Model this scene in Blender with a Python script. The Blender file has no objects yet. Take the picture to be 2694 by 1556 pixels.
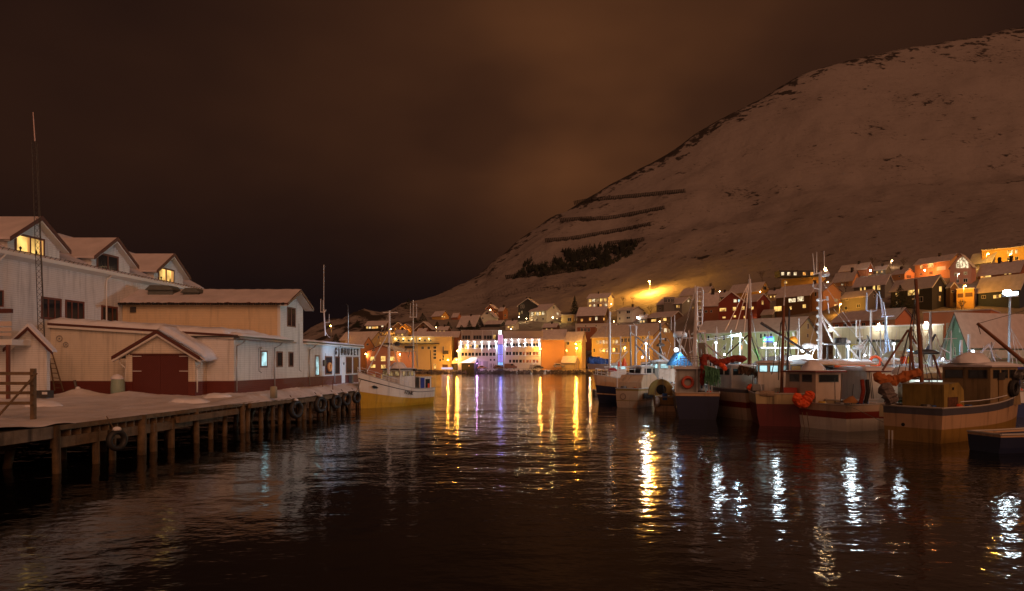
import bpy, math, random
from mathutils import Vector, Matrix, noise
random.seed(11)
V = Vector; R = math.radians
F, CX, HY, H = 1800.0, 1347.0, 956.0, 4.6      # focal length in photo pixels, centre column, horizon row, eye height in metres
SC = bpy.context.scene
COL = SC.collection

def at(px, py, Y):
    return V(((px - CX) / F * Y, Y, H + (HY - py) / F * Y))

# ---------------- camera, sky, light ----------------
cam = bpy.data.cameras.new('camera'); co = bpy.data.objects.new('camera', cam); COL.objects.link(co)
co.location = (0, 0, H); co.rotation_euler = (R(90), 0, 0)
cam.sensor_width = 36; cam.lens = F / 2694 * 36
cam.shift_y = (HY - 778) / 2694
cam.clip_start = 0.5; cam.clip_end = 6000
SC.camera = co
SC.view_settings.view_transform = 'Standard'; SC.view_settings.look = 'None'
SC.view_settings.exposure = 0; SC.view_settings.gamma = 1
SC.cycles.use_denoising = True
SC.cycles.max_bounces = 5; SC.cycles.diffuse_bounces = 2; SC.cycles.glossy_bounces = 3
SC.cycles.transmission_bounces = 3; SC.cycles.caustics_reflective = False; SC.cycles.caustics_refractive = False
SC.cycles.sample_clamp_indirect = 12; SC.cycles.sample_clamp_direct = 0

def N(nt, t, **kw):
    n = nt.nodes.new(t)
    for k, v in kw.items():
        if k in n.inputs and not hasattr(n, k): n.inputs[k].default_value = v
        else:
            try: setattr(n, k, v)
            except Exception: n.inputs[k].default_value = v
    return n

W = bpy.data.worlds.new('World'); SC.world = W; W.use_nodes = True
nt = W.node_tree; nt.nodes.clear(); L_ = nt.links.new
tc = N(nt, 'ShaderNodeTexCoord'); sep = N(nt, 'ShaderNodeSeparateXYZ'); L_(tc.outputs['Generated'], sep.inputs[0])
no = N(nt, 'ShaderNodeTexNoise'); no.inputs['Scale'].default_value = 2.0; no.inputs['Detail'].default_value = 4; no.inputs['Roughness'].default_value = .45
mp = N(nt, 'ShaderNodeMapping'); mp.inputs['Scale'].default_value = (1, 1, 1.9); mp.inputs['Location'].default_value = (.35, .2, 2.1)
L_(tc.outputs['Generated'], mp.inputs[0]); L_(mp.outputs[0], no.inputs['Vector'])
def wmath(op, a, b=None, clamp=False):
    m = nt.nodes.new('ShaderNodeMath'); m.operation = op; m.use_clamp = clamp
    for i, q in enumerate((a, b)):
        if q is None: continue
        if isinstance(q, (int, float)): m.inputs[i].default_value = q
        else: L_(q, m.inputs[i])
    return m.outputs[0]
# cloud base lit by the town: glow widest above the harbour mouth, dark open sea to the left and low down
def bump1(src, c, w):
    d = wmath('DIVIDE', wmath('SUBTRACT', src, c), w)
    return wmath('DIVIDE', 1.0, wmath('ADD', 1.0, wmath('MULTIPLY', d, d)))
gx = bump1(sep.outputs['X'], .10, .28)
gz = wmath('MULTIPLY', wmath('SUBTRACT', sep.outputs['Z'], .085), 5.6, True)
gz2 = bump1(sep.outputs['Z'], .23, .34)
g = wmath('MULTIPLY', wmath('MULTIPLY', gx, gz), gz2)
cl = wmath('MULTIPLY', wmath('SUBTRACT', no.outputs['Fac'], .30), 2.6, True)
fac = wmath('ADD', wmath('MULTIPLY', g, wmath('ADD', wmath('MULTIPLY', cl, .60), .42)), wmath('MULTIPLY', cl, .05), True)
cr = N(nt, 'ShaderNodeValToRGB'); L_(fac, cr.inputs[0])
e = cr.color_ramp.elements
e[0].position = 0; e[0].color = (.0062, .0034, .0036, 1)
e[1].position = .95; e[1].color = (.155, .055, .019, 1)
m_ = cr.color_ramp.elements.new(.35); m_.color = (.047, .0175, .0082, 1)
bg = N(nt, 'ShaderNodeBackground'); bg.inputs['Strength'].default_value = 1.0
L_(cr.outputs[0], bg.inputs[0])
sky = N(nt, 'ShaderNodeTexSky'); sky.sky_type = 'NISHITA'; sky.sun_disc = False; sky.sun_elevation = R(-8); sky.sun_rotation = R(160)
bg2 = N(nt, 'ShaderNodeBackground'); bg2.inputs['Strength'].default_value = .05; L_(sky.outputs[0], bg2.inputs[0])
# unseen glow lobe added to the sky behind the camera, as soft fill light
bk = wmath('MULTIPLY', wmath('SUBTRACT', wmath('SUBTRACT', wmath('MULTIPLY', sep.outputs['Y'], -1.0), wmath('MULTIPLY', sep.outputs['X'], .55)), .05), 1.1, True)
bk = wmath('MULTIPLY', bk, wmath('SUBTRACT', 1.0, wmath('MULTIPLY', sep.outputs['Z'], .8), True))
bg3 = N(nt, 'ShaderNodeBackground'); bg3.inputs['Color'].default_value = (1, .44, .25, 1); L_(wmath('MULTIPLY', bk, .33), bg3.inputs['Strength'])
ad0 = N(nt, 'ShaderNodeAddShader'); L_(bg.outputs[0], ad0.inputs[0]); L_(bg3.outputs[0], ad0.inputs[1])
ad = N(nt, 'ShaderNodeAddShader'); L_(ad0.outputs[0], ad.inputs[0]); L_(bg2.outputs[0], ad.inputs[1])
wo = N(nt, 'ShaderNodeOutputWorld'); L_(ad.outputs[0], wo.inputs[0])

# town glow behind the photographer: one soft, dim, sodium coloured sun lamp
sl = bpy.data.lights.new('town_glow_sun', 'SUN'); sl.energy = .91; sl.angle = R(40); sl.color = (1.0, .45, .24)
so = bpy.data.objects.new('town_glow_sun', sl); COL.objects.link(so)
d = V((-.44, .72, -.42)).normalized(); so.rotation_euler = d.to_track_quat('-Z', 'Y').to_euler(); so.location = (40, -40, 60)

# ---------------- materials ----------------
MATS = {}
def P(name, col, rough=.7, metal=0, emis=None, es=0, bump=0, bscale=8, var=0, vscale=1.5, lines=0, lper=.15, laxis='Z', lcol=.6, spec=.5, dirt=0):
    if name in MATS: return MATS[name]
    m = bpy.data.materials.new(name); m.use_nodes = True; t = m.node_tree; b = t.nodes['Principled BSDF']; lk = t.links.new
    b.inputs['Base Color'].default_value = (*col, 1); b.inputs['Roughness'].default_value = rough; b.inputs['Metallic'].default_value = metal
    b.inputs['Specular IOR Level'].default_value = spec
    geo = t.nodes.new('ShaderNodeNewGeometry'); pos = geo.outputs['Position']
    def mth(op, a, b2=None, cl=False):
        q = t.nodes.new('ShaderNodeMath'); q.operation = op; q.use_clamp = cl
        for i, s in enumerate((a, b2)):
            if s is None: continue
            if isinstance(s, (int, float)): q.inputs[i].default_value = s
            else: lk(s, q.inputs[i])
        return q.outputs[0]
    fac = None; h = None
    if var:
        n = t.nodes.new('ShaderNodeTexNoise'); n.inputs['Scale'].default_value = vscale; n.inputs['Detail'].default_value = 5; lk(pos, n.inputs['Vector'])
        fac = mth('ADD', mth('MULTIPLY', mth('SUBTRACT', n.outputs['Fac'], .5), var * 3), 1.0)
    if dirt:
        n = t.nodes.new('ShaderNodeTexNoise'); n.inputs['Scale'].default_value = 1.0; n.inputs['Detail'].default_value = 4
        mpp = t.nodes.new('ShaderNodeMapping'); mpp.inputs['Scale'].default_value = (3, 3, .25); lk(pos, mpp.inputs[0]); lk(mpp.outputs[0], n.inputs['Vector'])
        dd = mth('SUBTRACT', 1.0, mth('MULTIPLY', mth('SUBTRACT', n.outputs['Fac'], .52, True), dirt * 4))
        fac = dd if fac is None else mth('MULTIPLY', fac, dd)
    if lines:
        s = t.nodes.new('ShaderNodeSeparateXYZ'); lk(pos, s.inputs[0])
        if laxis == 'D': c = mth('ADD', mth('ABSOLUTE', mth('ADD', s.outputs['X'], 25.6)), s.outputs['Z'])
        else: c = s.outputs[laxis]
        fr = mth('FRACT', mth('DIVIDE', c, lper))
        k = mth('LESS_THAN', fr, .16)
        ln = mth('SUBTRACT', 1.0, mth('MULTIPLY', k, 1 - lcol))
        fac = ln if fac is None else mth('MULTIPLY', fac, ln)
        h = mth('MULTIPLY', fr, .02)
    if fac is not None:
        mx = t.nodes.new('ShaderNodeMix'); mx.data_type = 'RGBA'; mx.blend_type = 'MULTIPLY'; mx.inputs[0].default_value = 1
        mx.inputs['A'].default_value = (*col, 1)
        cc = t.nodes.new('ShaderNodeCombineColor')
        for i in range(3): lk(fac, cc.inputs[i])
        lk(cc.outputs[0], mx.inputs['B']); lk(mx.outputs['Result'], b.inputs['Base Color'])
    if bump:
        n = t.nodes.new('ShaderNodeTexNoise'); n.inputs['Scale'].default_value = bscale; n.inputs['Detail'].default_value = 4; lk(pos, n.inputs['Vector'])
        hb = mth('MULTIPLY', n.outputs['Fac'], bump)
        h = hb if h is None else mth('ADD', h, hb)
    if h is not None:
        bp = t.nodes.new('ShaderNodeBump'); bp.inputs['Distance'].default_value = 1.0; bp.inputs['Strength'].default_value = .8
        lk(h, bp.inputs['Height']); lk(bp.outputs[0], b.inputs['Normal'])
    if emis:
        b.inputs['Emission Color'].default_value = (*emis, 1); b.inputs['Emission Strength'].default_value = es
    MATS[name] = m
    return m

def litmat(name, col, es, scale=1.4):
    """a lit room behind a pane: curtains, lamps and furniture make uneven patches"""
    if name in MATS: return MATS[name]
    m = bpy.data.materials.new(name); m.use_nodes = True; t = m.node_tree; b = t.nodes['Principled BSDF']; lk = t.links.new
    b.inputs['Base Color'].default_value = (.02, .02, .02, 1); b.inputs['Roughness'].default_value = .08
    geo = t.nodes.new('ShaderNodeNewGeometry'); n = t.nodes.new('ShaderNodeTexNoise'); n.inputs['Scale'].default_value = scale; n.inputs['Detail'].default_value = 3
    lk(geo.outputs['Position'], n.inputs['Vector'])
    r = t.nodes.new('ShaderNodeValToRGB'); lk(n.outputs['Fac'], r.inputs[0])
    r.color_ramp.elements[0].position = .36; r.color_ramp.elements[0].color = (col[0] * .16, col[1] * .12, col[2] * .10, 1)
    r.color_ramp.elements[1].position = .60; r.color_ramp.elements[1].color = (*col, 1)
    lk(r.outputs[0], b.inputs['Emission Color']); b.inputs['Emission Strength'].default_value = es
    MATS[name] = m; return m

snow = P('snow', (.80, .80, .84), .65, bump=.10, bscale=2.2, var=.05, vscale=.6)
snowroof = P('snow_thin_on_roof', (.62, .56, .56), .7, bump=.03, bscale=3, var=.18, vscale=.8)
white = P('white_clapboard', (.78, .78, .76), .6, lines=1, lper=.16, lcol=.75, var=.08, dirt=.32)
cream = P('cream_clapboard', (.76, .60, .38), .6, lines=1, lper=.16, lcol=.74, var=.07, dirt=.25)
cream2 = P('ivory_clapboard', (.78, .71, .58), .6, lines=1, lper=.16, lcol=.72, var=.07, dirt=.3)
redwood = P('oxblood_boards', (.15, .030, .020), .6, lines=1, lper=.16, lcol=.55, var=.12)
reddoor = P('oxblood_diagonal_boards', (.115, .020, .013), .55, lines=1, lper=.19, laxis='D', lcol=.45, var=.1)
trim = P('dark_red_trim', (.10, .026, .016), .5, var=.1)
wtrim = P('white_trim', (.75, .74, .70), .5)
brownfr = P('brown_window_frame', (.16, .045, .022), .5)
oldwood = P('weathered_timber', (.17, .115, .065), .85, bump=.03, bscale=14, var=.45, vscale=3, dirt=.5)
wetwood = P('tarred_pile_timber', (.125, .078, .034), .75, bump=.03, bscale=14, var=.6, vscale=3, dirt=.8)
concrete = P('stained_concrete', (.20, .16, .12), .85, bump=.02, bscale=8, var=.5, vscale=2, dirt=.9)
rubber = P('tyre_rubber', (.025, .025, .025), .6, bump=.01, bscale=20)
metal = P('galvanised_steel', (.45, .46, .47), .35, .7, var=.15)
dmetal = P('dark_steel', (.08, .075, .07), .5, .5, var=.2)
alu = P('white_painted_metal', (.74, .75, .76), .4, var=.08)
rust = P('rust_brown_spar', (.20, .075, .035), .6, var=.3)
glass = P('dark_glass', (.02, .025, .03), .06)
dark = P('dark_opening', (.01, .01, .01), .8)
lit = {'y': litmat('lit_room_yellow', (1, .62, .18), 1.5), 'w': litmat('lit_room_pale', (1, .82, .50), 1.4), 'o': litmat('lit_room_orange', (1, .42, .08), 1.3),
       'd': glass, 'g': litmat('lit_room_dim', (.8, .5, .2), .45), 'c': litmat('lit_room_cool', (.55, .9, .95), 1.1, .9), 'k': glass,
       'Y': litmat('lit_room_bright', (1, .60, .16), 1.5, .5), 'r': litmat('lit_room_red', (1, .3, .12), .6)}
def paint(name, col, **k): return P(name, col, k.pop('rough', .45), **k)

# ---------------- mesh collecting ----------------
WM = {}
SH = Matrix(((1, .0783, 0, 0), (0, 1, 0, 0), (0, 0, 1, 0), (0, 0, 0, 1)))    # quay frame: x across the quay, y along it
class MB:
    def __init__(s, M=None): s.v = []; s.f = []; s.m = []; s.M = M or Matrix()
    def add(s, vs, fs, m=0):
        o = len(s.v); s.v += [s.M @ V(q) for q in vs]
        for f in fs: s.f.append([o + i for i in f]); s.m.append(m)
    def box(s, x0, x1, y0, y1, z0, z1, m=0, T=None):
        vs = [V((x, y, z)) for z in (z0, z1) for y in (y0, y1) for x in (x0, x1)]
        if T: vs = [T @ q for q in vs]
        s.add(vs, [(0, 2, 3, 1), (4, 5, 7, 6), (0, 1, 5, 4), (2, 6, 7, 3), (0, 4, 6, 2), (1, 3, 7, 5)], m)
    def poly(s, vs, m=0): s.add(vs, [tuple(range(len(vs)))], m)
    def prism(s, vs, d, m=0):
        n = len(vs); vs = [V(q) for q in vs]; d = V(d)
        s.add(vs + [q + d for q in vs], [tuple(range(n))[::-1], tuple(range(n, 2 * n))] + [(i, (i + 1) % n, n + (i + 1) % n, n + i) for i in range(n)], m)
    def tube(s, p, q, r=.05, r2=None, n=6, m=0):
        p = V(p); q = V(q); r2 = r if r2 is None else r2; a = (q - p)
        if a.length < 1e-6: return
        a.normalize(); u = a.orthogonal().normalized(); w = a.cross(u); vs = []
        for c, rr in ((p, r), (q, r2)):
            for i in range(n):
                t = 2 * math.pi * i / n; vs.append(c + u * math.cos(t) * rr + w * math.sin(t) * rr)
        s.add(vs, [(i, (i + 1) % n, n + (i + 1) % n, n + i) for i in range(n)] + [tuple(range(n))[::-1], tuple(range(n, 2 * n))], m)
    def line(s, pts, r=.03, n=5, m=0):
        for a, b in zip(pts, pts[1:]): s.tube(a, b, r, n=n, m=m)
    def lathe(s, c, prof, n=12, m=0, ax='z'):
        c = V(c); vs = []; fs = []
        for r, h in prof:
            for i in range(n):
                t = 2 * math.pi * i / n; a, b = r * math.cos(t), r * math.sin(t)
                vs.append(c + (V((a, b, h)) if ax == 'z' else V((h, a, b)) if ax == 'x' else V((a, h, b))))
        for k in range(len(prof) - 1):
            for i in range(n): fs.append((k * n + i, k * n + (i + 1) % n, (k + 1) * n + (i + 1) % n, (k + 1) * n + i))
        fs.append(tuple(range(n))[::-1]); fs.append(tuple(range((len(prof) - 1) * n, len(prof) * n)))
        s.add(vs, fs, m)
    def ball(s, c, r, n=8, m=0, sz=1):
        s.lathe(c, [(r * math.sin(math.pi * k / 6) + .001, -r * sz * math.cos(math.pi * k / 6)) for k in range(7)], n, m)
    def torus(s, c, Rr, r, ax, n=20, k=8, m=0):
        ax = V(ax).normalized(); u = ax.orthogonal().normalized(); w = ax.cross(u); vs = []; fs = []; c = V(c)
        for i in range(n):
            t = 2 * math.pi * i / n; d = u * math.cos(t) + w * math.sin(t)
            for j in range(k):
                q = 2 * math.pi * j / k; vs.append(c + d * (Rr + r * math.cos(q)) + ax * r * 1.25 * math.sin(q))
        for i in range(n):
            for j in range(k): fs.append((i * k + j, ((i + 1) % n) * k + j, ((i + 1) % n) * k + (j + 1) % k, i * k + (j + 1) % k))
        s.add(vs, fs, m)
    def build(s, name, mats, parent=None, smooth=False):
        if not isinstance(mats, (list, tuple)): mats = [mats]
        if parent is not None: Mi = WM[parent].inverted(); vs = [Mi @ q for q in s.v]
        else: vs = s.v
        me = bpy.data.meshes.new(name); me.from_pydata([tuple(q) for q in vs], [], s.f)
        for q in mats: me.materials.append(q)
        if len(mats) > 1: me.polygons.foreach_set('material_index', s.m)
        if smooth: me.polygons.foreach_set('use_smooth', [True] * len(me.polygons))
        me.update()
        o = bpy.data.objects.new(name, me); COL.objects.link(o)
        if parent is not None: o.parent = parent; WM[o] = WM[parent]
        else: WM[o] = Matrix()
        return o
def tag(o, label=None, cat=None, group=None, kind=None):
    if label: o['label'] = label
    if cat: o['category'] = cat
    if group: o['group'] = group
    if kind: o['kind'] = kind
    return o
def thing(name, label, cat, loc=(0, 0, 0), rz=0, group=None):
    o = bpy.data.objects.new(name, None); COL.objects.link(o); o.empty_display_size = .3
    o.location = loc; o.rotation_euler = (0, 0, rz)
    WM[o] = Matrix.Translation(V(loc)) @ Matrix.Rotation(rz, 4, 'Z')
    return tag(o, label, cat, group)
def one(name, mb, mats, label, cat, group=None, smooth=False):
    """a thing that is a single mesh, with its origin at its base"""
    xs = [q.x for q in mb.v]; ys = [q.y for q in mb.v]; zs = [q.z for q in mb.v]
    c = V(((min(xs) + max(xs)) / 2, (min(ys) + max(ys)) / 2, min(zs))); M0 = mb.M; mb.v = [q - c for q in mb.v]
    o = mb.build(name, mats, None, smooth); o.location = c; WM[o] = Matrix.Translation(c)
    return tag(o, label, cat, group)
def lamp(parent, p, power, col, r=.12, kind='POINT', aim=None, ang=90, blend=.5):
    l = bpy.data.lights.new('light', kind); l.energy = power; l.color = col; l.shadow_soft_size = r
    if kind == 'SPOT': l.spot_size = R(ang); l.spot_blend = blend
    o = bpy.data.objects.new('light', l); COL.objects.link(o)
    o.location = WM[parent].inverted() @ V(p); o.parent = parent
    if aim is not None:
        q = V(aim).to_track_quat('-Z', 'Y'); o.rotation_euler = (WM[parent].to_quaternion().inverted() @ q).to_euler()
    return o
SOD = (1, .42, .05); WARM = (1, .62, .25); COOL = (.72, .92, 1)
def em(name, col, es):
    return P(name, (.3, .3, .3), .4, emis=col, es=es)
e_sod = em('sodium_bulb', (1, .40, .05), 260); e_white = em('white_bulb', (.8, .93, 1), 120); e_warm = em('warm_bulb', (1, .66, .3), 90)

def window(parent, c, u, n, w, h, litk='d', fm=None, mull=1, hm=0, fw=None, depth=.06):
    """window on a wall: c bottom centre, u unit vector along the wall, n outward normal"""
    c = V(c); u = V(u).normalized(); n = V(n).normalized(); z = V((0, 0, 1)); fw = fw or max(.07, w * .07)
    T = Matrix(((u.x, -n.x, 0, c.x), (u.y, -n.y, 0, c.y), (u.z, -n.z, 1, c.z), (0, 0, 0, 1)))
    f = MB(T); d = depth
    f.box(-w / 2, w / 2, -d, -.003, 0, fw); f.box(-w / 2, w / 2, -d, -.003, h - fw, h)
    f.box(-w / 2, -w / 2 + fw, -d, -.003, fw, h - fw); f.box(w / 2 - fw, w / 2, -d, -.003, fw, h - fw)
    for i in range(mull):
        x = -w / 2 + w * (i + 1) / (mull + 1); f.box(x - fw * .45, x + fw * .45, -d * .9, -.003, fw, h - fw)
    for i in range(hm):
        zz = h * (i + 1) / (hm + 1); f.box(-w / 2 + fw, w / 2 - fw, -d * .8, -.003, zz - fw * .3, zz + fw * .3)
    o = f.build('window', fm or wtrim, parent)
    g = MB(T); g.box(-w / 2 + fw * .5, w / 2 - fw * .5, -d * .45, -.006, fw * .5, h - fw * .5)
    p = g.build('pane', lit[litk], o)
    return o
# ---------------- terrain ----------------
# px : [Y0 shore, Y1 quay back, Y2 mid town, Y3 town top, Y4 mid slope, Y5 ridge], rows of levels 2..5
ST = [(-400, [330, 350, 380, 410, 440, 470], [945, 942, 940, 935]), (500, [330, 350, 380, 410, 440, 470], [945, 935, 925, 915]),
      (760, [330, 350, 380, 410, 440, 470], [935, 925, 915, 906]), (800, [330, 350, 380, 410, 440, 470], [930, 912, 895, 880]),
      (820, [330, 350, 380, 410, 440, 470], [928, 905, 882, 862]), (869, [322, 345, 375, 405, 440, 475], [918, 892, 865, 842]),
      (912, [320, 340, 370, 400, 440, 480], [910, 885, 862, 838]), (935, [318, 340, 370, 400, 440, 480], [908, 880, 850, 824]),
      (963, [318, 340, 370, 400, 440, 480], [905, 874, 844, 818]), (1026, [318, 340, 370, 400, 450, 495], [900, 868, 838, 818]),
      (1059, [315, 335, 370, 410, 465, 520], [898, 862, 825, 795]), (1100, [312, 332, 370, 415, 475, 545], [893, 856, 818, 790]),
      (1150, [309, 330, 375, 425, 500, 580], [887, 850, 812, 777]), (1200, [307, 330, 375, 435, 520, 620], [882, 842, 800, 752]),
      (1250, [307, 330, 375, 440, 540, 650], [878, 836, 785, 728]), (1283, [307, 330, 375, 440, 550, 670], [876, 830, 775, 703]),
      (1336, [307, 330, 375, 440, 555, 680], [872, 822, 750, 657]), (1378, [307, 330, 375, 440, 560, 690], [870, 815, 735, 620]),
      (1432, [307, 330, 375, 435, 565, 700], [868, 808, 715, 582]), (1496, [304, 328, 370, 430, 570, 710], [868, 800, 695, 545]),
      (1540, [298, 325, 368, 428, 570, 720], [866, 796, 680, 520]), (1603, [290, 318, 360, 422, 570, 730], [864, 790, 660, 484]),
      (1700, [262, 290, 345, 410, 570, 740], [860, 782, 630, 432]), (1800, [235, 265, 330, 400, 570, 750], [858, 768, 600, 386]),
      (1849, [222, 252, 318, 394, 570, 755], [852, 756, 580, 334]), (1900, [210, 240, 308, 388, 570, 765], [846, 746, 565, 304]),
      (1985, [192, 222, 290, 375, 570, 775], [838, 732, 545, 264]), (2105, [170, 200, 265, 358, 565, 785], [830, 712, 515, 192]),
      (2225, [158, 186, 245, 340, 560, 795], [828, 700, 495, 156]), (2377, [143, 170, 228, 325, 555, 805], [826, 692, 480, 127]),
      (2542, [130, 156, 215, 312, 550, 815], [824, 674, 460, 97]), (2694, [120, 146, 205, 300, 545, 830], [822, 655, 445, 64]),
      (3200, [100, 126, 180, 280, 540, 850], [815, 640, 420, 10])]
def station(px):
    if px < 1290: return station0(px)
    A = [station0(px + d) for d in (-75, -50, -25, 0, 25, 50, 75)]
    return [sum(a[0][k] for a in A) / 7 for k in range(6)], [sum(a[1][k] for a in A) / 7 for k in range(6)]
def station0(px):
    px = max(-400, min(3200, px))
    for a, b in zip(ST, ST[1:]):
        if px <= b[0]: break
    t = (px - a[0]) / (b[0] - a[0])
    Y = [p + (q - p) * t for p, q in zip(a[1], b[1])]
    py = [p + (q - p) * t for p, q in zip(a[2], b[2])]
    z = [1.5, 2.0] + [H + (HY - p) / F * y for p, y in zip(py, Y[2:])]
    return Y, z
def prof(px, s):
    """s 0..5 along the profile"""
    Y, z = station(px); k = min(4, int(s)); t = s - k
    return Y[k] + (Y[k + 1] - Y[k]) * t, z[k] + (z[k + 1] - z[k]) * t
def terr(px, s):
    y, z = prof(px, min(s, 5)); x = (px - CX) / F * y
    mtn = max(0, min(1, (s - 2.6) / 1.2)); right = max(0, min(1, (px - 1050) / 300)); kn = max(0, 1 - abs(px - 940) / 220)
    if mtn: z += (noise.fractal(V((x * .012, y * .012, 3)), 1, 2, 5) * 9 + noise.fractal(V((x * .05, y * .05, 7)), 1, 2, 4) * 2.4) * mtn * (.25 + .6 * right) * (1 if s < 4.6 else .55)
    if kn: z += noise.fractal(V((x * .07, y * .07, 1)), 1, 2, 5) * 3.2 * kn * max(0, min(1, s - 2.2))
    return y, z, kn, right
def groundY(px, py):
    s = 1.0
    while s < 5:
        y, z = terr(px, s)[:2]
        if HY - (z - H) / y * F <= py: return y
        s += .012
    return prof(px, 5)[0]
mb = MB(); cols = [-400 + 14 * i for i in range(258)]; rows = []
ss = [0, .25, .5, .75] + [1 + .125 * i for i in range(8)] + [2 + .1 * i for i in range(10)] + [3 + .045 * i for i in range(23)] + [4.03 + .0425 * i for i in range(23)]
attr = []
for s in ss + [5.01, 5.5, 6.2]:
    for px in cols:
        y, z, kn, right = terr(px, s); x = (px - CX) / F * y
        if s > 5: y += (s - 5) * 160; z -= (s - 5) * 60 + (0 if s > 5.1 else 0); x = (px - CX) / F * y
        mb.v.append(V((x, y, z)))
        rk = max(0, min(1, (s - 4.74) * 3.6)) * right * (.75 if px < 2100 else .5)
        rk = max(rk, kn * max(0, min(.62, (s - 2.0) * .5)))
        if 1250 < px < 1500 and s > 4.5: rk = max(rk, .75 * (s - 4.4))
        attr.append(rk)
n = len(cols)
for r in range(len(ss) + 2):
    for c in range(n - 1): mb.f.append([r * n + c, r * n + c + 1, (r + 1) * n + c + 1, (r + 1) * n + c]); mb.m.append(0)
# shore drop under the water
o0 = len(mb.v)
for px in cols: y, z = prof(px, 0); y -= 2.5; mb.v.append(V(((px - CX) / F * y, y, -1.5))); attr.append(.95)
for c in range(n - 1): mb.f.append([o0 + c, o0 + c + 1, c + 1, c]); mb.m.append(0)
mt = bpy.data.materials.new('snowy_rock_slope'); mt.use_nodes = True; t = mt.node_tree; b = t.nodes['Principled BSDF']; lk = t.links.new
b.inputs['Roughness'].default_value = .8; b.inputs['Specular IOR Level'].default_value = .15
geo = t.nodes.new('ShaderNodeNewGeometry')
at_ = t.nodes.new('ShaderNodeAttribute'); at_.attribute_name = 'rock'
def tn(sc, det, scl=(1, 1, 1)):
    m_ = t.nodes.new('ShaderNodeMapping'); m_.inputs['Scale'].default_value = scl; lk(geo.outputs['Position'], m_.inputs[0])
    q = t.nodes.new('ShaderNodeTexNoise'); q.inputs['Scale'].default_value = sc; q.inputs['Detail'].default_value = det; q.inputs['Roughness'].default_value = .62; lk(m_.outputs[0], q.inputs['Vector']); return q.outputs['Fac']
def tm(op, a, b_=None, cl=False):
    q = t.nodes.new('ShaderNodeMath'); q.operation = op; q.use_clamp = cl
    for i, s in enumerate((a, b_)):
        if s is None: continue
        if isinstance(s, (int, float)): q.inputs[i].default_value = s
        else: lk(s, q.inputs[i])
    return q.outputs[0]
n1 = tn(.085, 10, (1, 1, 1)); n2 = tn(.018, 5, (1, 1, 1.6)); n3 = tn(.22, 6, (.35, 1, 2.4))
thr = tm('SUBTRACT', .600, tm('MULTIPLY', at_.outputs['Fac'], .25))
a = tm('ADD', tm('MULTIPLY', n1, .72), tm('MULTIPLY', n2, .28))
rockf = tm('MULTIPLY', tm('SUBTRACT', a, thr), 22, True)
n5 = tn(.33, 5, (.8, 1, 1.3)); spk = tm('MULTIPLY', tm('SUBTRACT', tm('ADD', tm('MULTIPLY', n5, .7), tm('MULTIPLY', n2, .3)), .588), 16, True)
rockf = tm('ADD', rockf, tm('MULTIPLY', spk, .8), True)
# thin scree and heather showing through the snow
soft = tm('MULTIPLY', tm('SUBTRACT', tm('ADD', tm('MULTIPLY', n3, .55), tm('MULTIPLY', n2, .5)), .51), 2.6, True)
mx1 = t.nodes.new('ShaderNodeMix'); mx1.data_type = 'RGBA'; mx1.inputs['A'].default_value = (.275, .243, .225, 1); mx1.inputs['B'].default_value = (.09, .07, .058, 1)
lk(tm('MULTIPLY', soft, .5), mx1.inputs[0])
mx2 = t.nodes.new('ShaderNodeMix'); mx2.data_type = 'RGBA'; lk(mx1.outputs['Result'], mx2.inputs['A']); mx2.inputs['B'].default_value = (.045, .038, .034, 1)
lk(rockf, mx2.inputs[0]); lk(mx2.outputs['Result'], b.inputs['Base Color'])
bp = t.nodes.new('ShaderNodeBump'); bp.inputs['Distance'].default_value = 2.5; bp.inputs['Strength'].default_value = .7; lk(tm('ADD', n1, tm('MULTIPLY', n3, .15)), bp.inputs['Height']); lk(bp.outputs[0], b.inputs['Normal'])
hill = mb.build('hillside', mt, None, True); hill['kind'] = 'structure'
at2 = hill.data.attributes.new('rock', 'FLOAT', 'POINT'); at2.data.foreach_set('value', attr)

# ---------------- water ----------------
mb = MB(); mb.poly([(-1500, -60, 0), (1500, -60, 0), (1500, 1200, 0), (-1500, 1200, 0)])
wm = bpy.data.materials.new('harbour_water'); wm.use_nodes = True; t = wm.node_tree; b = t.nodes['Principled BSDF']; lk = t.links.new
b.inputs['Base Color'].default_value = (.004, .0045, .005, 1); b.inputs['Roughness'].default_value = .075; b.inputs['IOR'].default_value = 1.33
b.inputs['Specular IOR Level'].default_value = .5
geo = t.nodes.new('ShaderNodeNewGeometry')
h1 = tn(.16, 2, (.75, 1, 1)); h2 = tn(.55, 2, (.7, 1, 1)); h3 = tn(1.9, 2, (.75, 1, 1)); h4 = tn(5.5, 1, (.8, 1, 1))
hh = tm('ADD', tm('ADD', tm('MULTIPLY', h1, .115), tm('MULTIPLY', h2, .055)), tm('ADD', tm('MULTIPLY', h3, .023), tm('MULTIPLY', h4, .0045)))
patch = tm('ADD', tm('MULTIPLY', tm('SUBTRACT', tn(.035, 3, (.6, 1, 1)), .38, True), 3.6, True), .50)
bp = t.nodes.new('ShaderNodeBump'); bp.inputs['Distance'].default_value = 1; bp.inputs['Strength'].default_value = 1; lk(tm('MULTIPLY', hh, patch), bp.inputs['Height']); lk(bp.outputs[0], b.inputs['Normal'])
mb.build('water', wm)['kind'] = 'structure'

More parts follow.
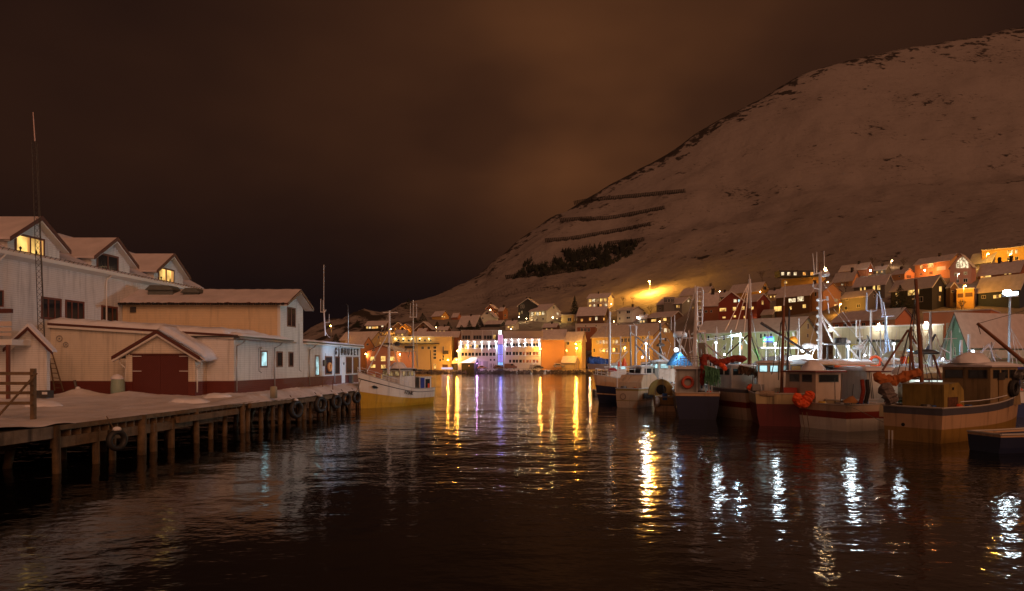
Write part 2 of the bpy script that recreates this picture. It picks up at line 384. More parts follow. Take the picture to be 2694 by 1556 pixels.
# ---------------- riprap along the far shore ----------------
mb = MB(); rnd = random.Random(4)
for i in range(1150):
    px = 930 + 760 * rnd.random(); y, z = prof(px, 0); y -= rnd.uniform(-.6, 2.4); zz = rnd.uniform(-.1, 1.5); r = rnd.uniform(.25, .6)
    c = at(px, 0, y + (1.2 - zz) * -.6); c.z = zz * .95
    vs = [(c + V((rnd.uniform(.5, 1) * r * sx, rnd.uniform(.5, 1) * r * sy, rnd.uniform(.5, 1) * r * .8 * sz))) for sz in (-1, 1) for sy in (-1, 1) for sx in (-1, 1)]
    mb.add(vs, [(0, 2, 3, 1), (4, 5, 7, 6), (0, 1, 5, 4), (2, 6, 7, 3), (0, 4, 6, 2), (1, 3, 7, 5)])
tag(mb.build('riprap', P('shore_rock', (.14, .11, .10), .9, var=.5, vscale=.8)), 'row of dark snow-dusted boulders along the far shoreline', 'rocks', kind='stuff')

# ---------------- timber quay on the left ----------------
ER = -21.3; DZ = 2.1
q = thing('timber_quay', 'long timber quay on piles with snow-covered deck below the white warehouses', 'quay', SH @ V((ER, 26, 0)))
mb = MB(SH); mb.box(-75, ER, 20, 93, DZ - .34, DZ - .16); mb.build('deck', oldwood, q)
mb = MB(SH)
for i in range(150):
    y = 28.8 + i * .62
    if y > 92: break
    mb.box(-24, ER - .02, y, y + .09, DZ - .62, DZ - .343)
mb.build('joists', oldwood, q)['kind'] = 'stuff'
mb = MB(SH); mb.box(ER - .002, ER + .12, 28.6, 93, DZ - .30, DZ - .10); mb.build('edge_board', oldwood, q)
gr = [(28.7, 31.9), (32.2, 35.2), (35.5, 39.2), (39.5, 42.6)]
for a, b_ in gr:
    mb = MB(SH); mb.box(ER - .32, ER - .06, a, b_, DZ - 1.08, DZ - .625); mb.build('girder', oldwood, q)
for a, b_, dz in ((37.2, 43.8, 0), (45.6, 52.5, .25), (52.7, 66, .1), (66.2, 92, .05)):
    mb = MB(SH); mb.box(ER + .122, ER + .36, a, b_, DZ - .75 + dz, DZ - .42 + dz); mb.build('fender_beam', oldwood, q)
mb = MB(SH); mb.box(-60, ER + .05, 19.5, 28.55, DZ - .62, DZ - .12); mb.build('concrete_edge', concrete, q)
rnd = random.Random(8)
py_ = [28.55, 31.3, 32.5, 34.4, 35.7, 37.3, 39.4, 41.5, 43.2, 45.0, 46.3, 48.2, 49.7, 51.5, 53, 54.6, 56.2, 57.8, 59.1, 61, 62.5, 64.2, 66, 68, 70, 72.5, 75, 78, 81, 85]
for i, y in enumerate(py_):
    mb = MB(SH); r = rnd.uniform(.14, .2); x = ER - .2 if i % 3 else ER + .02
    top = DZ - .5 if i % 3 else DZ - .1
    mb.tube((x + rnd.uniform(-.08, .08), y, -1), (x, y, top), r * 1.1, r, 10); mb.build('pile', wetwood, q, True)
for i in range(22):
    y = 27 + i * 2.9; mb = MB(SH); r = .17; mb.tube((ER - 2.6 - rnd.random(), y, -1), (ER - 2.8, y, DZ - .5), r, r, 8); mb.build('pile', wetwood, q, True)
mb = MB(SH); mb.tube((ER - 5.2, 25.9, -.15), (ER - 1.2, 29.2, 1.4), .16, n=4); mb.build('brace', oldwood, q)
for i in range(12):   # little ladder bars and planks at the far end
    y = 60 + i * 1.05; mb = MB(SH); mb.box(ER + .1, ER + .18, y, y + .12, .3, DZ - .45); mb.build('fender_plank', oldwood, q)

# snow lying on the quay
def far_t(y): return 1 if y < 56 else .4
mb = MB(SH); nx, ny = 120, 330
for j in range(ny + 1):
    y = 20.5 + 72 * j / ny
    for i in range(nx + 1):
        x = -48 + (48 + ER + .10) * (i / nx); edge = min(1, (ER + .14 - x) / .7); e2 = max(0, 1 - abs(x - (ER - .9)) / 1.0)
        z = DZ - .155 + .12 * edge ** .5 + noise.noise(V((x * .5, y * .35, 0))) * .07 * edge + noise.noise(V((x * 2.2, y * 1.6, 5))) * .035
        far = max(0, min(1, (y - 42) / 8))
        z += e2 * far * (.42 + .14 * noise.noise(V((y * .7, 2, 0))))
        z += max(0, 1 - abs(x + 27.2) / 1.2) * far * .10
        z += .5 * math.exp(-((x + 38) ** 2 + (y - 53.5) ** 2) / 1.5) + .35 * math.exp(-((x + 33.6) ** 2 + (y - 52.8) ** 2) / 2.5)
        if y < 30: z += .16 * max(0, min(1, (30 - y) / 2)) * (1 + noise.noise(V((x * .6, y * .6, 9))))
        k = abs(noise.noise(V((x * 2.1, y * 1.2, 11))))
        if i == nx: x += far * (.34 + .16 * noise.noise(V((y * .9, 7, 1)))); z -= .1 * far
        for tx, ph in ((-25.2, 0), (-26.0, 1.7), (-24.1, 4.2)):   # trodden tracks along the quay
            dx = abs(x - tx - .5 * math.sin(y * .22 + ph)); z -= .085 * max(0, 1 - dx / .26) * (.35 + .65 * (math.sin(y * 7 + ph) > 0)) * far_t(y)
        z += .05 * max(0, noise.noise(V((x * 3.1, y * 2.3, 21)))) * (y > 36)
        mb.v.append(SH @ V((x, y, z)))
for j in range(ny):
    for i in range(nx): a = j * (nx + 1) + i; mb.f.append([a, a + 1, a + nx + 2, a + nx + 1]); mb.m.append(0)
o = mb.build('snow_cover', P('trodden_snow', (.74, .70, .70), .6, bump=.12, bscale=2.6, var=.30, vscale=.5), None, True); o['kind'] = 'structure'

# ---------------- warehouses on the quay (quay frame) ----------------
def wallf(mb, x0, x1, y, z0, z1a, z1b=None, m=0, th=.25):   # wall facing the camera
    z1b = z1a if z1b is None else z1b; mb.prism([(x0, y, z0), (x1, y, z0), (x1, y, z1b), (x0, y, z1a)], (0, th, 0), m)
ux = V((1, 0, 0)); uyy = V((.0781, .997, 0)); nxx = V((.997, -.0781, 0)); nyy = V((0, -1, 0))
def wx(x, y, z): return SH @ V((x, y, z))

# A + lean-to
A = thing('quay_warehouse', 'long low white clapboard warehouse with dark red base and SJØHUSET lettering', 'warehouse', wx(-27, 56, DZ))
mb = MB(SH); mb.box(-33, -27, 55.7, 90, 3.15, 6.7, 0); mb.build('wall', white, A)
mb = MB(SH); mb.box(-32.9, -26.96, 55.66, 90.04, DZ - .3, 3.148); mb.build('base_boards', redwood, A)
mb = MB(SH); mb.box(-33.1, -26.6, 70.5, 90.4, 6.702, 6.86); mb.build('roof', dmetal, A)
mb = MB(SH); mb.box(-26.93, -26.6, 70.3, 90.5, 6.56, 6.70); mb.build('eave_board', wtrim, A)
sn = MB(SH)
def snowslab(mb, x0, x1, y0, y1, z, th, nx=10, ny=30, sag=.12, slope=(0, 0)):
    o = len(mb.v)
    for j in range(ny + 1):
        for i in range(nx + 1):
            a, b_ = i / nx, j / ny; x = x0 + (x1 - x0) * a; y = y0 + (y1 - y0) * b_
            ed = min(1, min(a, 1 - a) * nx / 1.2, min(b_, 1 - b_) * ny / 1.2)
            jit = noise.noise(V((x * 1.3, y * 1.3, z))) * sag
            zz = z + slope[0] * (x - x0) + slope[1] * (y - y0) + (th * (.35 + .65 * ed ** .5) + jit * .8)
            if ed == 0: x += jit * .5 * (1 if a > .5 else -1) * (1 if i in (0, nx) else 0); y += jit * .5 * (1 if j in (0, ny) else 0)
            mb.v.append(mb.M @ V((x, y, zz)))
    for j in range(ny):
        for i in range(nx): k = o + j * (nx + 1) + i; mb.f.append([k, k + 1, k + nx + 2, k + nx + 1]); mb.m.append(0)
    # skirt
    ring = [(i, 0) for i in range(nx + 1)] + [(nx, j) for j in range(1, ny + 1)] + [(i, ny) for i in range(nx - 1, -1, -1)] + [(0, j) for j in range(ny - 1, 0, -1)]
    o2 = len(mb.v)
    for i, j in ring:
        q_ = mb.v[o + j * (nx + 1) + i]; x = x0 + (x1 - x0) * i / nx; y = y0 + (y1 - y0) * j / ny
        mb.v.append(V((q_.x, q_.y, z + slope[0] * (x - x0) + slope[1] * (y - y0) + .004)))
    L = len(ring)
    for k in range(L):
        a = o + ring[k][1] * (nx + 1) + ring[k][0]; b2 = ring[(k + 1) % L]; b_ = o + b2[1] * (nx + 1) + b2[0]
        mb.f.append([a, o2 + k, o2 + (k + 1) % L, b_]); mb.m.append(0)
snowslab(sn, -33, -26.55, 70.6, 90.4, 6.865, .2, 12, 40, .16); sn.build('roof_snow', snow, A, True)
# lower eave in front of the tower
mb = MB(SH); mb.box(-30.5, -26.45, 55.4, 66.6, 6.702, 6.82); mb.build('lower_roof', dmetal, A)
sn = MB(SH); snowslab(sn, -29.4, -26.5, 56.2, 66.2, 6.825, .32, 8, 24, .2); sn.build('lower_roof_snow', snow, A, True)
mb = MB(SH); mb.tube((-26.35, 55.4, 6.62), (-26.35, 66.9, 6.58), .075, n=8); mb.build('gutter', metal, A, True)
for y in (55.9, 63.2, 71.8, 79.6):
    mb = MB(SH); mb.line([(-26.4, y + .7, 6.6), (-26.5, y + .4, 6.3), (-26.86, y, 6.0), (-26.86, y, 2.3)], .055, 8); mb.build('downpipe', metal, A, True)
for px in (694, 735, 765):
    Y = 27 * 1800 / (1488 - px); window(A, wx(-27, Y, 4.22), uyy, nxx, 1.35 if px < 750 else 1.15, 1.5, 'c' if px == 694 else 'k', brownfr, 0, fw=.13)
Y = 74.3; window(A, wx(-27, Y, 3.2), uyy, nxx, 1.25, 2.25, 'c', brownfr, 0, fw=.14)
for Y, w in ((79.7, 1.9), (84.0, 1.0), (86.7, 1.25), (88.6, 1.25)):
    pass
for px0, px1 in ((855, 873), (880, 893), (910, 925), (929, 943)):
    Ya, Yb = [27 * 1800 / (1488 - p) for p in (px0, px1)]
    window(A, wx(-27, (Ya + Yb) / 2, 3.3), uyy, nxx, Yb - Ya, 2.1, 'k', brownfr, 0, fw=.13)
Ya, Yb = [27 * 1800 / (1488 - p) for p in (898, 906)]
T = MB(SH); T.box(-26.99, -26.9, Ya, Yb, DZ + .1, 5.3); dr = T.build('door', P('door_white', (.75, .78, .8), .4), A)
T = MB(SH); T.lathe((-26.89, (Ya + Yb) / 2, 4.55), [(.001, 0), (.16, .0), (.16, .03), (.001, .03)], 12, ax='x'); T.build('door_window', glass, dr)
T = MB(SH); T.box(-26.95, -26.8, 76.0, 76.6, 4.3, 4.95); T.build('electric_box', dmetal, A)
T = MB(SH); T.box(-26.9, -26.5, 84.9, 85.5, DZ, DZ + 1.0); one('waste_bin', T, dmetal, 'small black bin beside the white door of the long warehouse', 'bin')
# SJØHUSET letters
def text3(body, size, parent, p, u, n_, mat, name='lettering', th=.04, sx=1.0, spacing=1.0, bold=0):
    cu = bpy.data.curves.new('t', 'FONT'); cu.body = body; cu.size = size; cu.extrude = th; cu.space_character = spacing; cu.align_x = 'CENTER'; cu.align_y = 'CENTER'; cu.offset = bold
    tmp = bpy.data.objects.new('t', cu); COL.objects.link(tmp); bpy.context.view_layer.update()
    me = bpy.data.meshes.new_from_object(tmp.evaluated_get(bpy.context.evaluated_depsgraph_get())); bpy.data.objects.remove(tmp)
    u = V(u).normalized(); n_ = V(n_).normalized(); w = n_.cross(u)
    T = Matrix(((u.x * sx, w.x, n_.x, p[0]), (u.y * sx, w.y, n_.y, p[1]), (u.z * sx, w.z, n_.z, p[2]), (0, 0, 0, 1)))
    me.transform(WM[parent].inverted() @ T); me.materials.clear(); me.materials.append(mat)
    o = bpy.data.objects.new(name, me); COL.objects.link(o); o.parent = parent; WM[o] = WM[parent]; return o
txt = P('lettering_dark', (.03, .022, .02), .5)
for i, ch in enumerate('SJØHUSET'):
    px = 882.5 + i * (940 - 882.5) / 7
    Y = 27 * 1800 / (1488 - px); text3(ch, 1.12, A, wx(-26.93, Y, 5.98), uyy, nxx, txt, 'letter', sx=1.0, bold=.03)
# gabled tower volume C
mb = MB(SH); r_i = random.Random(12)
for i in range(46):
    y = 56 + i * .235; l_ = r_i.uniform(.05, .34); mb.tube((-26.32, y + r_i.uniform(-.08, .08), 6.66), (-26.32, y, 6.66 - l_), .022, .003, 5)
mb.build('icicles', P('icicle_ice', (.75, .78, .82), .15), A)['kind'] = 'stuff'
mb = MB(SH)
for i in range(80):
    x = -43.2 + i * .212 + r_i.uniform(-.04, .04); mb.box(x, x + .12, 64.02, 64.16, 10.07, 10.20 + r_i.uniform(0, .10))
mb.build('roof_tile_ends', dark, A)['kind'] = 'stuff'
mb = MB(SH); mb.box(-27.24, -26.95, 64.66, 64.70, 6.9, 10.05); mb.build('corner_board', wtrim, A)
for y_, z0_ in ((60.1, 5.9), (69.2, 8.6), (76.8, 5.7)):
    mb = MB(SH); mb.line([(-26.96, y_, z0_), (-26.95, y_ + .05, 3.9), (-26.95, y_ + .6, 3.75)], .018, 4); mb.build('cable', dmetal, A)
mb = MB(SH); mb.tube((-26.95, 60.1, 5.95), (-26.7, 60.1, 6.0), .03); mb.box(-26.8, -26.6, 60.0, 60.2, 5.82, 5.98); mb.build('wall_lantern', metal, A)
yf, yb, yr = 64.7, 70.3, 67.5
mb = MB(SH); wallf(mb, -41.9, -27.26, yf, 6.0, 10.35); mb.build('upper_wall', cream, A)
mb = MB(SH); mb.prism([(-27.25, yf, 6.5), (-27.25, yb, 6.5), (-27.25, yb, 10.35), (-27.25, yr, 11.6), (-27.25, yf, 10.35)], (.27, 0, 0)); mb.build('gable_wall', white, A)
def gable_roof(mb, x0, x1, yf, yr, yb, ze, zr, th=.12, m=0):
    mb.prism([(x0, yf, ze), (x0, yr, zr), (x0, yr, zr + th), (x0, yf, ze + th)], (x1 - x0, 0, 0), m)
    mb.prism([(x0, yr + .001, zr), (x0, yb, ze), (x0, yb, ze + th), (x0, yr + .001, zr + th)], (x1 - x0, 0, 0), m)
mb = MB(SH); gable_roof(mb, -44, -26.1, yf - .55, yr, yb + .55, 10.12, 11.66); mb.build('upper_roof', trim, A)
mb = MB(SH)
for s_ in (0, 1):
    sn = mb; nx, ny = 60, 8; o = len(mb.v)
    for j in range(ny + 1):
        for i in range(nx + 1):
            x = -43.5 + 17.45 * i / nx; b_ = j / ny
            y = (yf - .5 + (yr - yf + .5) * b_) if s_ == 0 else (yb + .5 + (yr - yb - .5) * b_)
            z = 10.26 + (11.8 - 10.26) * b_ + .10 * min(1, b_ * 4) + noise.noise(V((x * 1.5, y * 1.5, 0))) * .05
            if j == 0: z += .05 * noise.noise(V((x * 3, 3, 3))); y += .12 * noise.noise(V((x * 2, 1, 9)))
            if s_ == 0 and b_ < .3: z -= .0
            mb.v.append(SH @ V((x, y, z)))
    for j in range(ny):
        for i in range(nx): k = o + j * (nx + 1) + i; mb.f.append([k, k + 1, k + nx + 2, k + nx + 1]); mb.m.append(0)
mb.build('upper_roof_snow', snowroof, A, True)
mb = MB(SH)
for a_, b_ in (((yf - .55), yr), ((yb + .55), yr)):
    mb.prism([(-26.1, a_, 10.0), (-26.1, b_, 11.54), (-26.1, b_, 11.8), (-26.1, a_, 10.26)], (.07, 0, 0))
mb.build('bargeboard', trim, A)
mb = MB(SH)
for a_, b_ in (((yf - .5), yr), ((yb + .5), yr)):
    mb.prism([(-26.97, a_, 9.98), (-26.97, b_, 11.5), (-26.97, b_, 11.62), (-26.97, a_, 10.1)], (.86, 0, 0))
mb.build('soffit', wtrim, A)
Yc = 67.3; window(A, wx(-27, Yc, 8.15), uyy, nxx, 2.1, 1.95, 'k', brownfr, 1, fw=.12)
for x0, x1, zt, nm in ((-40.3, -37.9, 12.0, 'ventilation_cowl'), (-36.9, -35.4, 11.75, 'ventilation_box')):
    mb = MB(SH); mb.box(x0, x1, 66.0, 67.2, 10.9, zt - .35); mb.prism([(x0 - .2, 65.8, zt - .35), (x1 + .2, 65.8, zt - .35), (x1 - .3, 65.8, zt + .1), (x0 + .3, 65.8, zt + .1)], (0, 1.6, 0))
    mb.build(nm, P('grey_roof_vent', (.12, .13, .12), .6, var=.2), A)
mb = MB(SH); mb.box(-41.1, -40.6, 64.55, 64.69, 9.4, 9.9); mb.build('wall_vent', dmetal, A)
# lean-to B with sloping top
mb = MB(SH); wallf(mb, -42.0, -29.25, 55.8, 3.15, 7.75, 6.95); mb.build('lean_to_wall', cream2, A)
mb = MB(SH); wallf(mb, -29.252, -27.2, 55.8, 3.149, 6.95, 6.80); mb.build('corner_wall', cream, A)  # cream tone paints in the orange light on this end of the front wall
mb = MB(SH); wallf(mb, -42.02, -27.18, 55.76, DZ - .3, 3.147); mb.build('lean_to_base', redwood, A)
mb = MB(SH); mb.prism([(-42.2, 55.45, 7.72), (-26.9, 55.45, 6.76), (-26.9, 55.45, 6.92), (-42.2, 55.45, 7.88)], (0, 9.2, 0)); mb.build('lean_to_roof', trim, A)
mb = MB(SH); mb.prism([(-42.2, 55.5, 7.5), (-26.95, 55.5, 6.55), (-26.95, 55.5, 6.75), (-42.2, 55.5, 7.7)], (0, .1, 0)); mb.build('fascia', wtrim, A)
sn = MB(SH); snowslab(sn, -42, -27.6, 55.42, 64.6, 7.87, .46, 46, 14, .3, slope=(-.0627, .0)); sn.build('lean_to_snow', snow, A, True)
mb = MB(SH); mb.box(-33.9, -32.3, 55.6, 55.74, DZ, 5.3); mb.build('side_door', redwood, A)

# garage
G = thing('garage', 'small gabled garage with oxblood double doors and a thick snow cap', 'garage', wx(-30.5, 54, DZ))
g0, g1, gy, gb = -34.65, -29.2, 53.9, 55.8; gx_ = -31.95
mb = MB(SH); mb.box(g1 - .2, g1, gy, gb - .05, 3.15, 5.25)
mb.box(g0, g0 + .2, gy, gb - .05, 3.15, 5.25)
mb.prism([(g0 + .201, gy, 5.3), (g1 - .201, gy, 5.3), (gx_, gy, 6.95)], (0, .15, 0))
mb.box(g0 + .201, -34.15, gy, gy + .15, 3.15, 5.3); mb.box(-29.72, g1 - .201, gy, gy + .15, 3.15, 5.3)
mb.build('wall', cream2, G)
mb = MB(SH); mb.box(g1 - .22, g1 + .03, gy - .03, gb - .05, DZ - .3, 3.148); mb.box(-29.72, g1 - .221, gy - .03, gy + .12, DZ - .3, 3.148); mb.build('base_boards', redwood, G)
mb = MB(SH); mb.box(g0 - .03, g0 + .22, gy - .03, gb - .05, DZ - .3, 3.148); mb.box(g0 + .221, -34.15, gy - .03, gy + .12, DZ - .3, 3.148); mb.build('base_boards', redwood, G)
for i, (a, b_) in enumerate(((-34.148, -31.945), (-31.93, -29.722))):
    mb = MB(SH); mb.box(a, b_, gy + .03, gy + .1, DZ - .3, 5.25); dd = mb.build('door', reddoor, G)
    for z in (5.12, 3.95):
        mb = MB(SH); x = a + .02 if i == 0 else b_ - .72; mb.box(x, x + .7, gy + .0, gy + .028, z, z + .05); mb.build('hinge', alu, dd)
mb = MB(SH); mb.box(-34.3, -29.6, gy - .05, gy + .02, 5.252, 5.36); mb.build('door_header', trim, G)
ze, zr = 4.95, 7.02; ex0, ex1 = -35.45, -28.6
def gproof(mb, y0, y1, off, th):
    mb.prism([(ex0, y0, ze + off), (gx_, y0, zr + off), (gx_, y0, zr + off + th), (ex0, y0, ze + off + th)], (0, y1 - y0, 0))
    mb.prism([(gx_ + .001, y0, zr + off), (ex1, y0, ze + off), (ex1, y0, ze + off + th), (gx_ + .001, y0, zr + off + th)], (0, y1 - y0, 0))
mb = MB(SH); gproof(mb, gy - .45, gb - .05, .02, .12); mb.build('roof', dmetal, G)
mb = MB(SH); gproof(mb, gy - .53, gy - .455, -.08, .26); mb.build('bargeboard', trim, G)
mb = MB(SH); gproof(mb, gy - .45, gy - .2, -.26, .15); mb.build('inner_bargeboard', wtrim, G)
mb = MB(SH); nx, ny = 26, 14; o = len(mb.v)
for j in range(ny + 1):
    for i in range(nx + 1):
        a = i / nx; x = ex0 - .05 + (ex1 - ex0 + .45) * a; y = gy - .42 + 3.3 * j / ny
        zz = zr - abs(x - gx_) * ((zr - ze) / (gx_ - ex0)) + .16
        th = .48 * min(1, j / 2.5 + .15) * (1.1 if x > gx_ else .4) * min(1, (min(a, 1 - a) * 9) ** .5 + .05)
        mb.v.append(SH @ V((x, y, zz + th + noise.noise(V((x, y, 4))) * .05)))
for j in range(ny):
    for i in range(nx): k = o + j * (nx + 1) + i; mb.f.append([k, k + 1, k + nx + 2, k + nx + 1]); mb.m.append(0)
for j in range(ny):   # thick right rim
    k = o + j * (nx + 1) + nx; q1, q2 = mb.v[k], mb.v[k + nx + 1]; b0 = len(mb.v); mb.v += [V((q1.x - .3, q1.y, q1.z - .22)), V((q2.x - .3, q2.y, q2.z - .22))]
    mb.f.append([k, b0, b0 + 1, k + nx + 1]); mb.m.append(0)
for i in range(nx):
    k = o + i; q1, q2 = mb.v[k], mb.v[k + 1]; b0 = len(mb.v); mb.v += [V((q1.x, q1.y + .01, q1.z - .2)), V((q2.x, q2.y + .01, q2.z - .2))]
    mb.f.append([k, k + 1, b0 + 1, b0]); mb.m.append(0)
mb.build('roof_snow', snow, G, True)
for x, s_ in ((ex0 + .25, 1), (ex1 - .2, -1)):
    mb = MB(SH); xx = g0 - .1 if s_ > 0 else g1 + .1
    mb.line([(x, gy + .1, 4.95), (x, gy + .1, 4.6), (xx, gy + .15, 4.2), (xx, gy + .15, 2.3)], .055, 8); mb.build('downpipe', wtrim, G, True)
mb = MB(); c = at(310, 0, 53.0); mb.lathe((c.x, c.y, DZ - .1), [(.48, 0), (.5, .6), (.47, 1.2), (.36, 1.45), (.1, 1.55)], 14)
BT = thing('wrapped_boat_bale', 'tall pale green tarpaulin bale capped with snow beside the garage', 'bale', (c.x, c.y, DZ - .1))
mb.build('tarpaulin', P('pale_green_tarp', (.28, .38, .30), .5, bump=.05, bscale=4), BT, True)
mb = MB(); mb.lathe((c.x - .05, c.y, DZ + 1.25), [(.46, 0), (.42, .18), (.2, .36), (.03, .4)], 14); mb.build('snow_cap', snow, BT, True)

# big building D
D = thing('white_dormer_building', 'big white building with three gabled dormers and a snowy roof', 'building', wx(-42, 60, DZ))
mb = MB(SH); mb.box(-55, -42.0, 30, 80, DZ - .3, 12.85); mb.build('wall', white, D)
mb = MB(SH)
mb.prism([(-41.6, 30, 12.95), (-48.7, 30, 16.9), (-55.8, 30, 12.95), (-55.8, 30, 12.75), (-41.6, 30, 12.75)], (0, 49.7, 0)); mb.build('roof', trim, D)
mb = MB(SH); nx, ny = 14, 90; o = 0
for s_ in (0, 1):
    o = len(mb.v)
    for j in range(ny + 1):
        for i in range(nx + 1):
            a = i / nx; x = (-41.62 - 7.1 * a) if s_ == 0 else (-55.8 + 7.1 * a); y = 30 + 49.7 * j / ny
            z = 12.98 + 3.98 * a + .09 + noise.noise(V((x * .9, y * .9, 0))) * .08 + (-.1 if i == 0 else 0)
            mb.v.append(SH @ V((x, y, z)))
    for j in range(ny):
        for i in range(nx): k = o + j * (nx + 1) + i; mb.f.append([k, k + 1, k + nx + 2, k + nx + 1]); mb.m.append(0)
mb.build('roof_snow', snowroof, D, True)
mb = MB(SH); mb.prism([(-41.998, 30, 12.45), (-41.998, 30, 12.85), (-41.5, 30, 12.98), (-41.5, 30, 12.7)], (0, 49.9, 0)); mb.build('cornice', wtrim, D)
mb = MB(SH); mb.box(-41.55, -41.5, 47, 79, 13.12, 13.15)
for i in range(60):
    y = 48 + i * .52; mb.tube((-41.7, y, 13.0), (-41.52, y, 13.2), .02)
mb.build('snow_guard', dmetal, D)
for yc, lk_, wd in ((54.1, 'Y', 3.0), (63.2, 'k', 3.0), (72.4, 'Y', 2.9)):
    y0, y1 = yc - 3.1, yc + 3.1
    ridge_x = -48.0
    mb = MB(SH); mb.prism([(-41.97, y0 + .45, 12.9), (-41.97, y1 - .45, 12.9), (-41.97, y1 - .45, 14.05), (-41.97, yc, 15.95), (-41.97, y0 + .45, 14.05)], (-5, 0, 0)); dm = mb.build('dormer', white, D)
    mb = MB(SH)
    for a_ in (y0, y1):
        mb.prism([(-41.4, a_, 13.85), (-41.4, yc, 16.02), (-41.4, yc, 16.2), (-41.4, a_, 14.03)], (-6.6, 0, 0))
    mb.build('dormer_roof', snowroof, dm)
    mb = MB(SH)
    for a_ in (y0 - .02, y1 + .02): mb.prism([(-41.32, a_, 13.72), (-41.32, yc, 15.92), (-41.32, yc, 16.24), (-41.32, a_, 14.04)], (-.08, 0, 0))
    mb.build('dormer_bargeboard', trim, dm)
    mb = MB(SH)
    for a_ in (y0 + .15, y1 - .15): mb.prism([(-41.96, a_, 13.75), (-41.96, yc, 15.75), (-41.96, yc, 15.92), (-41.96, a_, 13.92)], (.55, 0, 0))
    mb.build('dormer_soffit', wtrim, dm)
    wd_ = window(D, wx(-41.97, yc - .5, 13.08), uyy, nxx, wd, 1.5, lk_, brownfr, 1, fw=.17)
    if lk_ == 'Y':
        for k_ in (-.12, wd / 2 - .42):
            mb = MB(SH); mb.box(-41.94, -41.925, yc - .5 + k_ - .16, yc - .5 + k_ + .18, 13.2, 14.42); mb.build('curtain', em('backlit_curtain', (.95, .36, .05), .55), wd_)
        mb = MB(SH); mb.lathe((-41.915, yc + .1, 13.25), [(.05, 0), (.08, .12), (.02, .3)], 7); mb.build('flower_pot', dark, wd_)
        mb = MB(SH); mb.lathe((-41.915, yc - 1.5, 13.25), [(.04, 0), (.05, .1), (.12, .22), (.02, .34)], 7); mb.build('potted_plant', dark, wd_)
for a, b_ in ((108, 161), (171, 221), (266, 309)):
    Ya, Yb = [42 * 1800 / (1488 - p) for p in (a, b_)]
    window(D, wx(-42, (Ya + Yb) / 2, 8.15 if a < 260 else 8.3), uyy, nxx, Yb - Ya, 1.8 if a < 260 else 1.55, 'k', brownfr, 2, fw=.16)
for y in (50.8, 62.7):
    mb = MB(SH); mb.line([(-41.55, y, 12.7), (-41.85, y - .3, 12.1), (-41.9, y - .3, 3)], .06, 6); mb.build('downpipe', wtrim, D)

# porch E with balcony, bottom left
E = thing('porch_building', 'small white gabled porch with dark red bargeboards and a slatted balcony', 'porch', wx(-39.5, 50, DZ))
pe = [at(25, 0, 50), at(123, 0, 50)]; xa, xb = pe[0].x, pe[1].x; xm = (xa + xb) / 2
def zz(py, Y): return H + (HY - py) / F * Y
mb = MB(); mb.prism([(xa, 50, DZ - .3), (xb, 50, DZ - .3), (xb, 50, zz(925, 50)), (at(84, 0, 50).x, 50, zz(872, 50)), (xa, 50, zz(925, 50))], (0, .35, 0)); mb.build('wall', white, E)
mb = MB()
xe0, xe1, xap = at(20, 0, 50).x, at(149, 0, 50).x, at(84, 0, 50).x
for x_, z_ in ((xe0, zz(922, 50)), (xe1, zz(930, 50))):
    mb.prism([(x_, 49.5, z_ - .12), (xap, 49.5, zz(865, 50) - .12), (xap, 49.5, zz(863, 50) + .05), (x_, 49.5, z_ + .1)], (0, .12, 0))
mb.build('bargeboard', trim, E)
mb = MB()
for x_, z_ in ((xe0, zz(922, 50)), (xe1, zz(930, 50))):
    mb.prism([(x_, 49.55, z_ + .08), (xap, 49.55, zz(863, 50) + .06), (xap, 49.55, zz(858, 50) + .16), (x_, 49.55, z_ + .22)], (0, .5, 0))
mb.build('roof_snow', snow, E)
mb = MB(); mb.box(at(-60, 0, 48).x, at(31, 0, 48).x, 48, 50, zz(908, 48), zz(893, 48)); mb.build('balcony_floor', wtrim, E)
for a, b_ in ((846, 858), (862, 872), (876, 884)):
    mb = MB(); mb.box(at(-60, 0, 48).x, at(31, 0, 48).x, 47.95, 48.02, zz(b_, 48), zz(a, 48)); mb.build('balcony_board', P('pale_board', (.6, .5, .42), .6), E)
mb = MB(); mb.box(at(-60, 0, 48).x, at(32, 0, 48).x, 47.9, 48.1, zz(824, 48), zz(813, 48)); mb.build('canopy_edge', trim, E)
mb = MB(); mb.box(at(18, 0, 47.9).x, at(25, 0, 47.9).x, 47.8, 48.0, DZ, zz(908, 48)); mb.build('post', brownfr, E)
window(E, (at(-6, 0, 49.9).x, 49.9, zz(808, 50)), ux, nyy, .9, 1.2, 'd', brownfr, 0)
mb = MB(); x0 = at(-80, 0, 49.95).x; mb.box(x0, at(18, 0, 49.95).x, 49.95, 50.2, DZ - .3, zz(908, 50)); mb.build('side_wall', white, E)

# timber fence, near left
FN = thing('timber_fence', 'timber rail fence with sloping handrail at the near end of the quay', 'fence', at(86, 1098, 31))
p = at(86, 0, 31); mb = MB(); mb.box(p.x - .09, p.x + .09, 30.95, 31.13, DZ - .3, zz(970, 31)); mb.build('post', oldwood, FN)
for py in (983, 1009, 1034, 1061):
    mb = MB(); mb.box(at(-60, 0, 31).x, p.x + .1, 30.86, 30.945, zz(py, 31) - .07, zz(py, 31) + .07); mb.build('rail', oldwood, FN)
mb = MB(); mb.tube(at(97, 982, 30.8), at(-25, 1118, 30), .05, n=6); mb.build('handrail', oldwood, FN)
mb = MB(); mb.box(at(-40, 0, 30.9).x - .08, at(-40, 0, 30.9).x + .08, 30.95, 31.1, DZ - .3, zz(975, 31)); mb.build('post', oldwood, FN)

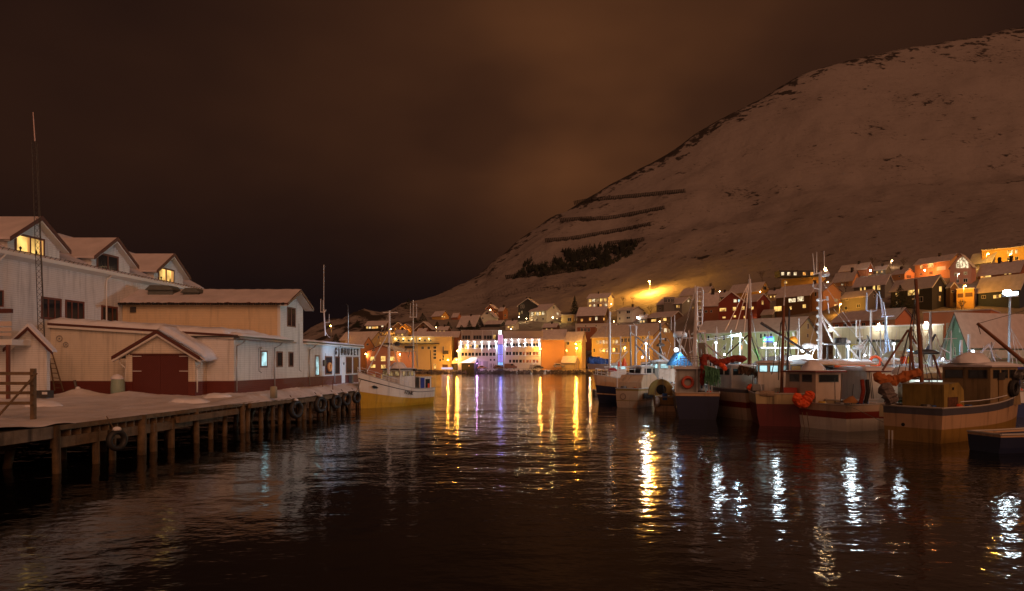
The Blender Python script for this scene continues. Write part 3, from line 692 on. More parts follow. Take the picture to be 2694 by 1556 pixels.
# ladder leaning on the warehouse, box, mound
LD = thing('ladder', 'pale ladder leaning on the white wall beside the porch', 'ladder', at(150, 1030, 54))
a0, a1, b0, b1 = at(144, 1028, 53.4), at(167, 1030, 53.4), at(128, 935, 55.4), at(139, 935, 55.4)
for s_, e_ in ((a0, b0), (a1, b1)):
    mb = MB(); mb.tube(s_, e_, .05, n=6); mb.build('stile', oldwood, LD)
for i in range(7):
    t_ = (i + .6) / 7.4; mb = MB(); mb.tube(a0.lerp(b0, t_), a1.lerp(b1, t_), .03); mb.build('rung', oldwood, LD)
K = thing('generator_crate', 'low black crate with white panels on the snow beside the porch', 'crate', at(110, 1042, 50))
c0, c1 = at(91, 1043, 49), at(127, 1028, 49); mb = MB(); mb.box(c0.x, c1.x, 49, 49.6, DZ, c1.z); mb.build('body', dmetal, K)
for px in (114, 121): a = at(px, 1035, 48.98); mb = MB(); mb.box(a.x - .08, a.x + .08, 48.95, 48.997, a.z - .09, a.z + .09); mb.build('panel', alu, K)
K = thing('snow_scooter_sledge', 'dark upright handle and drawbar of a sledge lying before the red base', 'sledge', at(195, 1030, 54))
mb = MB(); mb.line([at(172, 1033, 54), at(196, 1023, 54), at(205, 1030, 54)], .07); mb.build('drawbar', oldwood, K)
mb = MB(); mb.line([at(205, 1032, 54), at(199, 1015, 54), at(196, 1001, 54)], .11); mb.build('handle', dmetal, K)
mb = MB(); mb.ball(at(205, 1024, 53.9), .2); mb.build('snow_lump', snow, K, True)
for i, (px, py, r) in enumerate(((156, 891, .23), (173, 907, .19))):
    c = at(px, py, 55.72); mb = MB(); mb.torus(c, r, .025, (0, 1, 0)); mb.lathe(c, [(.05, -.05), (.05, .05)], 8, ax='y')
    one('hose_reel', mb, P('grey_reel', (.30, .28, .26), .6), ['round grey rim hung on the white wall, the larger and upper', 'smaller round grey rim hung below another on the white wall'][i], 'wall rim', 'rims hung on the lean-to wall')
# lattice mast
LM = thing('lattice_mast', 'tall thin lattice mast with a white whip antenna before the dormers', 'mast', at(118, 985, 52))
b_ = at(118, 0, 52); bx, by = b_.x, 52; tx = at(92, 0, 52).x; zt = zz(372, 52); w = .24
legs = [(-w, -w * .6), (w, -w * .6), (0, w)]
def lm(i, t_): return V((bx + (tx - bx) * t_ + legs[i][0] * (1 - .35 * t_), by + legs[i][1], DZ + (zt - DZ) * t_))
for i in range(3):
    mb = MB(); mb.tube(lm(i, 0), lm(i, 1), .028, .022); mb.build('leg', dmetal, LM)
mb = MB(); n_ = 44
for k in range(n_):
    for i in range(3): mb.tube(lm(i, k / n_), lm((i + 1) % 3, (k + 1) / n_), .012, n=4); 
mb.build('lattice_bracing', dmetal, LM)
mb = MB(); mb.tube(V((tx, by, zt)), at(87, 296, 52), .045, .03); mb.build('whip_antenna', P('pinkish_whip', (.6, .42, .38), .5), LM)
# antennas on the long warehouse roof
AN = thing('antenna_mast', 'white antenna mast with side whips on the long warehouse roof', 'antenna', at(852, 881, 78))
mb = MB(); mb.tube(at(856, 884, 78), at(852, 815, 78), .09); mb.build('pole', alu, AN)
for p_, q_, r in (((852, 815), (852, 697), .035), ((844, 820), (844, 787), .04), ((866, 849), (866, 827), .035), ((850, 820), (850, 790), .03)):
    mb = MB(); mb.tube(at(*p_, 78), at(*q_, 78), r); mb.build('whip_antenna', alu, AN)
mb = MB(); mb.line([at(843, 821, 78), at(854, 822, 78), at(858, 815, 78)], .05); mb.line([at(852, 850, 78), at(866, 848, 78)], .03); mb.line([at(853, 868, 78), at(862, 884, 78), at(868, 888, 77.6)], .04); mb.build('bracket', alu, AN)
AN = thing('thin_roof_mast', 'thin dark roof mast with a small vane above the SJØHUSET lettering', 'mast', at(916, 900, 84))
mb = MB(); mb.tube(at(916, 905, 84), at(916, 823, 84), .055); mb.build('pole', metal, AN)
mb = MB(); mb.tube(at(916, 823, 84), at(915, 803, 84), .1, .05); mb.tube(at(915, 803, 84), at(910, 800, 84), .03); mb.build('vane', dmetal, AN)
mb = MB(); mb.line([at(915, 812, 84), at(912, 845, 84)], .015); mb.line([at(915, 812, 84), at(919, 840, 84)], .015); mb.build('stay_wires', dmetal, AN)

# tyres hung on the quay
sp = [(52.6, 1.05, .72), (57.8, 1.12, .72), (61.8, 1.12, .66), (64.6, 1.2, .62), (67.8, 1.22, .6), (71.6, 1.25, .6), (75, 1.25, .58)]
tl = ['big black tyre fender at the near end of the tyre row', 'second black tyre of the row, with snow in its hub', 'third black tyre of the row hung under the snow edge',
      'fourth black tyre of the row, middle of the quay', 'fifth black tyre of the row, beside the coiled rope', 'sixth black tyre hung before the white door', 'last black tyre fender beside the yellow boat bow']
def tyre(y, z, Rr, label):
    t_ = thing('tyre_fender', label, 'tyre', wx(ER + .55, y, 0), 0, 'tyres hung along the quay')
    c = wx(ER + .58, y, z); ax = V((1, -.45, 0)).normalized()
    mb = MB(); mb.torus(c, Rr * .76, Rr * .26, ax, 24, 8); mb.build('rubber', rubber, t_, True)
    mb = MB(); mb.torus(c + ax * .02, Rr * .6, .035, ax, 22, 6); mb.build('bead', P('bead_grey', (.09, .09, .09), .45), t_, True)
    mb = MB(); mb.tube(wx(ER + .1, y, DZ + .05), c + V((0, 0, Rr * .5)), .025); mb.build('rope', oldwood, t_)
    mb = MB(); mb.lathe(c + V((0, 0, Rr * .98)), [(.2, -.04), (.17, .08), (.05, .13)], 9); mb.build('snow_cap', snow, t_, True)
    return t_
for (y, z, r), lb in zip(sp, tl): tyre(y, z, r, lb)
tyre(31.6, 1.05, .5, 'single tyre with a snow cap on the near piles')
# rope, mooring line, bollards, life ring, rails
mb = MB(); mb.line([at(636, 1100, 50), at(648, 1128, 50), at(650, 1140, 50), at(655, 1112, 50)], .05); mb.line([at(652, 1080, 51), at(654, 1100, 51), at(648, 1120, 51), at(655, 1128, 51), at(664, 1131, 51)], .04)
one('frayed_rope', mb, P('pale_rope', (.42, .28, .16), .9), 'loose pale rope dangling from the quay to the water', 'rope')
pts = [at(949, 998, 67), at(943, 1018, 67.3), at(932, 1045, 67.6), at(918, 1062, 67.8), at(905, 1066, 67.9), at(893, 1062, 68)]
mb = MB(); mb.line(pts, .045); one('mooring_line', mb, P('mooring_rope', (.35, .32, .26), .9), 'slack mooring line from the yellow and white boat to the quay', 'rope')
mb = MB(); mb.line([at(948, 1000, 66), at(975, 940, 68), at(1011, 888, 69)], .025)
c = at(720, 1020, 49); mb = MB(); mb.lathe((c.x, c.y, DZ), [(.25, 0), (.25, .75), (.22, .82), (.02, .86)], 12); one('bollard', mb, P('pale_bollard', (.36, .34, .24), .7), 'pale round mooring post standing in the quay snow', 'bollard', smooth=True)
c = at(852, 973, 77); mb = MB(); mb.torus(wx(-26.85, 77.9, 4.15), .42, .13, nxx, 22, 8); one('life_ring', mb, P('orange_ring', (.60, .22, .05), .5), 'orange life ring on the wall between box and dark windows', 'life ring', smooth=True)
mb = MB(SH); mb.line([(ER - .7, 62, DZ), (ER - .7, 62, DZ + .95), (ER - .2, 63.2, DZ + .95), (ER - .2, 63.2, DZ - .9)], .035); one('ladder_rail', mb, rust, 'bent rusty ladder handrail rising from the quay edge', 'handrail')
# ---------------- houses ----------------
def col(name, c, **k): return P(name, c, .7, lines=1, lper=.35, lcol=.8, var=.08, vscale=.3, **k)
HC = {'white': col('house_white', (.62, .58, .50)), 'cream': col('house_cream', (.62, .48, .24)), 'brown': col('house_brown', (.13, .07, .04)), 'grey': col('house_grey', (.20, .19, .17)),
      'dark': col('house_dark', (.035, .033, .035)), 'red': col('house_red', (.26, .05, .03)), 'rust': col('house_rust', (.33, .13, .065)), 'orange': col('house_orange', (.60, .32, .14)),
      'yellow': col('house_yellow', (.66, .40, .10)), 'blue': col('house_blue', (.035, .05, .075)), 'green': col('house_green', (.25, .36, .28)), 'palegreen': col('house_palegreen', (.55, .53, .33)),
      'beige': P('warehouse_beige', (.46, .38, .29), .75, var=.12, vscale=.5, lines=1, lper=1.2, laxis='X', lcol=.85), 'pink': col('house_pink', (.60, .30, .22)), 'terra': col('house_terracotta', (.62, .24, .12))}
def house(label, px0, pxm, px1, pb, pe, pr, colr, phi, wins=(), Y=None, cat='house', ridge='s', name='house', chim=(), group='houses on the hillside', flat=False, rmat=None, seed=0):
    """corner at pxm; front runs to px0 (phi>0, gable side shows to px1); phi<0: gable side shows px0..pxm, front pxm..px1"""
    Y = Y or groundY(pxm, pb); az = math.atan((pxm - CX) / F); c = at(pxm, pb, Y)
    if colr == 'white' and False: pass
    ph = R(abs(phi)); k = Y / F * math.cos(az) / 1.0
    sg = 1 if phi >= 0 else -1
    if sg > 0: fw, sd = (pxm - px0) * k / math.cos(ph), (px1 - pxm) * k / max(.18, math.sin(ph))
    else: fw, sd = (px1 - pxm) * k / math.cos(ph), (pxm - px0) * k / max(.18, math.sin(ph))
    if px1 == pxm: sd = fw * .6
    rz = -az - sg * ph
    hh = (pb - pe) / F * Y; rh = (pe - pr) / F * Y
    t = thing(name, label, cat, c, rz, group)
    M = WM[t] @ Matrix.Diagonal((-sg, 1, 1, 1))     # local: x from the corner along the front, y along the side
    wm_ = HC[colr]; base = -4
    fn = M.to_3x3() @ V((0, -1, 0)); fu = WM[t].to_3x3() @ V((1, 0, 0)); sn_ = M.to_3x3() @ V((-1, 0, 0)); su = M.to_3x3() @ V((0, 1, 0))
    mb = MB(M)
    if flat: mb.box(0, fw, 0, sd, base, hh); mb.build('wall', wm_, t)
    elif ridge == 's': mb.prism([(0, 0, base), (0, sd, base), (0, sd, hh), (0, sd / 2, hh + rh - .05), (0, 0, hh)], (fw, 0, 0)); mb.build('wall', wm_, t)
    else: mb.prism([(0, 0, base), (fw, 0, base), (fw, 0, hh), (fw / 2, 0, hh + rh - .05), (0, 0, hh)], (0, sd, 0)); mb.build('wall', wm_, t)
    th = .22; ov = min(.55, fw * .06); mb = MB(M); tr = MB(M)
    if flat:
        mb.box(-.2, fw + .2, -.2, sd + .2, hh + .002, hh + .3)
    elif ridge == 's':
        s_ = rh / (sd / 2)
        for y0, y1 in ((-ov, sd / 2), (sd + ov, sd / 2)):
            mb.prism([(-ov, y0, hh - ov * s_ + .02), (-ov, y1, hh + rh + .02), (-ov, y1, hh + rh + th), (-ov, y0, hh - ov * s_ + th)], (fw + 2 * ov, 0, 0))
            tr.prism([(-ov - .08, y0, hh - ov * s_ - .12), (-ov - .08, y1, hh + rh - .12), (-ov - .08, y1, hh + rh + .08), (-ov - .08, y0, hh - ov * s_ + .08)], (.078, 0, 0))
    else:
        s_ = rh / (fw / 2)
        for x0, x1 in ((-ov, fw / 2), (fw + ov, fw / 2)):
            mb.prism([(x0, -ov, hh - ov * s_ + .02), (x1, -ov, hh + rh + .02), (x1, -ov, hh + rh + th), (x0, -ov, hh - ov * s_ + th)], (0, sd + 2 * ov, 0))
            tr.prism([(x0, -ov - .08, hh - ov * s_ - .12), (x1, -ov - .08, hh + rh - .12), (x1, -ov - .08, hh + rh + .08), (x0, -ov - .08, hh - ov * s_ + .08)], (0, .078, 0))
    rf = mb.build('roof', rmat or snowroof, t)
    if tr.v: tr.build('bargeboard', wtrim if colr in ('brown', 'dark', 'red', 'grey', 'blue') else trim, rf)
    for cx_, ch in chim:
        x = abs(pxm - cx_) * k; y = sd * .5; mb = MB(M); z = hh + (rh if not flat else 0)
        mb.box(x - .45, x + .45, y - .4, y + .4, z - .6, z + ch); mb.build('chimney', P('chimney_soot', (.05, .04, .035), .9), rf)
    for w in wins:
        wx_, wy, ww, wh, kd = w[:5]; front = (wx_ < pxm) if sg > 0 else (wx_ > pxm)
        z = (pb - wy - wh / 2) / F * Y; hgt = wh / F * Y
        if front: x = abs(pxm - wx_) * k / math.cos(ph); p = M @ V((x, 0, z)); u, n_ = fu, fn; wd = ww * k / math.cos(ph)
        else: y = abs(wx_ - pxm) * k / max(.18, math.sin(ph)); p = M @ V((0, y, z)); u, n_ = su, sn_; wd = ww * k / max(.18, math.sin(ph))
        if kd in 'DX': 
            Tm = Matrix(((u.x, -n_.x, 0, p.x), (u.y, -n_.y, 0, p.y), (0, 0, 1, p.z), (0, 0, 0, 1))); mb = MB(Tm); mb.box(-wd / 2, wd / 2, -.05, -.004, 0, hgt); mb.build('garage_door' if kd == 'D' else 'panel', HC['brown'] if kd == 'D' else wtrim, t); continue
        window(t, p, u, n_, wd, hgt, kd, None if colr not in ('white', 'cream', 'palegreen') or seed else (wtrim if len(w) < 6 else brownfr), 1 if wd > 1.1 else 0, fw=.09)
    return t
def row(xs, y, w, h, k):
    return [(x, y, w, h, k[i % len(k)]) for i, x in enumerate(xs)]

# left knoll
house('low brown house with a long row of lit windows below the rocky knoll', 961, 1012, 1028, 869, 856, 844, 'brown', 20, row([966, 973, 980, 986, 992], 862, 5.5, 6, 'YwYoY') + [(1006, 859, 6, 4, 'w')])
house('small brown twin gable house on the knoll, the left gable', 1034, 1062, 1068, 874, 860, 849, 'brown', 12, [(1043, 865, 4, 4, 'd'), (1053, 866, 4, 4, 'd')], ridge='f')
house('yellow-lit small gable house right of the twin brown gable', 1052, 1082, 1088, 881, 862, 852, 'yellow', 12, [(1065, 866, 5, 5, 'd'), (1072, 873, 5, 4, 'Y')], ridge='f')
house('brown house with wide snowy gable behind the cream hotel, left', 1092, 1136, 1147, 880, 866, 847, 'brown', 25, [(1118, 857, 4, 4, 'd')], ridge='f')
house('ochre gabled house above the long snowy roof at left', 893, 978, 1011, 930, 893, 872, 'cream', 40, [(996, 887, 4, 7, 'd'), (1001, 902, 3.5, 6, 'Y')], Y=335, group='waterfront buildings')
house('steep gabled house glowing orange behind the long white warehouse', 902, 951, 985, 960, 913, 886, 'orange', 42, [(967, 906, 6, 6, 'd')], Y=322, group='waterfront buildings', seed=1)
house('mustard house alone high on the slope with two bright windows', 1136, 1160, 1181, 842, 831, 818, 'yellow', 45, [(1163.5, 833, 3.2, 3.2, 'Y'), (1169.5, 834, 3.2, 3.2, 'Y')])
house('small dark red house near the mustard one', 1188, 1204, 1214, 842, 834, 824, 'rust', 40, [])
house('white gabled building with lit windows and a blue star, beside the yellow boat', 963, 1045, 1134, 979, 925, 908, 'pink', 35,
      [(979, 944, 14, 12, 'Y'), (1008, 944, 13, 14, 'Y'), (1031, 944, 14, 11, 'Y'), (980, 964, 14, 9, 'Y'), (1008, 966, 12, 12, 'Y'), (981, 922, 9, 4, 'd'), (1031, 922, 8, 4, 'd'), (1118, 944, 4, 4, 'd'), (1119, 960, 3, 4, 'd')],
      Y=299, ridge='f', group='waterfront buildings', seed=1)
HT = house('cream flat-roofed hotel with a lamp-lit recessed top storey', 1001, 1189, 1189, 976, 887, 887, 'cream', 3,
      [(1048, 896.5, 6, 6, 'd'), (1061, 896.5, 6, 6, 'd'), (1076, 896.5, 6, 6, 'd'), (1104, 896, 6, 6, 'd'), (1118, 896, 5, 6, 'd'), (1133, 896, 5, 6, 'd'),
       (1144, 915, 8, 7, 'd'), (1144, 924, 8, 7, 'd'), (1144, 933, 8, 7, 'd'), (1144, 942, 8, 7, 'd'), (1166, 920, 3.5, 17, 'd'), (1166, 942, 5, 14, 'd'), (1158, 948, 5, 7, 'd'), (1112, 916, 7, 8, 'd'), (1128, 916, 7, 8, 'd'), (1144, 964, 6, 12, 'Y'), (1171, 964, 14, 9, 'D')],
      Y=312, group='waterfront buildings', flat=True, cat='hotel')
p0, p1 = at(1008, 905, 310.4), at(1156, 905, 310.4)
mb = MB(); mb.box(p0.x, p1.x, 309.2, 311.6, p0.z - .15, p0.z + .25); mb.build('canopy', dmetal, HT)
mb = MB(); a, b_ = at(1165, 932, 310.6), at(1180, 923, 310.6); mb.box(a.x, b_.x, 310, 311.6, a.z, a.z + .1); mb.box(a.x, b_.x, 310, 310.05, a.z + .1, b_.z); mb.build('balcony', dmetal, HT)
for px, od in ((1040, 'first'), (1061, 'second'), (1083, 'third'), (1105, 'fourth'), (1128, 'last')):
    g_ = thing('wall_lamp', od + ' from the left of the round warm lamps along the cream hotel top storey', 'lamp', at(px, 892, 310.9), 0, 'lamps under the hotel eave')
    mb = MB(); mb.ball(at(px, 891.5, 310.9), .22); mb.build('bulb', em('hotel_bulb', (1, .8, .4), 9), g_); lamp(g_, at(px, 892.5, 310.0), 90, (1, .72, .25), .2)
house('long dark snowy roof ridge behind the cream hotel', 1082, 1205, 1214, 905, 886, 872, 'rust', 15, [], Y=335, group='waterfront buildings')
SHD = house('dark low boathouse with snowy roof in front of the white lit building', 1192, 1248, 1259, 974, 953, 942, 'dark', 30, [(1207, 963, 3, 3, 'o'), (1234, 963, 3, 3, 'o')], Y=303, cat='shed', group='waterfront buildings')
# mid slope
house('large A-frame roof house, its dark gable behind the fir trees', 1203, 1249, 1273, 868, 857, 829, 'dark', 38, [(1258, 850, 3, 7, 'd'), (1262, 858, 3, 3, 'd')], chim=((1222, 1.0),))
house('pinkish white gabled house with one warm wall lamp, above the A-frame roof', 1262, 1300, 1311, 850, 834, 815, 'white', 22, [(1281, 824, 8, 6, 'd'), (1270, 837, 5, 5, 'd')], ridge='f')
house('brown house under the red-orange street lamp', 1278, 1301, 1310, 826, 812, 801, 'brown', 30, [(1290, 818, 4, 4, 'o')], chim=((1285, 1.6),), ridge='f')
house('narrow reddish house with a dark flat chimney between the lamp house and the black house', 1311, 1324, 1336, 842, 818, 808, 'rust', 40, [(1329, 830, 4, 6, 'd')], chim=((1318, 1.6),))
house('tall black gabled house on the lower slope', 1363, 1414, 1424, 842, 803, 785, 'dark', 15, [(1399, 792, 3.5, 5, 'd'), (1371, 806, 3.5, 9, 'd'), (1377, 806, 3.5, 9, 'd'), (1362 + 4, 824, 3.5, 6, 'Y'), (1373, 821, 3, 7, 'g')], ridge='f', chim=((1388, 1.3), (1380, 1.3)))
house('white two-storey house with a row of five lit windows and pale gable', 1392, 1438, 1476, 849, 817, 798, 'white', 40, row([1400, 1407, 1414, 1421, 1429], 824.5, 5.5, 9.5, 'wYwYw') + [(1401, 840, 4, 5, 'd'), (1412, 840, 5, 5, 'd'), (1429, 839, 5, 5, 'd'), (1457, 808, 5, 7, 'd'), (1467, 824, 5, 7, 'w')])
house('long low garage block with dim lights right of the white two-storey house', 1476, 1504, 1511, 850, 829, 828, 'cream', 20, [(1465, 838, 3, 3, 'w'), (1480, 837, 3, 3, 'w'), (1498, 841, 10, 9, 'd')], flat=True)
house('bright white house at top of slope with two rows of glowing windows', 1545, 1600, 1614, 816, 782, 770, 'white', 22, row([1552, 1561.5, 1572, 1582, 1592], 789, 7.5, 8, 'YwgYY') + row([1552, 1563, 1580, 1594], 804, 6, 9, 'Ywow'), chim=((1565, 1.2),))
house('dark brown house with four orange candle-lit windows', 1517, 1590, 1604, 856, 828, 805, 'brown', 18, [(1530, 841, 6, 7, 'o'), (1552, 839, 6, 8, 'o'), (1569, 838, 6, 9, 'w'), (1589, 840, 4, 7, 'o')], chim=((1566, 1.5),))
house('cream cottage with four dark windows and a black chimney', 1623, 1664, 1692, 849, 815, 806, 'white', 30, [(1630, 821, 5, 7, 'd'), (1653, 821, 10, 8, 'd'), (1630, 837, 5, 7, 'd'), (1653, 836, 10, 6, 'd'), (1684, 835, 8, 5, 'Y')], chim=((1648, 1.6),))
house('grey house with a white-framed three-pane roof dormer', 1725, 1794, 1828, 832, 798, 780, 'grey', 30, [(1735, 809, 6, 7, 'd'), (1752, 808.5, 10, 11, 'Y'), (1767, 807, 6, 8, 'Y'), (1784, 806, 9, 8, 'Y'), (1811, 790, 4, 6, 'w'), (1817, 807, 4, 6, 'g'), (1823, 807, 3, 5, 'o')])
DR = house('boxy roof dormer with three dark panes', 1746, 1774, 1775, 800, 783, 782, 'grey', 5, row([1751, 1760, 1769], 791, 8, 9, 'ddd'), Y=groundY(1794, 832) + 3, flat=True, group='houses on the hillside')
DR['label'] = 'boxy roof dormer with three dark panes on the grey house'
house('low grey-roofed house with a pair of yellow windows below the dormer house', 1702, 1766, 1800, 852, 833, 818, 'brown', 35, [(1719, 841, 14, 7, 'Y'), (1749, 840, 9, 8, 'Y')])
house('wide snowy roof with a small pale gable at the top of town, centre right', 1786, 1860, 1886, 790, 772, 752, 'white', 35, [], chim=((1856, 1.6),))
house('russet long house with small white-framed windows behind the ladder mast', 1846, 1890, 1892, 842, 795, 771, 'rust', 8, [(1857, 801, 8, 8, 'd'), (1857, 819, 8, 7, 'd'), (1871, 819, 5, 7, 'd')], chim=((1876, 2.2), (1907, 2.2)))
house('dark red gabled house with a lit three-part window and cool upper light', 1889, 1960, 1966, 845, 795, 767, 'red', 10, [(1901, 813, 18, 9, 'Y'), (1932, 812, 9, 10, 'Y'), (1955, 811, 9, 9, 'Y'), (1934, 791, 9, 9, 'w'), (1944, 791, 5, 8, 'c'), (1904, 834, 9, 5, 'Y'), (1933, 832, 7, 6, 'Y')], ridge='f')
house('dark red house with a deep gable right of the cool-lit red one', 1960, 1991, 2026, 842, 792, 772, 'red', 45, [(1979, 810, 8, 8, 'Y'), (1956, 832, 7, 7, 'Y'), (2006, 796, 5, 11, 'Y')])
house('house with glowing wall strip and glazed gable at the top of the red row', 1914, 1999, 2024, 780, 764, 741, 'yellow', 35, [(2012, 757, 9, 10, 'd'), (1968, 772, 10, 3, 'o')], chim=((1951, 1.6),))
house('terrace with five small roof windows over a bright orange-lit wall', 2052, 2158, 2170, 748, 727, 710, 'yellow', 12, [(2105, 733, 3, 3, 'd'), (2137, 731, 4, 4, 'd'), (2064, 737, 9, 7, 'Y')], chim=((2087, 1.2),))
tt = thing('dark_upper_storey', 'black upper storey with five small lit windows above the orange wall', 'house', at(2158, 728, groundY(2158, 748)), 0, 'houses on the hillside')
Yt = groundY(2158, 748) - .4; mb = MB(); a, b_ = at(2053, 728, Yt), at(2160, 711, Yt); mb.prism([(a.x, a.y, a.z), (b_.x, a.y, a.z), (b_.x, a.y + 1.2, b_.z), (a.x, a.y + 1.2, b_.z)], (0, 6, 0)); mb.build('wall', HC['dark'], tt)
for px, k in ((2059, 'w'), (2075, 'w'), (2092, 'w'), (2116, 'o'), (2136, 'o')):
    c = at(px, 725, Yt - .02); window(tt, c, ux, nyy, 1.4, 1.5, k, wtrim, 0)
house('brown house with a wide row of pale windows and a big yellow corner window', 2038, 2130, 2166, 824, 775, 745, 'brown', 30, [(2083, 787, 20, 11, 'w'), (2106, 785, 18, 13, 'w'), (2043, 807, 22, 14, 'Y'), (2079, 807, 6, 10, 'Y'), (2116, 805, 9, 10, 'Y')], chim=((2125, 1.5),))
house('orange-lit gabled house with a garage mouth, behind the tall white mast', 2100, 2166, 2213, 818, 765, 743, 'orange', 42, [(2167 + 33, 789, 10, 8, 'g'), (2201, 806, 12, 13, 'Y'), (2146, 772, 6, 12, 'd'), (2158, 772, 6, 12, 'd')])
house('small grey boathouse roof low among the dark red houses', 2002, 2032, 2047, 842, 826, 814, 'grey', 40, [])
house('unlit grey-brown house with two dark windows and a pale gable', 2211, 2282, 2309, 818, 778, 762, 'grey', 40, [(2226, 783, 8, 7, 'd'), (2265, 779, 9, 7, 'd'), (2224, 806, 9, 10, 'd'), (2258, 803, 10, 10, 'd'), (2300, 778, 5, 7, 'd')])
house('long salmon-pink building behind the floodlit warehouse', 2176, 2355, 2402, 930, 837, 810, 'terra', 35, row([2188, 2213, 2240, 2268, 2297, 2327], 849, 11, 9, 'd'), Y=188, group='waterfront buildings')
house('red-brown house with a small gable lamp near the top of town', 2206, 2280, 2298, 727, 706, 690, 'rust', 30, [(2247, 712, 5, 3, 'd'), (2288, 722, 8, 5, 'o')], chim=((2246, 1.4),))
house('house with snow roof and small orange gable below the red-brown one', 2190, 2243, 2263, 754, 735, 713, 'orange', 38, [(2216, 746, 6, 5, 'w')], chim=((2229, 1.8),))
house('brown house with two pairs of yellow windows under a long snowy roof', 2243, 2328, 2350, 785, 746, 722, 'grey', 28, [(2263, 756, 5, 10, 'Y'), (2274, 756, 5, 10, 'Y'), (2299, 754, 7, 14, 'Y'), (2312, 755, 9, 14, 'Y')])
house('small orange gable annex left of the big orange house', 2345, 2380, 2406, 740, 719, 706, 'orange', 40, [(2366, 726, 5, 4, 'd'), (2391, 728, 12, 8, 'D')], chim=((2352, 1.4),))
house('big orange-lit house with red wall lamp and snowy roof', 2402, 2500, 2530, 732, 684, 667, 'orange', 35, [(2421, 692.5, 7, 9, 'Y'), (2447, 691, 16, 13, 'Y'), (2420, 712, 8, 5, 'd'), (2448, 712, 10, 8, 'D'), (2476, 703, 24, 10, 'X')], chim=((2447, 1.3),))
GG = house('house with a tall glazed triangular gable and balconies', 2498, 2556, 2568, 748, 700, 666, 'pink', 12, [(2514, 719, 8, 9, 'g'), (2540, 718, 10, 9, 'g'), (2519, 737, 8, 10, 'd'), (2540, 737, 12, 10, 'd')], ridge='f', seed=1)
Yg = groundY(2556, 748) - .7; mb = MB()
gl = [[(2513, 706), (2513, 692), (2521, 683), (2521, 706)], [(2522, 706), (2522, 682), (2530, 676), (2530, 706)], [(2531, 706), (2531, 677), (2538, 684), (2538, 706)], [(2539, 706), (2539, 685), (2545, 692), (2545, 706)]]
azg = math.atan((2556 - CX) / F) + R(12)
def gp(px, py):
    k_ = math.tan(azg); X = at(2556, 0, Yg + .1); c = X.x; t_ = (px - CX) / F
    y = (X.y + c * k_ ) / (1 + t_ * k_) if False else None
    # intersect the view column with the gable plane through the corner
    nx_, ny_ = math.sin(-azg), -math.cos(azg); cx_, cy_ = at(2556, 0, groundY(2556, 748)).x, groundY(2556, 748)
    d_ = (nx_ * cx_ + ny_ * cy_); y = (d_ + .12) / (nx_ * t_ + ny_); return at(px, py, y)
for q_ in gl: mb.poly([gp(*a) + V((0, -.55, 0)) for a in q_])
mb.build('glazed_gable', lit['w'], GG)
house('snowy roof with pale gable between glass gable house and yellow building', 2548, 2608, 2634, 700, 686, 660, 'grey', 35, [], chim=((2606, 1.5),))
house('long bright yellow building at the top right edge', 2577, 2720, 2740, 690, 647, 640, 'yellow', 8, row([2651, 2661, 2673], 658, 6, 10, 'Yww') + row([2653, 2674], 676, 10, 9, 'd'), flat=True)
house('brown house with two wide yellow strip windows at the right edge', 2568, 2682, 2704, 736, 713, 683, 'rust', 22, [(2582, 720, 14, 9, 'o'), (2597, 720, 17, 9, 'Y'), (2645, 716, 7, 7, 'Y'), (2657, 716, 8, 8, 'Y')], chim=((2612, 2), (2646, 2)))
house('large black gabled house with a broad yellow window', 2336, 2452, 2490, 818, 753, 724, 'dark', 40, [(2356, 765, 11, 12, 'Y'), (2393, 764, 14, 16, 'Y'), (2409, 763, 18, 17, 'Y'), (2474, 760, 7, 14, 'Y'), (2472.5, 785, 5, 14, 'o'), (2354, 789, 8, 9, 'g'), (2420, 785, 16, 14, 'd'), (2402, 782, 8, 4, 'X')])
house('brown annex with gold-lit snow on its eave, right of the large black house', 2488, 2500, 2520, 812, 757, 744, 'brown', 50, [(2506, 768, 8, 6, 'd')])
house('lamp-lit orange garage with two dark doors', 2516, 2562, 2566, 812, 760, 757, 'yellow', 8, [(2526, 776, 15, 11, 'D'), (2549, 775, 20, 11, 'D')], flat=True, cat='garage')
house('dark blue house with two lit windows behind the floodlight', 2563, 2682, 2712, 812, 757, 720, 'blue', 28, [(2615, 776, 8, 9, 'Y'), (2630, 775, 6, 9, 'Y'), (2622, 776, 6, 9, 'g'), (2584, 774, 12, 9, 'd')])
house('low terracotta wall-like building above the green gabled warehouse', 2419, 2606, 2640, 862, 816, 812, 'terra', 8, [], Y=178, flat=True, group='waterfront buildings')

# quay-side buildings
MU = house('municipal ochre building with two rows of windows and a street lamp glow', 1541, 1718, 1779, 972, 882, 848, 'cream', 40,
      row([1559, 1568, 1578, 1587, 1598, 1608, 1617], 896, 6, 11, 'YgwYwYw') + row([1632, 1643, 1654], 893, 8, 11, 'd') + row([1569, 1578, 1588, 1608, 1617], 919, 6.5, 12, 'oYYYd') + row([1632, 1643], 919, 8, 12, 'YY') +
      [(1549, 919, 5, 11, 'd'), (1691, 890, 5, 10, 'g'), (1700, 890, 5, 10, 'Y'), (1751, 868, 8, 11, 'w'), (1761, 869, 6, 10, 'g'), (1751, 893, 6, 10, 'd')], Y=278, group='waterfront buildings', cat='building', seed=1)
house('small ochre block with three framed dark windows left of the municipal roof', 1518, 1566, 1572, 900, 861, 858, 'rust', 8, row([1531, 1540, 1549], 868, 7, 10, 'd'), Y=326, flat=True, group='waterfront buildings')
house('dim cream house with gable and drainpipe right of the orange wall', 1487, 1530, 1541, 972, 894, 873, 'cream', 30, [(1494, 902, 7, 11, 'd'), (1490, 922, 4, 8, 'd'), (1526, 900, 5, 6, 'd')], Y=303, group='waterfront buildings', seed=1)
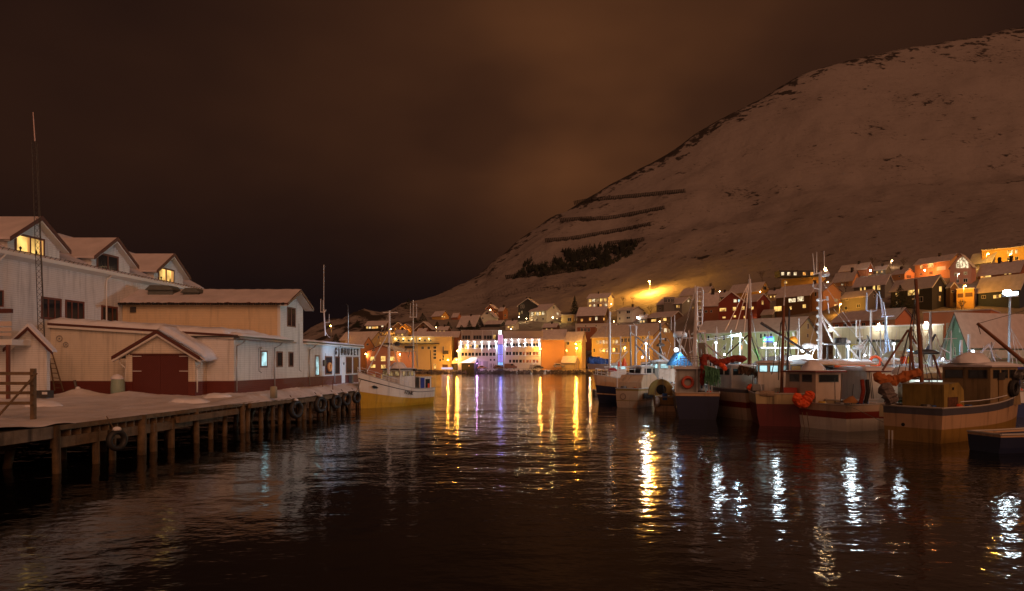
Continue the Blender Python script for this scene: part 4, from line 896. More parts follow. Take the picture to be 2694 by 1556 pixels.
house('low snow-drifted shed with steps beside the orange street lamps', 1478, 1513, 1522, 972, 953, 938, 'cream', 25, [], Y=300, cat='shed', group='waterfront buildings')
GW = house('long pale green warehouse with orange gable and a glowing blue sign', 1796, 2092, 2153, 982, 870, 831, 'palegreen', 20,
      row([1817, 1843, 1867, 1891, 1917], 884, 8, 15, 'k') + row([1893, 1915, 1942], 912, 9, 15, 'kgo') + row([1999, 2010, 2027], 882, 7, 14, 'k') + [(2127, 855, 5, 16, 'd'), (2126, 881, 5, 12, 'd'), (2009, 906, 9, 15, 'w'), (2039, 906, 9, 15, 'w')], Y=172, group='waterfront buildings', cat='warehouse')
Yw = 172
def frontpt(th_, px, py, off=.1):
    M = WM[th_]; c = M.translation; n_ = M.to_3x3() @ V((0, -1, 0)); t_ = (px - CX) / F
    y = (n_.x * c.x + n_.y * c.y + off) / (n_.x * t_ + n_.y); return at(px, py, y)
a, b_ = frontpt(GW, 2008, 901, .12), frontpt(GW, 2037, 886, .12); fu = (b_ - a); fu.z = 0; fl = fu.length; fu.normalize(); fn = V((fu.y, -fu.x, 0))
SG = thing('lit_sign', 'glowing blue and green box sign on the pale green warehouse', 'sign', a)
T = Matrix(((fu.x, -fn.x, 0, a.x), (fu.y, -fn.y, 0, a.y), (0, 0, 1, a.z), (0, 0, 0, 1)))
hgt = b_.z - a.z
mb = MB(T); mb.box(fl * .24, fl * .9, -.25, 0, 0, hgt); mb.build('blue_panel', em('sign_blue', (.01, .09, 1), 1.6), SG)
mb = MB(T); mb.box(0, fl * .238, -.25, 0, 0, hgt); mb.box(fl * .902, fl, -.25, 0, 0, hgt); mb.build('green_panel', em('sign_green', (.02, .8, .28), 1.2), SG)
mb = MB(T); mb.box(fl * .26, fl * .98, -.30, -.252, hgt * .28, hgt * .68); mb.build('light_bar', em('sign_cyan', (.15, .85, 1), 2.2), SG)
mb = MB(T); mb.ball((fl * .17, -.3, hgt * .42), hgt * .2); mb.build('white_disc', em('sign_white', (.8, 1, .95), 3.5), SG)
lamp(SG, T @ V((fl / 2, -1.2, hgt / 2)), 25, (.1, .45, 1), .3)
WH = house('floodlit pale warehouse with a wall clock and dark lettering', 2166, 2481, 2486, 986, 856, 853, 'beige', 4, [], Y=152, flat=True, group='waterfront buildings', cat='warehouse')
c = frontpt(WH, 2186, 868, .12); mb = MB(); mb.lathe(c, [(.68, -.1), (.72, 0), (.68, .02)], 20, ax='y'); ck = mb.build('clock', dmetal, WH)
mb = MB(); mb.lathe(c + V((0, -.11, 0)), [(.6, -.02), (.6, .0)], 20, ax='y'); fc = mb.build('clock_face', P('clock_face', (.8, .8, .75), .5), ck)
mb = MB(); mb.tube(c + V((0, -.15, 0)), c + V((.28, -.15, .25)), .04); mb.tube(c + V((0, -.15, 0)), c + V((-.1, -.15, .45)), .03); mb.build('clock_hands', dark, ck)
lp = frontpt(WH, 2442, 870, .14); fu2 = WM[WH].to_3x3() @ V((1, 0, 0)); fn2 = WM[WH].to_3x3() @ V((0, -1, 0))
text3('SPILLCOUR', 1.25, WH, frontpt(WH, 2422 + 4, 868, .2) + V((1.0, 0, 0)), fu2, fn2, P('olive_letter', (.05, .06, .03), .5), sx=.66)
mb = MB()
for i in range(56):
    p = frontpt(WH, 2256 + i * 2.15, 895, .35); mb.box(p.x - .035, p.x + .05, p.y - .3, p.y + .3, p.z - .28 - .1 * (i % 3), p.z + .1)
a = frontpt(WH, 2255, 894, .05); b_ = frontpt(WH, 2376, 894, .05); mb.box(a.x, b_.x, a.y - .6, a.y, a.z + .1, a.z + .25)
mb.build('corrugated_canopy', dmetal, WH)
fl_l = [(2183, 857, 900, 'floodlight above the wall clock'), (2312, 855, 3800, 'brightest floodlight at the middle of the pale warehouse wall'), (2437, 850, 3200, 'floodlight over the dark lettering')]
for px, py, pw, lb in fl_l:
    p = frontpt(WH, px, py, 1.3); g_ = thing('floodlight', lb, 'floodlight', p, 0, 'warehouse floodlights')
    mb = MB(); mb.tube(frontpt(WH, px, py, .1), p, .05); mb.box(p.x - .3, p.x + .3, p.y - .05, p.y + .25, p.z + .12, p.z + .2); mb.build('bracket', dmetal, g_)
    mb = MB(); mb.ball(p, .26 if pw > 1000 else .16); mb.build('bulb', e_white, g_); lamp(g_, p + V((0, -.1, -.45)), pw * .125, (1, .93, .66), .2)
GB = house('green gabled warehouse with a wall ladder and long snowy roof', 2486, 2545, 2790, 985, 899, 823, 'green', -50, row([2568, 2596, 2622, 2648, 2672], 911, 16, 14, 'k') + [(2525, 867, 3, 14, 'd'), (2511, 925, 5, 22, 'd')], Y=132, group='waterfront buildings', cat='warehouse')
g_ = thing('floodlight', 'added pole floodlight washing the green gable', 'floodlight', at(2474, 985, 112), 0, 'warehouse floodlights'); p = at(2474, 912, 112)
mb = MB(); mb.tube((p.x, p.y, 1.2), (p.x, p.y, p.z + .1), .07); mb.build('pole', metal, g_); mb = MB(); mb.box(p.x - .2, p.x + .2, p.y - .25, p.y - .02, p.z - .15, p.z + .15); mb.build('housing', dmetal, g_)
lamp(g_, p + V((.3, .2, .1)), 5200, (.66, 1, .84), .2, 'SPOT', (.28, .9, .18), 75, .8)  # pole lamp added to brighten the green gable
g1_ = GB; M = WM[GB]
mb = MB(); 
pl = [at(2491, 898, 129.5), at(2503, 898, 129.5)]; 
mb.tube(pl[0], at(2491, 851, 129.5), .05); mb.tube(pl[1], at(2503, 851, 129.5), .05)
for i in range(11): z = 851 + i * 4.6; mb.tube(at(2491, z, 129.5), at(2503, z, 129.5), .035)
mb.build('wall_ladder', P('green_grey_metal', (.3, .42, .36), .5), GB)
PF = thing('picket_balustrade', 'white picket balustrade in front of the snowy-roofed green warehouse', 'fence', at(2620, 942, 118))
mb = MB()
for i in range(46): px = 2552 + i * 3.4; p = at(px, 942, 118); mb.box(p.x - .07, p.x + .07, 118, 118.05, p.z, p.z + 1.25)
mb.build('pickets', wtrim, PF)['kind'] = 'stuff'
for py in (923, 941): mb = MB(); a, b_ = at(2550, py, 118), at(2712, py, 118); mb.box(a.x, b_.x, 118.052, 118.14, a.z - .06, a.z + .06); mb.build('rail', wtrim, PF)
mb = MB(); a, b_ = at(2550, 945, 118), at(2712, 945, 118); mb.box(a.x, b_.x, 118, 124, a.z - .35, a.z - .05); mb.build('balcony_floor', HC['grey'], PF)

# ---------------- white building with light columns ----------------
LB = thing('light_column_building', 'white three-storey building lit by white wall spotlights and violet neon tubes', 'building', at(1310, 972, 306))
YL = 306
def bx(mb, px0, px1, pyb, pyt, y0, y1):
    a, b_ = at(px0, pyb, YL), at(px1, pyt, YL); mb.box(a.x, b_.x, y0, y1, a.z, b_.z)
wl = P('rendered_white_wall', (.62, .60, .58), .7, var=.05); wg = P('grey_pink_render', (.36, .30, .27), .8, var=.06)
mb = MB(); bx(mb, 1205, 1309, 978, 897, YL, YL + 12); bx(mb, 1324, 1423, 978, 892, YL, YL + 12); mb.build('wall', wl, LB)
mb = MB(); bx(mb, 1309.2, 1323.8, 978, 880, YL - .5, YL + 10); mb.build('tower_wall', P('violet_grey_wall', (.16, .15, .22), .6), LB)
mb = MB(); bx(mb, 1211, 1312, 897, 869, YL + 5, YL + 14); mb.build('upper_storey', wg, LB)
mb = MB(); bx(mb, 1324.2, 1429, 892.3, 870, YL + 5, YL + 14); mb.build('roof_house', wg, LB)
mb = MB(); bx(mb, 1205, 1309, 896.8, 895.6, YL - .15, YL + 5); bx(mb, 1324, 1423, 891.8, 890.8, YL - .15, YL + 5); bx(mb, 1210, 1313, 868.8, 867.6, YL + 4.8, YL + 14); mb.build('parapet_snow', snowroof, LB)
for i in range(4):
    x = 1213 + i * 27.3; mb = MB(); bx(mb, x - .6, x + .6, 896, 869, YL + 4.85, YL + 4.995); mb.build('pilaster', wl, LB)
for i, px in enumerate((1217, 1224.5, 1232, 1247, 1254.5, 1262, 1275, 1283, 1290)):
    c = at(px, 892, YL); window(LB, V((c.x, YL + 4.99, c.z)), ux, nyy, 1.15, 1.75, 'd', P('grey_frame', (.2, .2, .2), .5), 0)
c = at(1300, 892, YL); window(LB, V((c.x, YL + 4.99, c.z)), ux, nyy, 1.25, 2.0, 'Y', wtrim, 0)
fr_ = P('grey_window_frame', (.45, .42, .40), .5)
def wrow(xs, py0, py1, kinds):
    for i, px in enumerate(xs):
        c = at(px, py1, YL); window(LB, V((c.x, YL, c.z)), ux, nyy, 7.6 / F * YL, (py1 - py0) / F * YL, kinds[i % len(kinds)], fr_, 0, fw=.07)
left = [1217.3, 1226.3, 1235.7, 1244.7, 1254, 1263, 1272.5, 1281.7, 1291, 1300]; right = [1334.5, 1343, 1352, 1360.5, 1369.5, 1378.5, 1387.5, 1396, 1405, 1414]
wrow(left, 907.5, 916, 'gYYdYddddd'); wrow(left, 928, 937, 'd'); wrow(right, 903.5, 912, 'd'); wrow(right, 926, 935, 'dddddrrdrr'); wrow(right[1:], 946.5, 955, 'ddddrrrrr')
for xs, rows_ in ((left, ((916.3, 918), (937.3, 939))), (right, ((912.3, 914), (935.3, 937), (955.3, 957)))):
    for y0, y1 in rows_:
        for i in range(0, 10, 2):
            if y0 > 950 and i == 0: continue
            mb = MB(); bx(mb, xs[i] - 4.2, xs[i + 1] + 4.2, y1, y0, YL - .38, YL - .01); mb.build('sill', wl, LB)
for px0, px1, y0 in ((1258, 1268, 951), (1271, 1284, 951)):
    mb = MB(); bx(mb, px0, px1, 972, y0, YL - .06, YL - .005); mb.build('loading_door', P('grey_door', (.34, .34, .33), .6), LB)
for px in (1291, 1300.5): c = at(px, 950, YL); window(LB, V((c.x, YL, c.z)), ux, nyy, .8, .9, 'd', fr_, 0)
for px in (1289.5, 1293.5, 1299, 1303): mb = MB(); bx(mb, px - .7, px + .7, 968, 957, YL - .05, YL - .005); mb.build('slot_window', glass, LB)
pil = [1212.3, 1230.6, 1248.9, 1267.2, 1285.8, 1304.6] + [1329.7, 1346.6, 1364.4, 1382, 1399.4, 1417.6]
for i, px in enumerate(pil):
    top = 897 if i < 6 else 892
    mb = MB(); bx(mb, px - 1.5, px + 1.5, 972, top + 1, YL - .16, YL - .003); mb.build('pilaster', wl, LB)
    g_ = thing('wall_spotlight', 'white downlight, %s from the left %s of the neon tower' % (['first', 'second', 'third', 'fourth', 'fifth', 'sixth'][i % 6], 'on the wing left' if i < 6 else 'on the wing right'), 'spotlight', at(px, top + 2, YL - .9), 0, 'downlights left of the neon tower' if i < 6 else 'downlights right of the neon tower')
    p = at(px, top + 2.0, YL); p.y = YL - .62
    mb = MB(); mb.tube((p.x, YL - .23, p.z + .1), (p.x, YL - .6, p.z + .1), .04); mb.tube((p.x, p.y, p.z + .2), (p.x, p.y, p.z), .13); mb.build('housing', dmetal, g_)
    mb = MB(); mb.ball((p.x, p.y, p.z - .04), .12); mb.build('bulb', em('spot_bulb', (.85, .93, 1), 110), g_)
    lamp(g_, (p.x, p.y, p.z - .15), 9000, (.80, .90, 1), .08, 'SPOT', (0, .06, -1), 58, 1.0)
# neon tower
cols_ = [[(869.5, 880, None)]]
for i in range(4):
    x = 1311.6 + i * 3.35
    for y0, y1, c_, s_ in ((881, 906, (.85, .38, .62), 1.5), (907, 933, (.22, .26, 1), 1.7), (934, 953, (.34, .26, 1), 1.7), (954, 961, (.2, .55, 1), 2.4)):
        mb = MB(); bx(mb, x - .55, x + .55, y1, y0, YL - .8, YL - .51); mb.build('neon_tube', em('neon_%d' % y0, c_, s_), LB)
for y0, pw, c_ in ((893, 700, (.8, .35, .7)), (920, 900, (.25, .25, 1)), (945, 900, (.3, .25, 1))):
    lamp(LB, at(1317, y0, YL - 3.5), pw * .15, c_, .5)
mb = MB(); bx(mb, 1312, 1319.5, 880.5, 870, YL - .7, YL + .8); mb.build('beacon_box', em('beacon_white', (.85, 1, .92), 2.6), LB)
mb = MB(); a = at(1315.5, 868, YL); mb.tube((a.x, YL, a.z - .4), (a.x, YL, a.z + 1.4), .12); mb.build('finial', dmetal, LB)
# orange side wall and warehouse roof to its right
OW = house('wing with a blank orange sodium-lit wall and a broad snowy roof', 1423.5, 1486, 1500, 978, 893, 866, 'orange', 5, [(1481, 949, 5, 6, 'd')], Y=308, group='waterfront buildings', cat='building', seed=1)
a, b_ = at(1429, 893, 310), at(1525, 866, 322)

# ---------------- lamps in town ----------------
def street(px, py, Y, hpost, colr, pw, label, r=.28, post=True, off=0, bulb=None, grp='street lamps', side=0):
    p = at(px, py, Y); g_ = thing('street_lamp' if post else 'wall_lamp', label, 'street lamp' if post else 'lamp', (p.x, p.y, p.z - hpost), 0, grp)
    if post:
        mb = MB(); mb.tube((p.x + side, p.y + .9, p.z - hpost - 1), (p.x + side, p.y + .9, p.z + .35), .09, .06); mb.tube((p.x + side, p.y + .9, p.z + .35), (p.x, p.y, p.z + .3), .05); mb.build('pole', metal, g_)
    else:
        mb = MB(); mb.tube((p.x, p.y + .9, p.z + .2), (p.x, p.y, p.z + .25), .05); mb.build('bracket', dmetal, g_)
    mb = MB(); mb.lathe((p.x, p.y, p.z + .12), [(.32, 0), (.28, .14), (.08, .24)], 10); mb.build('hood', dmetal, g_)
    mb = MB(); mb.ball((p.x, p.y, p.z - .08), r, 10); mb.build('bulb', bulb or (e_sod if colr == SOD else e_white if colr == COOL else e_warm), g_, True)
    lamp(g_, (p.x, p.y - .1, p.z - .5), pw, colr, .25)
    return g_
street(1204, 923, 302, 8.4, SOD, 2000, 'sodium street lamp at the left corner of the white spotlit building')
street(1421, 918, 302.5, 0, SOD, 2000, 'sodium wall lamp at the right corner of the white spotlit building', post=False)
street(1515, 905, 301, 11, SOD, 1500, 'upper of the two sodium lamps beside the snow-drifted shed')
street(1517, 916, 296, 9, SOD, 3600, 'lower brighter sodium lamp beside the snow-drifted shed')
street(1644, 915, 272.5, 10, SOD, 4200, 'sodium lamp before the municipal ochre building')
Yl = groundY(1709, 774); street(1708, 740, Yl, (774 - 740) / F * Yl, SOD, 120000, 'lone sodium lamp on the snowy slope above town', r=.42, side=.6)
street(1290, 815, groundY(1290, 826) - 6, 4, (1, .25, .06), 1500, 'red-orange street lamp on the left slope', r=.24)
street(1028, 866, groundY(1028, 874) - 4, 3, SOD, 700, 'small sodium lamp on the left twin gable', post=False, r=.26)
street(1059, 871, groundY(1058, 880) - 5, 3, SOD, 450, 'sodium lamp on the yellow-lit small gable', post=False, r=.28)
street(1454, 835, groundY(1450, 849) - 7, 3, (1, .75, .25), 900, 'warm yellow lamp on the pale gable of the two-storey house', post=False, r=.26, bulb=e_warm)
street(1677, 835, groundY(1680, 849) - 6, 3, (1, .85, .6), 260, 'white lamp beside the cream cottage', post=False, r=.2, bulb=e_white)
street(2433, 711, groundY(2433, 732) - 5, 4, (1, .30, .08), 2600, 'pinkish lamp on the big orange house', post=False, r=.26)
street(2347, 686, groundY(2347, 706), 5, (1, .55, .25), 500, 'small street lamp near the bare trees at the top of town', r=.22)
street(2290, 711, groundY(2290, 727) - 5, 3, (1, .75, .5), 700, 'white lamp right of the red-brown house', post=False, r=.2, bulb=e_white)
street(1893, 767, groundY(1893, 790), 5, (1, .5, .15), 700, 'small lamp between chimneys above the russet house', r=.2)
street(1099 + 80, 947, 306, 3, SOD, 1400, 'sodium lamp at the right end of the cream hotel', post=False, r=.2)
street(1201, 946, 305, 4, SOD, 700, 'pair-mate small lamp above the boathouse roof', post=False, r=.18)
street(1255, 956, 302.5, 3, (.7, .35, 1), 500, 'violet lamp on the boathouse corner', post=False, r=.13, bulb=em('violet_bulb', (.75, .4, 1), 12))
street(1052, 932, 296, 5, (1, .5, .1), 1200, 'orange lamp between boat mast and the white gabled building', r=.25)
street(962, 932, 306, 6, (1, .34, .06), 1500, 'sodium lamp at the foot of the steep orange gable', r=.2)
street(870, 857, 330, 5, SOD, 600, 'tiny amber lamp at the foot of the knoll', r=.25)
street(2090, 742, groundY(2090, 752) - 7, 4, (1, .45, .06), 2600, 'street lamp lighting the orange terrace wall', r=.2)
street(2178, 742, groundY(2178, 752), 4, (1, .45, .06), 1500, 'street lamp right of the orange terrace', r=.2)
street(2212, 800, groundY(2200, 818) - 9, 5, (1, .42, .05), 2400, 'street lamp beside the orange-lit garage mouth', r=.18)
street(2600, 668, groundY(2620, 690) - 10, 5, (1, .48, .05), 3600, 'street lamp lighting the long bright yellow building', r=.2)
street(2660, 668, groundY(2660, 690) - 10, 5, (1, .48, .05), 2600, 'right street lamp before the long yellow building', r=.18)
street(2540, 752, groundY(2540, 812) - 6, 9, (1, .42, .05), 2600, 'street lamp over the two-door orange garage', r=.2)
street(2523, 720, groundY(2523, 748) - 9, 8, (1, .75, .5), 500, 'globe street lamp on a tall pole before the glazed gable', r=.2, bulb=em('dim_globe', (1, .85, .6), 3))
street(2000, 768, groundY(2000, 780) - 6, 3, (1, .45, .1), 900, 'lamp under the glowing wall strip above the red row', post=False, r=.14)
street(1552, 945, 274, 4, (1, .5, .2), 700, 'left porch lamp of the municipal ochre building', post=False, r=.2, bulb=e_warm)
street(1578, 945, 272, 4, (1, .5, .2), 700, 'right porch lamp of the municipal ochre building', post=False, r=.2, bulb=e_warm)
street(1608, 800, groundY(1612, 816) - 3, 4, (1, .45, .1), 350, 'lamp on the right side of the bright white top house', post=False, r=.14)
street(1318, 848, groundY(1318, 856), 3, (.7, 1, .4), 320, 'greenish lamp at the carport roof', post=False, r=.18, bulb=em('green_bulb', (.7, 1, .4), 12))
street(1365, 834, groundY(1380, 845) - 6, 3, (1, .8, .4), 200, 'small lamp at the foot of the black gabled house', post=False, r=.16, bulb=e_warm)

for px, py, lb in ((1345, 866, 'added tiny lamp above the light-column roof'), (1228, 850, 'added tiny lamp over the A-frame roof'), (1385, 838, 'added tiny lamp right of the black gabled house'), (1505, 832, 'added tiny lamp beside the tall dark fir'), (1615, 846, 'added tiny lamp left of the cream cottage'),
        (1735, 846, 'added tiny lamp under the grey dormer house'), (1846, 800, 'added tiny lamp left of the russet long house'), (1975, 838, 'added tiny lamp below the dark red deep gable'), (2190, 760, 'added tiny lamp above the orange-lit garage house'), (2335, 760, 'added tiny lamp left of the large black house'),
        (2455, 735, 'added tiny lamp under the big orange house'), (2390, 712, 'added tiny lamp on the orange gable annex'), (2560, 700, 'added tiny lamp right of the glazed gable'), (1148, 862, 'added tiny lamp between firs on the left slope'), (1080, 888, 'added tiny lamp just above the hotel roof')):
    street(px, py, groundY(px, py + 6) - 4, 2.5, WARM, 160, lb, post=False, r=.16, grp='added sparkle lamps in town')  # small lamps added for sparkle across the town
fill = [(1330, 1356, 1365, 870, 853, 843, 'white', 'small pale house with two lit windows above the light-column roof'), (1150, 1176, 1186, 880, 868, 859, 'brown', 'low brown house between firs under the mustard house'),
        (1680, 1700, 1709, 856, 838, 827, 'grey', 'small grey house between the cottage and the yellow-windowed house'), (1884, 1916, 1926, 796, 779, 767, 'brown', 'brown house half hidden behind the dark red gable'),
        (1832, 1858, 1866, 800, 786, 775, 'cream', 'small cream house behind the russet long house'), (2298, 2330, 2342, 722, 708, 698, 'grey', 'small grey house right of the red-brown gable house at the top of town'),
        (2020, 2046, 2054, 790, 772, 762, 'cream', 'narrow cream house left of the wide pale-windowed one'), (1428, 1462, 1472, 876, 860, 851, 'brown', 'low brown house below the garage block'),
        (1040, 1066, 1074, 888, 876, 868, 'white', 'small white house just above the cream hotel roof'), (1098, 1120, 1128, 884, 872, 864, 'rust', 'small russet house just above the hotel roof, right')]
for a, b_, c, pb, pe, pr, cl_, lb in fill:
    house(lb, a, b_, c, pb, pe, pr, cl_, 30, [(a + (b_ - a) * .3, (pb + pe) / 2 - 1, 4.5, 5, 'Yw'[a % 2]), (a + (b_ - a) * .7, (pb + pe) / 2 - 1, 4.5, 5, 'Yd'[a % 2])], chim=(((a + b_) / 2, 1.2),))
house('long low white garden wall building under the candle-lit brown house', 1512, 1622, 1626, 864, 852, 851, 'white', 6, [(1540, 857, 4, 4, 'd'), (1568, 857, 4, 4, 'd')], flat=True)
house('low dark carport with green-lit snow roof', 1276, 1316, 1330, 862, 852, 843, 'dark', 25, [])
# ---------------- trees ----------------
fir = P('fir_needles', (.035, .05, .03), .9, var=.5, vscale=.5); bark = P('bark', (.09, .065, .045), .9)
def conifer(c, h, w, label, seed, grp='fir trees on the slope'):
    r = random.Random(seed); t_ = thing('fir_tree', label, 'fir tree', c, 0, grp); mb = MB(WM[t_])
    mb.tube((0, 0, -1), (0, 0, h * .9), h * .02, .03); mb.build('trunk', bark, t_); mb = MB(WM[t_]); n_ = 620
    for i in range(n_):
        z = h * (.06 + .94 * r.random() ** 1.15); rr = w * (1 - z / h) ** .85 * (.45 + .65 * r.random()) + .05; a = r.random() * 6.28
        s_ = (.18 + .55 * (1 - z / h)) * h * .055 + .1; p = V((rr * math.cos(a), rr * math.sin(a), z)); d_ = V((math.cos(a), math.sin(a), -.45)).normalized(); sd = V((-math.sin(a), math.cos(a), 0))
        q = p - d_ * s_ * 1.6
        mb.add([q, p - d_ * s_ * .2 + sd * s_ * .7, p + d_ * s_, p - d_ * s_ * .2 - sd * s_ * .7, p + V((0, 0, -s_ * .4))], [(0, 1, 2, 3), (1, 4, 3)])
    mb.build('crown', fir, t_); return t_
Yc_ = groundY(1512, 828); conifer(at(1512, 828, Yc_), 50 / F * Yc_, 14 / F * Yc_, 'tall dark fir left of the bright white top house', 1)
Yc_ = groundY(1235, 868); conifer(at(1235, 870, Yc_ - 5), 27 / F * Yc_, 13 / F * Yc_, 'pointed dark fir before the A-frame roof', 2)
conifer(at(1214, 872, Yc_ - 8), 16 / F * Yc_, 13 / F * Yc_, 'low dark fir left of the pointed one', 3)
conifer(at(1256, 872, Yc_ - 8), 16 / F * Yc_, 12 / F * Yc_, 'low dark fir right of the pointed one', 4)
Yc_ = groundY(1117, 850); conifer(at(1112, 846, Yc_), 22 / F * Yc_, 16 / F * Yc_, 'dark fir clump beside the boat antenna on the knoll', 5)
for i, (px, py, hp) in enumerate(((1075, 815, 30), (1092, 850, 18), (940, 862, 20), (884, 902, 24), (1150, 868, 22), (1180, 866, 20))):
    Yc_ = groundY(px, py); conifer(at(px, py, Yc_), hp / F * Yc_, hp * .6 / F * Yc_, ['ragged dark fir high on the knoll', 'small fir right of the knoll crest', 'dark fir on the middle of the knoll', 'dark bush-like fir at the foot of the knoll', 'dark fir under the mustard house', 'dark fir right below the mustard house'][i], 10 + i)
Yc_ = groundY(2371, 812); conifer(at(2368, 815, Yc_ - 10), 62 / F * Yc_, 30 / F * Yc_, 'broad dark fir before the large black gabled house', 21)
def bare(c, h, label, seed):
    r = random.Random(seed); t_ = thing('bare_tree', label, 'bare tree', c, 0, 'bare trees in town'); tr = MB(WM[t_]); br = MB(WM[t_])
    tr.tube((0, 0, -1), (0, 0, h * .3), .16, .1, m=0); tr.build('trunk', bark, t_)
    def grow(p, d_, l, rad, k):
        e_ = p + d_ * l; br.tube(p, e_, rad, rad * .6, n=4)
        if k: 
            for _ in range(3): 
                nd = (d_ + V((r.uniform(-.8, .8), r.uniform(-.8, .8), r.uniform(-.1, .5)))).normalized(); grow(p + d_ * l * r.uniform(.5, 1), nd, l * r.uniform(.6, .8), rad * .6, k - 1)
    for _ in range(5): grow(V((0, 0, h * .2)), V((r.uniform(-.7, .7), r.uniform(-.7, .7), 1)).normalized(), h * .32, .07, 3)
    br.build('crown', bark, t_)
bl = [(1640, 806, 26, 'bare tree left of the lamp pool, behind the white top house'), (1665, 800, 20, 'small bare tree in the orange lamp pool'), (1712, 828, 26, 'bare shrub-like tree below the hillside lamp pool'), (2005, 740, 30, 'bare trees left of the orange terrace'),
      (2294, 700, 24, 'bare tree behind the red-brown gable house'), (2378, 706, 30, 'tall bare tree beside the top street lamp'), (2225, 770, 34, 'bare tree amid orange light near the small gable'), (2530, 815, 26, 'bare hedge tree before the orange garage'), (2508, 815, 20, 'bare bush left of the garage hedge'),
      (1790, 1, 0, '')]
for i, (px, py, hp, lb) in enumerate(bl):
    if hp: Yb_ = groundY(px, py); bare(at(px, py, Yb_), hp / F * Yb_ * 1.15, lb, 40 + i)
# wood on the mountain side
poly = [(1352, 728), (1380, 708), (1378, 690), (1400, 680), (1396, 695), (1440, 690), (1470, 672), (1480, 655), (1510, 662), (1560, 648), (1600, 645), (1640, 640), (1665, 631), (1680, 640), (1660, 665), (1630, 680), (1610, 690), (1590, 700), (1560, 705), (1530, 708), (1500, 713), (1480, 708), (1450, 720), (1420, 724), (1400, 715), (1370, 735)]
def inside(x, y):
    c = False
    for (x0, y0), (x1, y1) in zip(poly, poly[1:] + poly[:1]):
        if (y0 > y) != (y1 > y) and x < (x1 - x0) * (y - y0) / (y1 - y0) + x0: c = not c
    return c
mb = MB(); r = random.Random(6); k = 0
while k < 620:
    px, py = r.uniform(1350, 1685), r.uniform(628, 738)
    if not inside(px, py) or noise.noise(V((px * .035, py * .05, 2))) < -.28: continue
    k += 1; Yq = groundY(px, py + 5); p = at(px, py + 7, Yq); h_ = r.uniform(3.2, 6.2); w_ = h_ * .33
    for q in range(26):
        z = h_ * r.random() ** 1.1; rr = w_ * (1 - z / h_) * r.uniform(.5, 1.1) + .08; a = r.random() * 6.28; c = p + V((rr * math.cos(a), rr * math.sin(a), z)); s_ = .35 + .75 * (1 - z / h_)
        mb.add([c + V((0, 0, s_)), c + V((s_ * .8, 0, -s_ * .3)), c + V((-s_ * .5, s_ * .6, -s_ * .4)), c + V((-s_ * .4, -s_ * .7, -s_ * .4))], [(0, 1, 2), (0, 2, 3), (0, 3, 1)])
tag(mb.build('wood', P('wood_needles', (.018, .021, .015), .95)), 'dark spruce plantation between the avalanche fences', 'wood', kind='stuff')
# avalanche fences
af = [((1512, 540, 1558, 531), (1558, 531, 1620, 526), (1620, 526, 1700, 518), (1700, 518, 1805, 508), 'uppermost avalanche fence line on the mountain'),
      ((1475, 585, 1560, 580), (1530, 585, 1620, 577), (1620, 577, 1690, 564), (1690, 564, 1750, 552), 'second avalanche fence line from the top'),
      ((1436, 638, 1500, 634), (1500, 634, 1570, 622), (1570, 622, 1650, 608), (1650, 608, 1715, 595), 'third avalanche fence line, just above the dark wood'),
      ((1600, 646, 1640, 642), (1640, 642, 1670, 640), (1670, 640, 1685, 637), (1685, 637, 1697, 634), 'short avalanche fence at the upper right end of the wood'),
      ((1332, 735, 1380, 731), (1380, 731, 1440, 726), (1440, 726, 1530, 712), (1530, 712, 1612, 695), 'lowest solid avalanche fence line, below the dark wood'),
      ((1248, 788, 1320, 778), (1320, 778, 1390, 770), (1390, 770, 1450, 763), (1450, 763, 1516, 752), 'faint line of thin posts below the avalanche fences')]
afm = P('fence_steel', (.025, .022, .02), .9)
for *segs, lb in af:
    thin = 'faint' in lb; x0, y0 = segs[0][:2]; root = thing('avalanche_fence', lb, 'avalanche fence', at(x0, y0, groundY(x0, y0)), 0, 'avalanche fences on the mountain'); mb = MB()
    for sx0, sy0, sx1, sy1 in segs:
        n_ = max(3, int((sx1 - sx0) / (4.6 if not thin else 8)))
        for i in range(n_):
            t_ = i / n_; px = sx0 + (sx1 - sx0) * t_; py = sy0 + (sy1 - sy0) * t_; Yq = groundY(px, py); p = at(px, py, Yq); q = at(px - 2.5, py - (10.5 if not thin else 10), Yq + 1)
            mb2 = MB(); mb2.tube(p, q, .36 if not thin else .12, n=4)
            if not thin: mb2.tube(p + V((0, 3, 1.5)), q, .1, n=4)
            mb2.build('post', afm, root)
            if not thin:
                px2 = px + (sx1 - sx0) / n_; py2 = py + (sy1 - sy0) / n_; Y2 = groundY(px2, py2)
                for f_ in (.2, .45, .7, .95):
                    a = p.lerp(q, f_); p2 = at(px2, py2, Y2); q2 = at(px2 - 2.5, py2 - 10.5, Y2 + 1); mb.tube(a, p2.lerp(q2, f_), .26, n=4)
    if mb.v: mb.build('rails', afm, root)
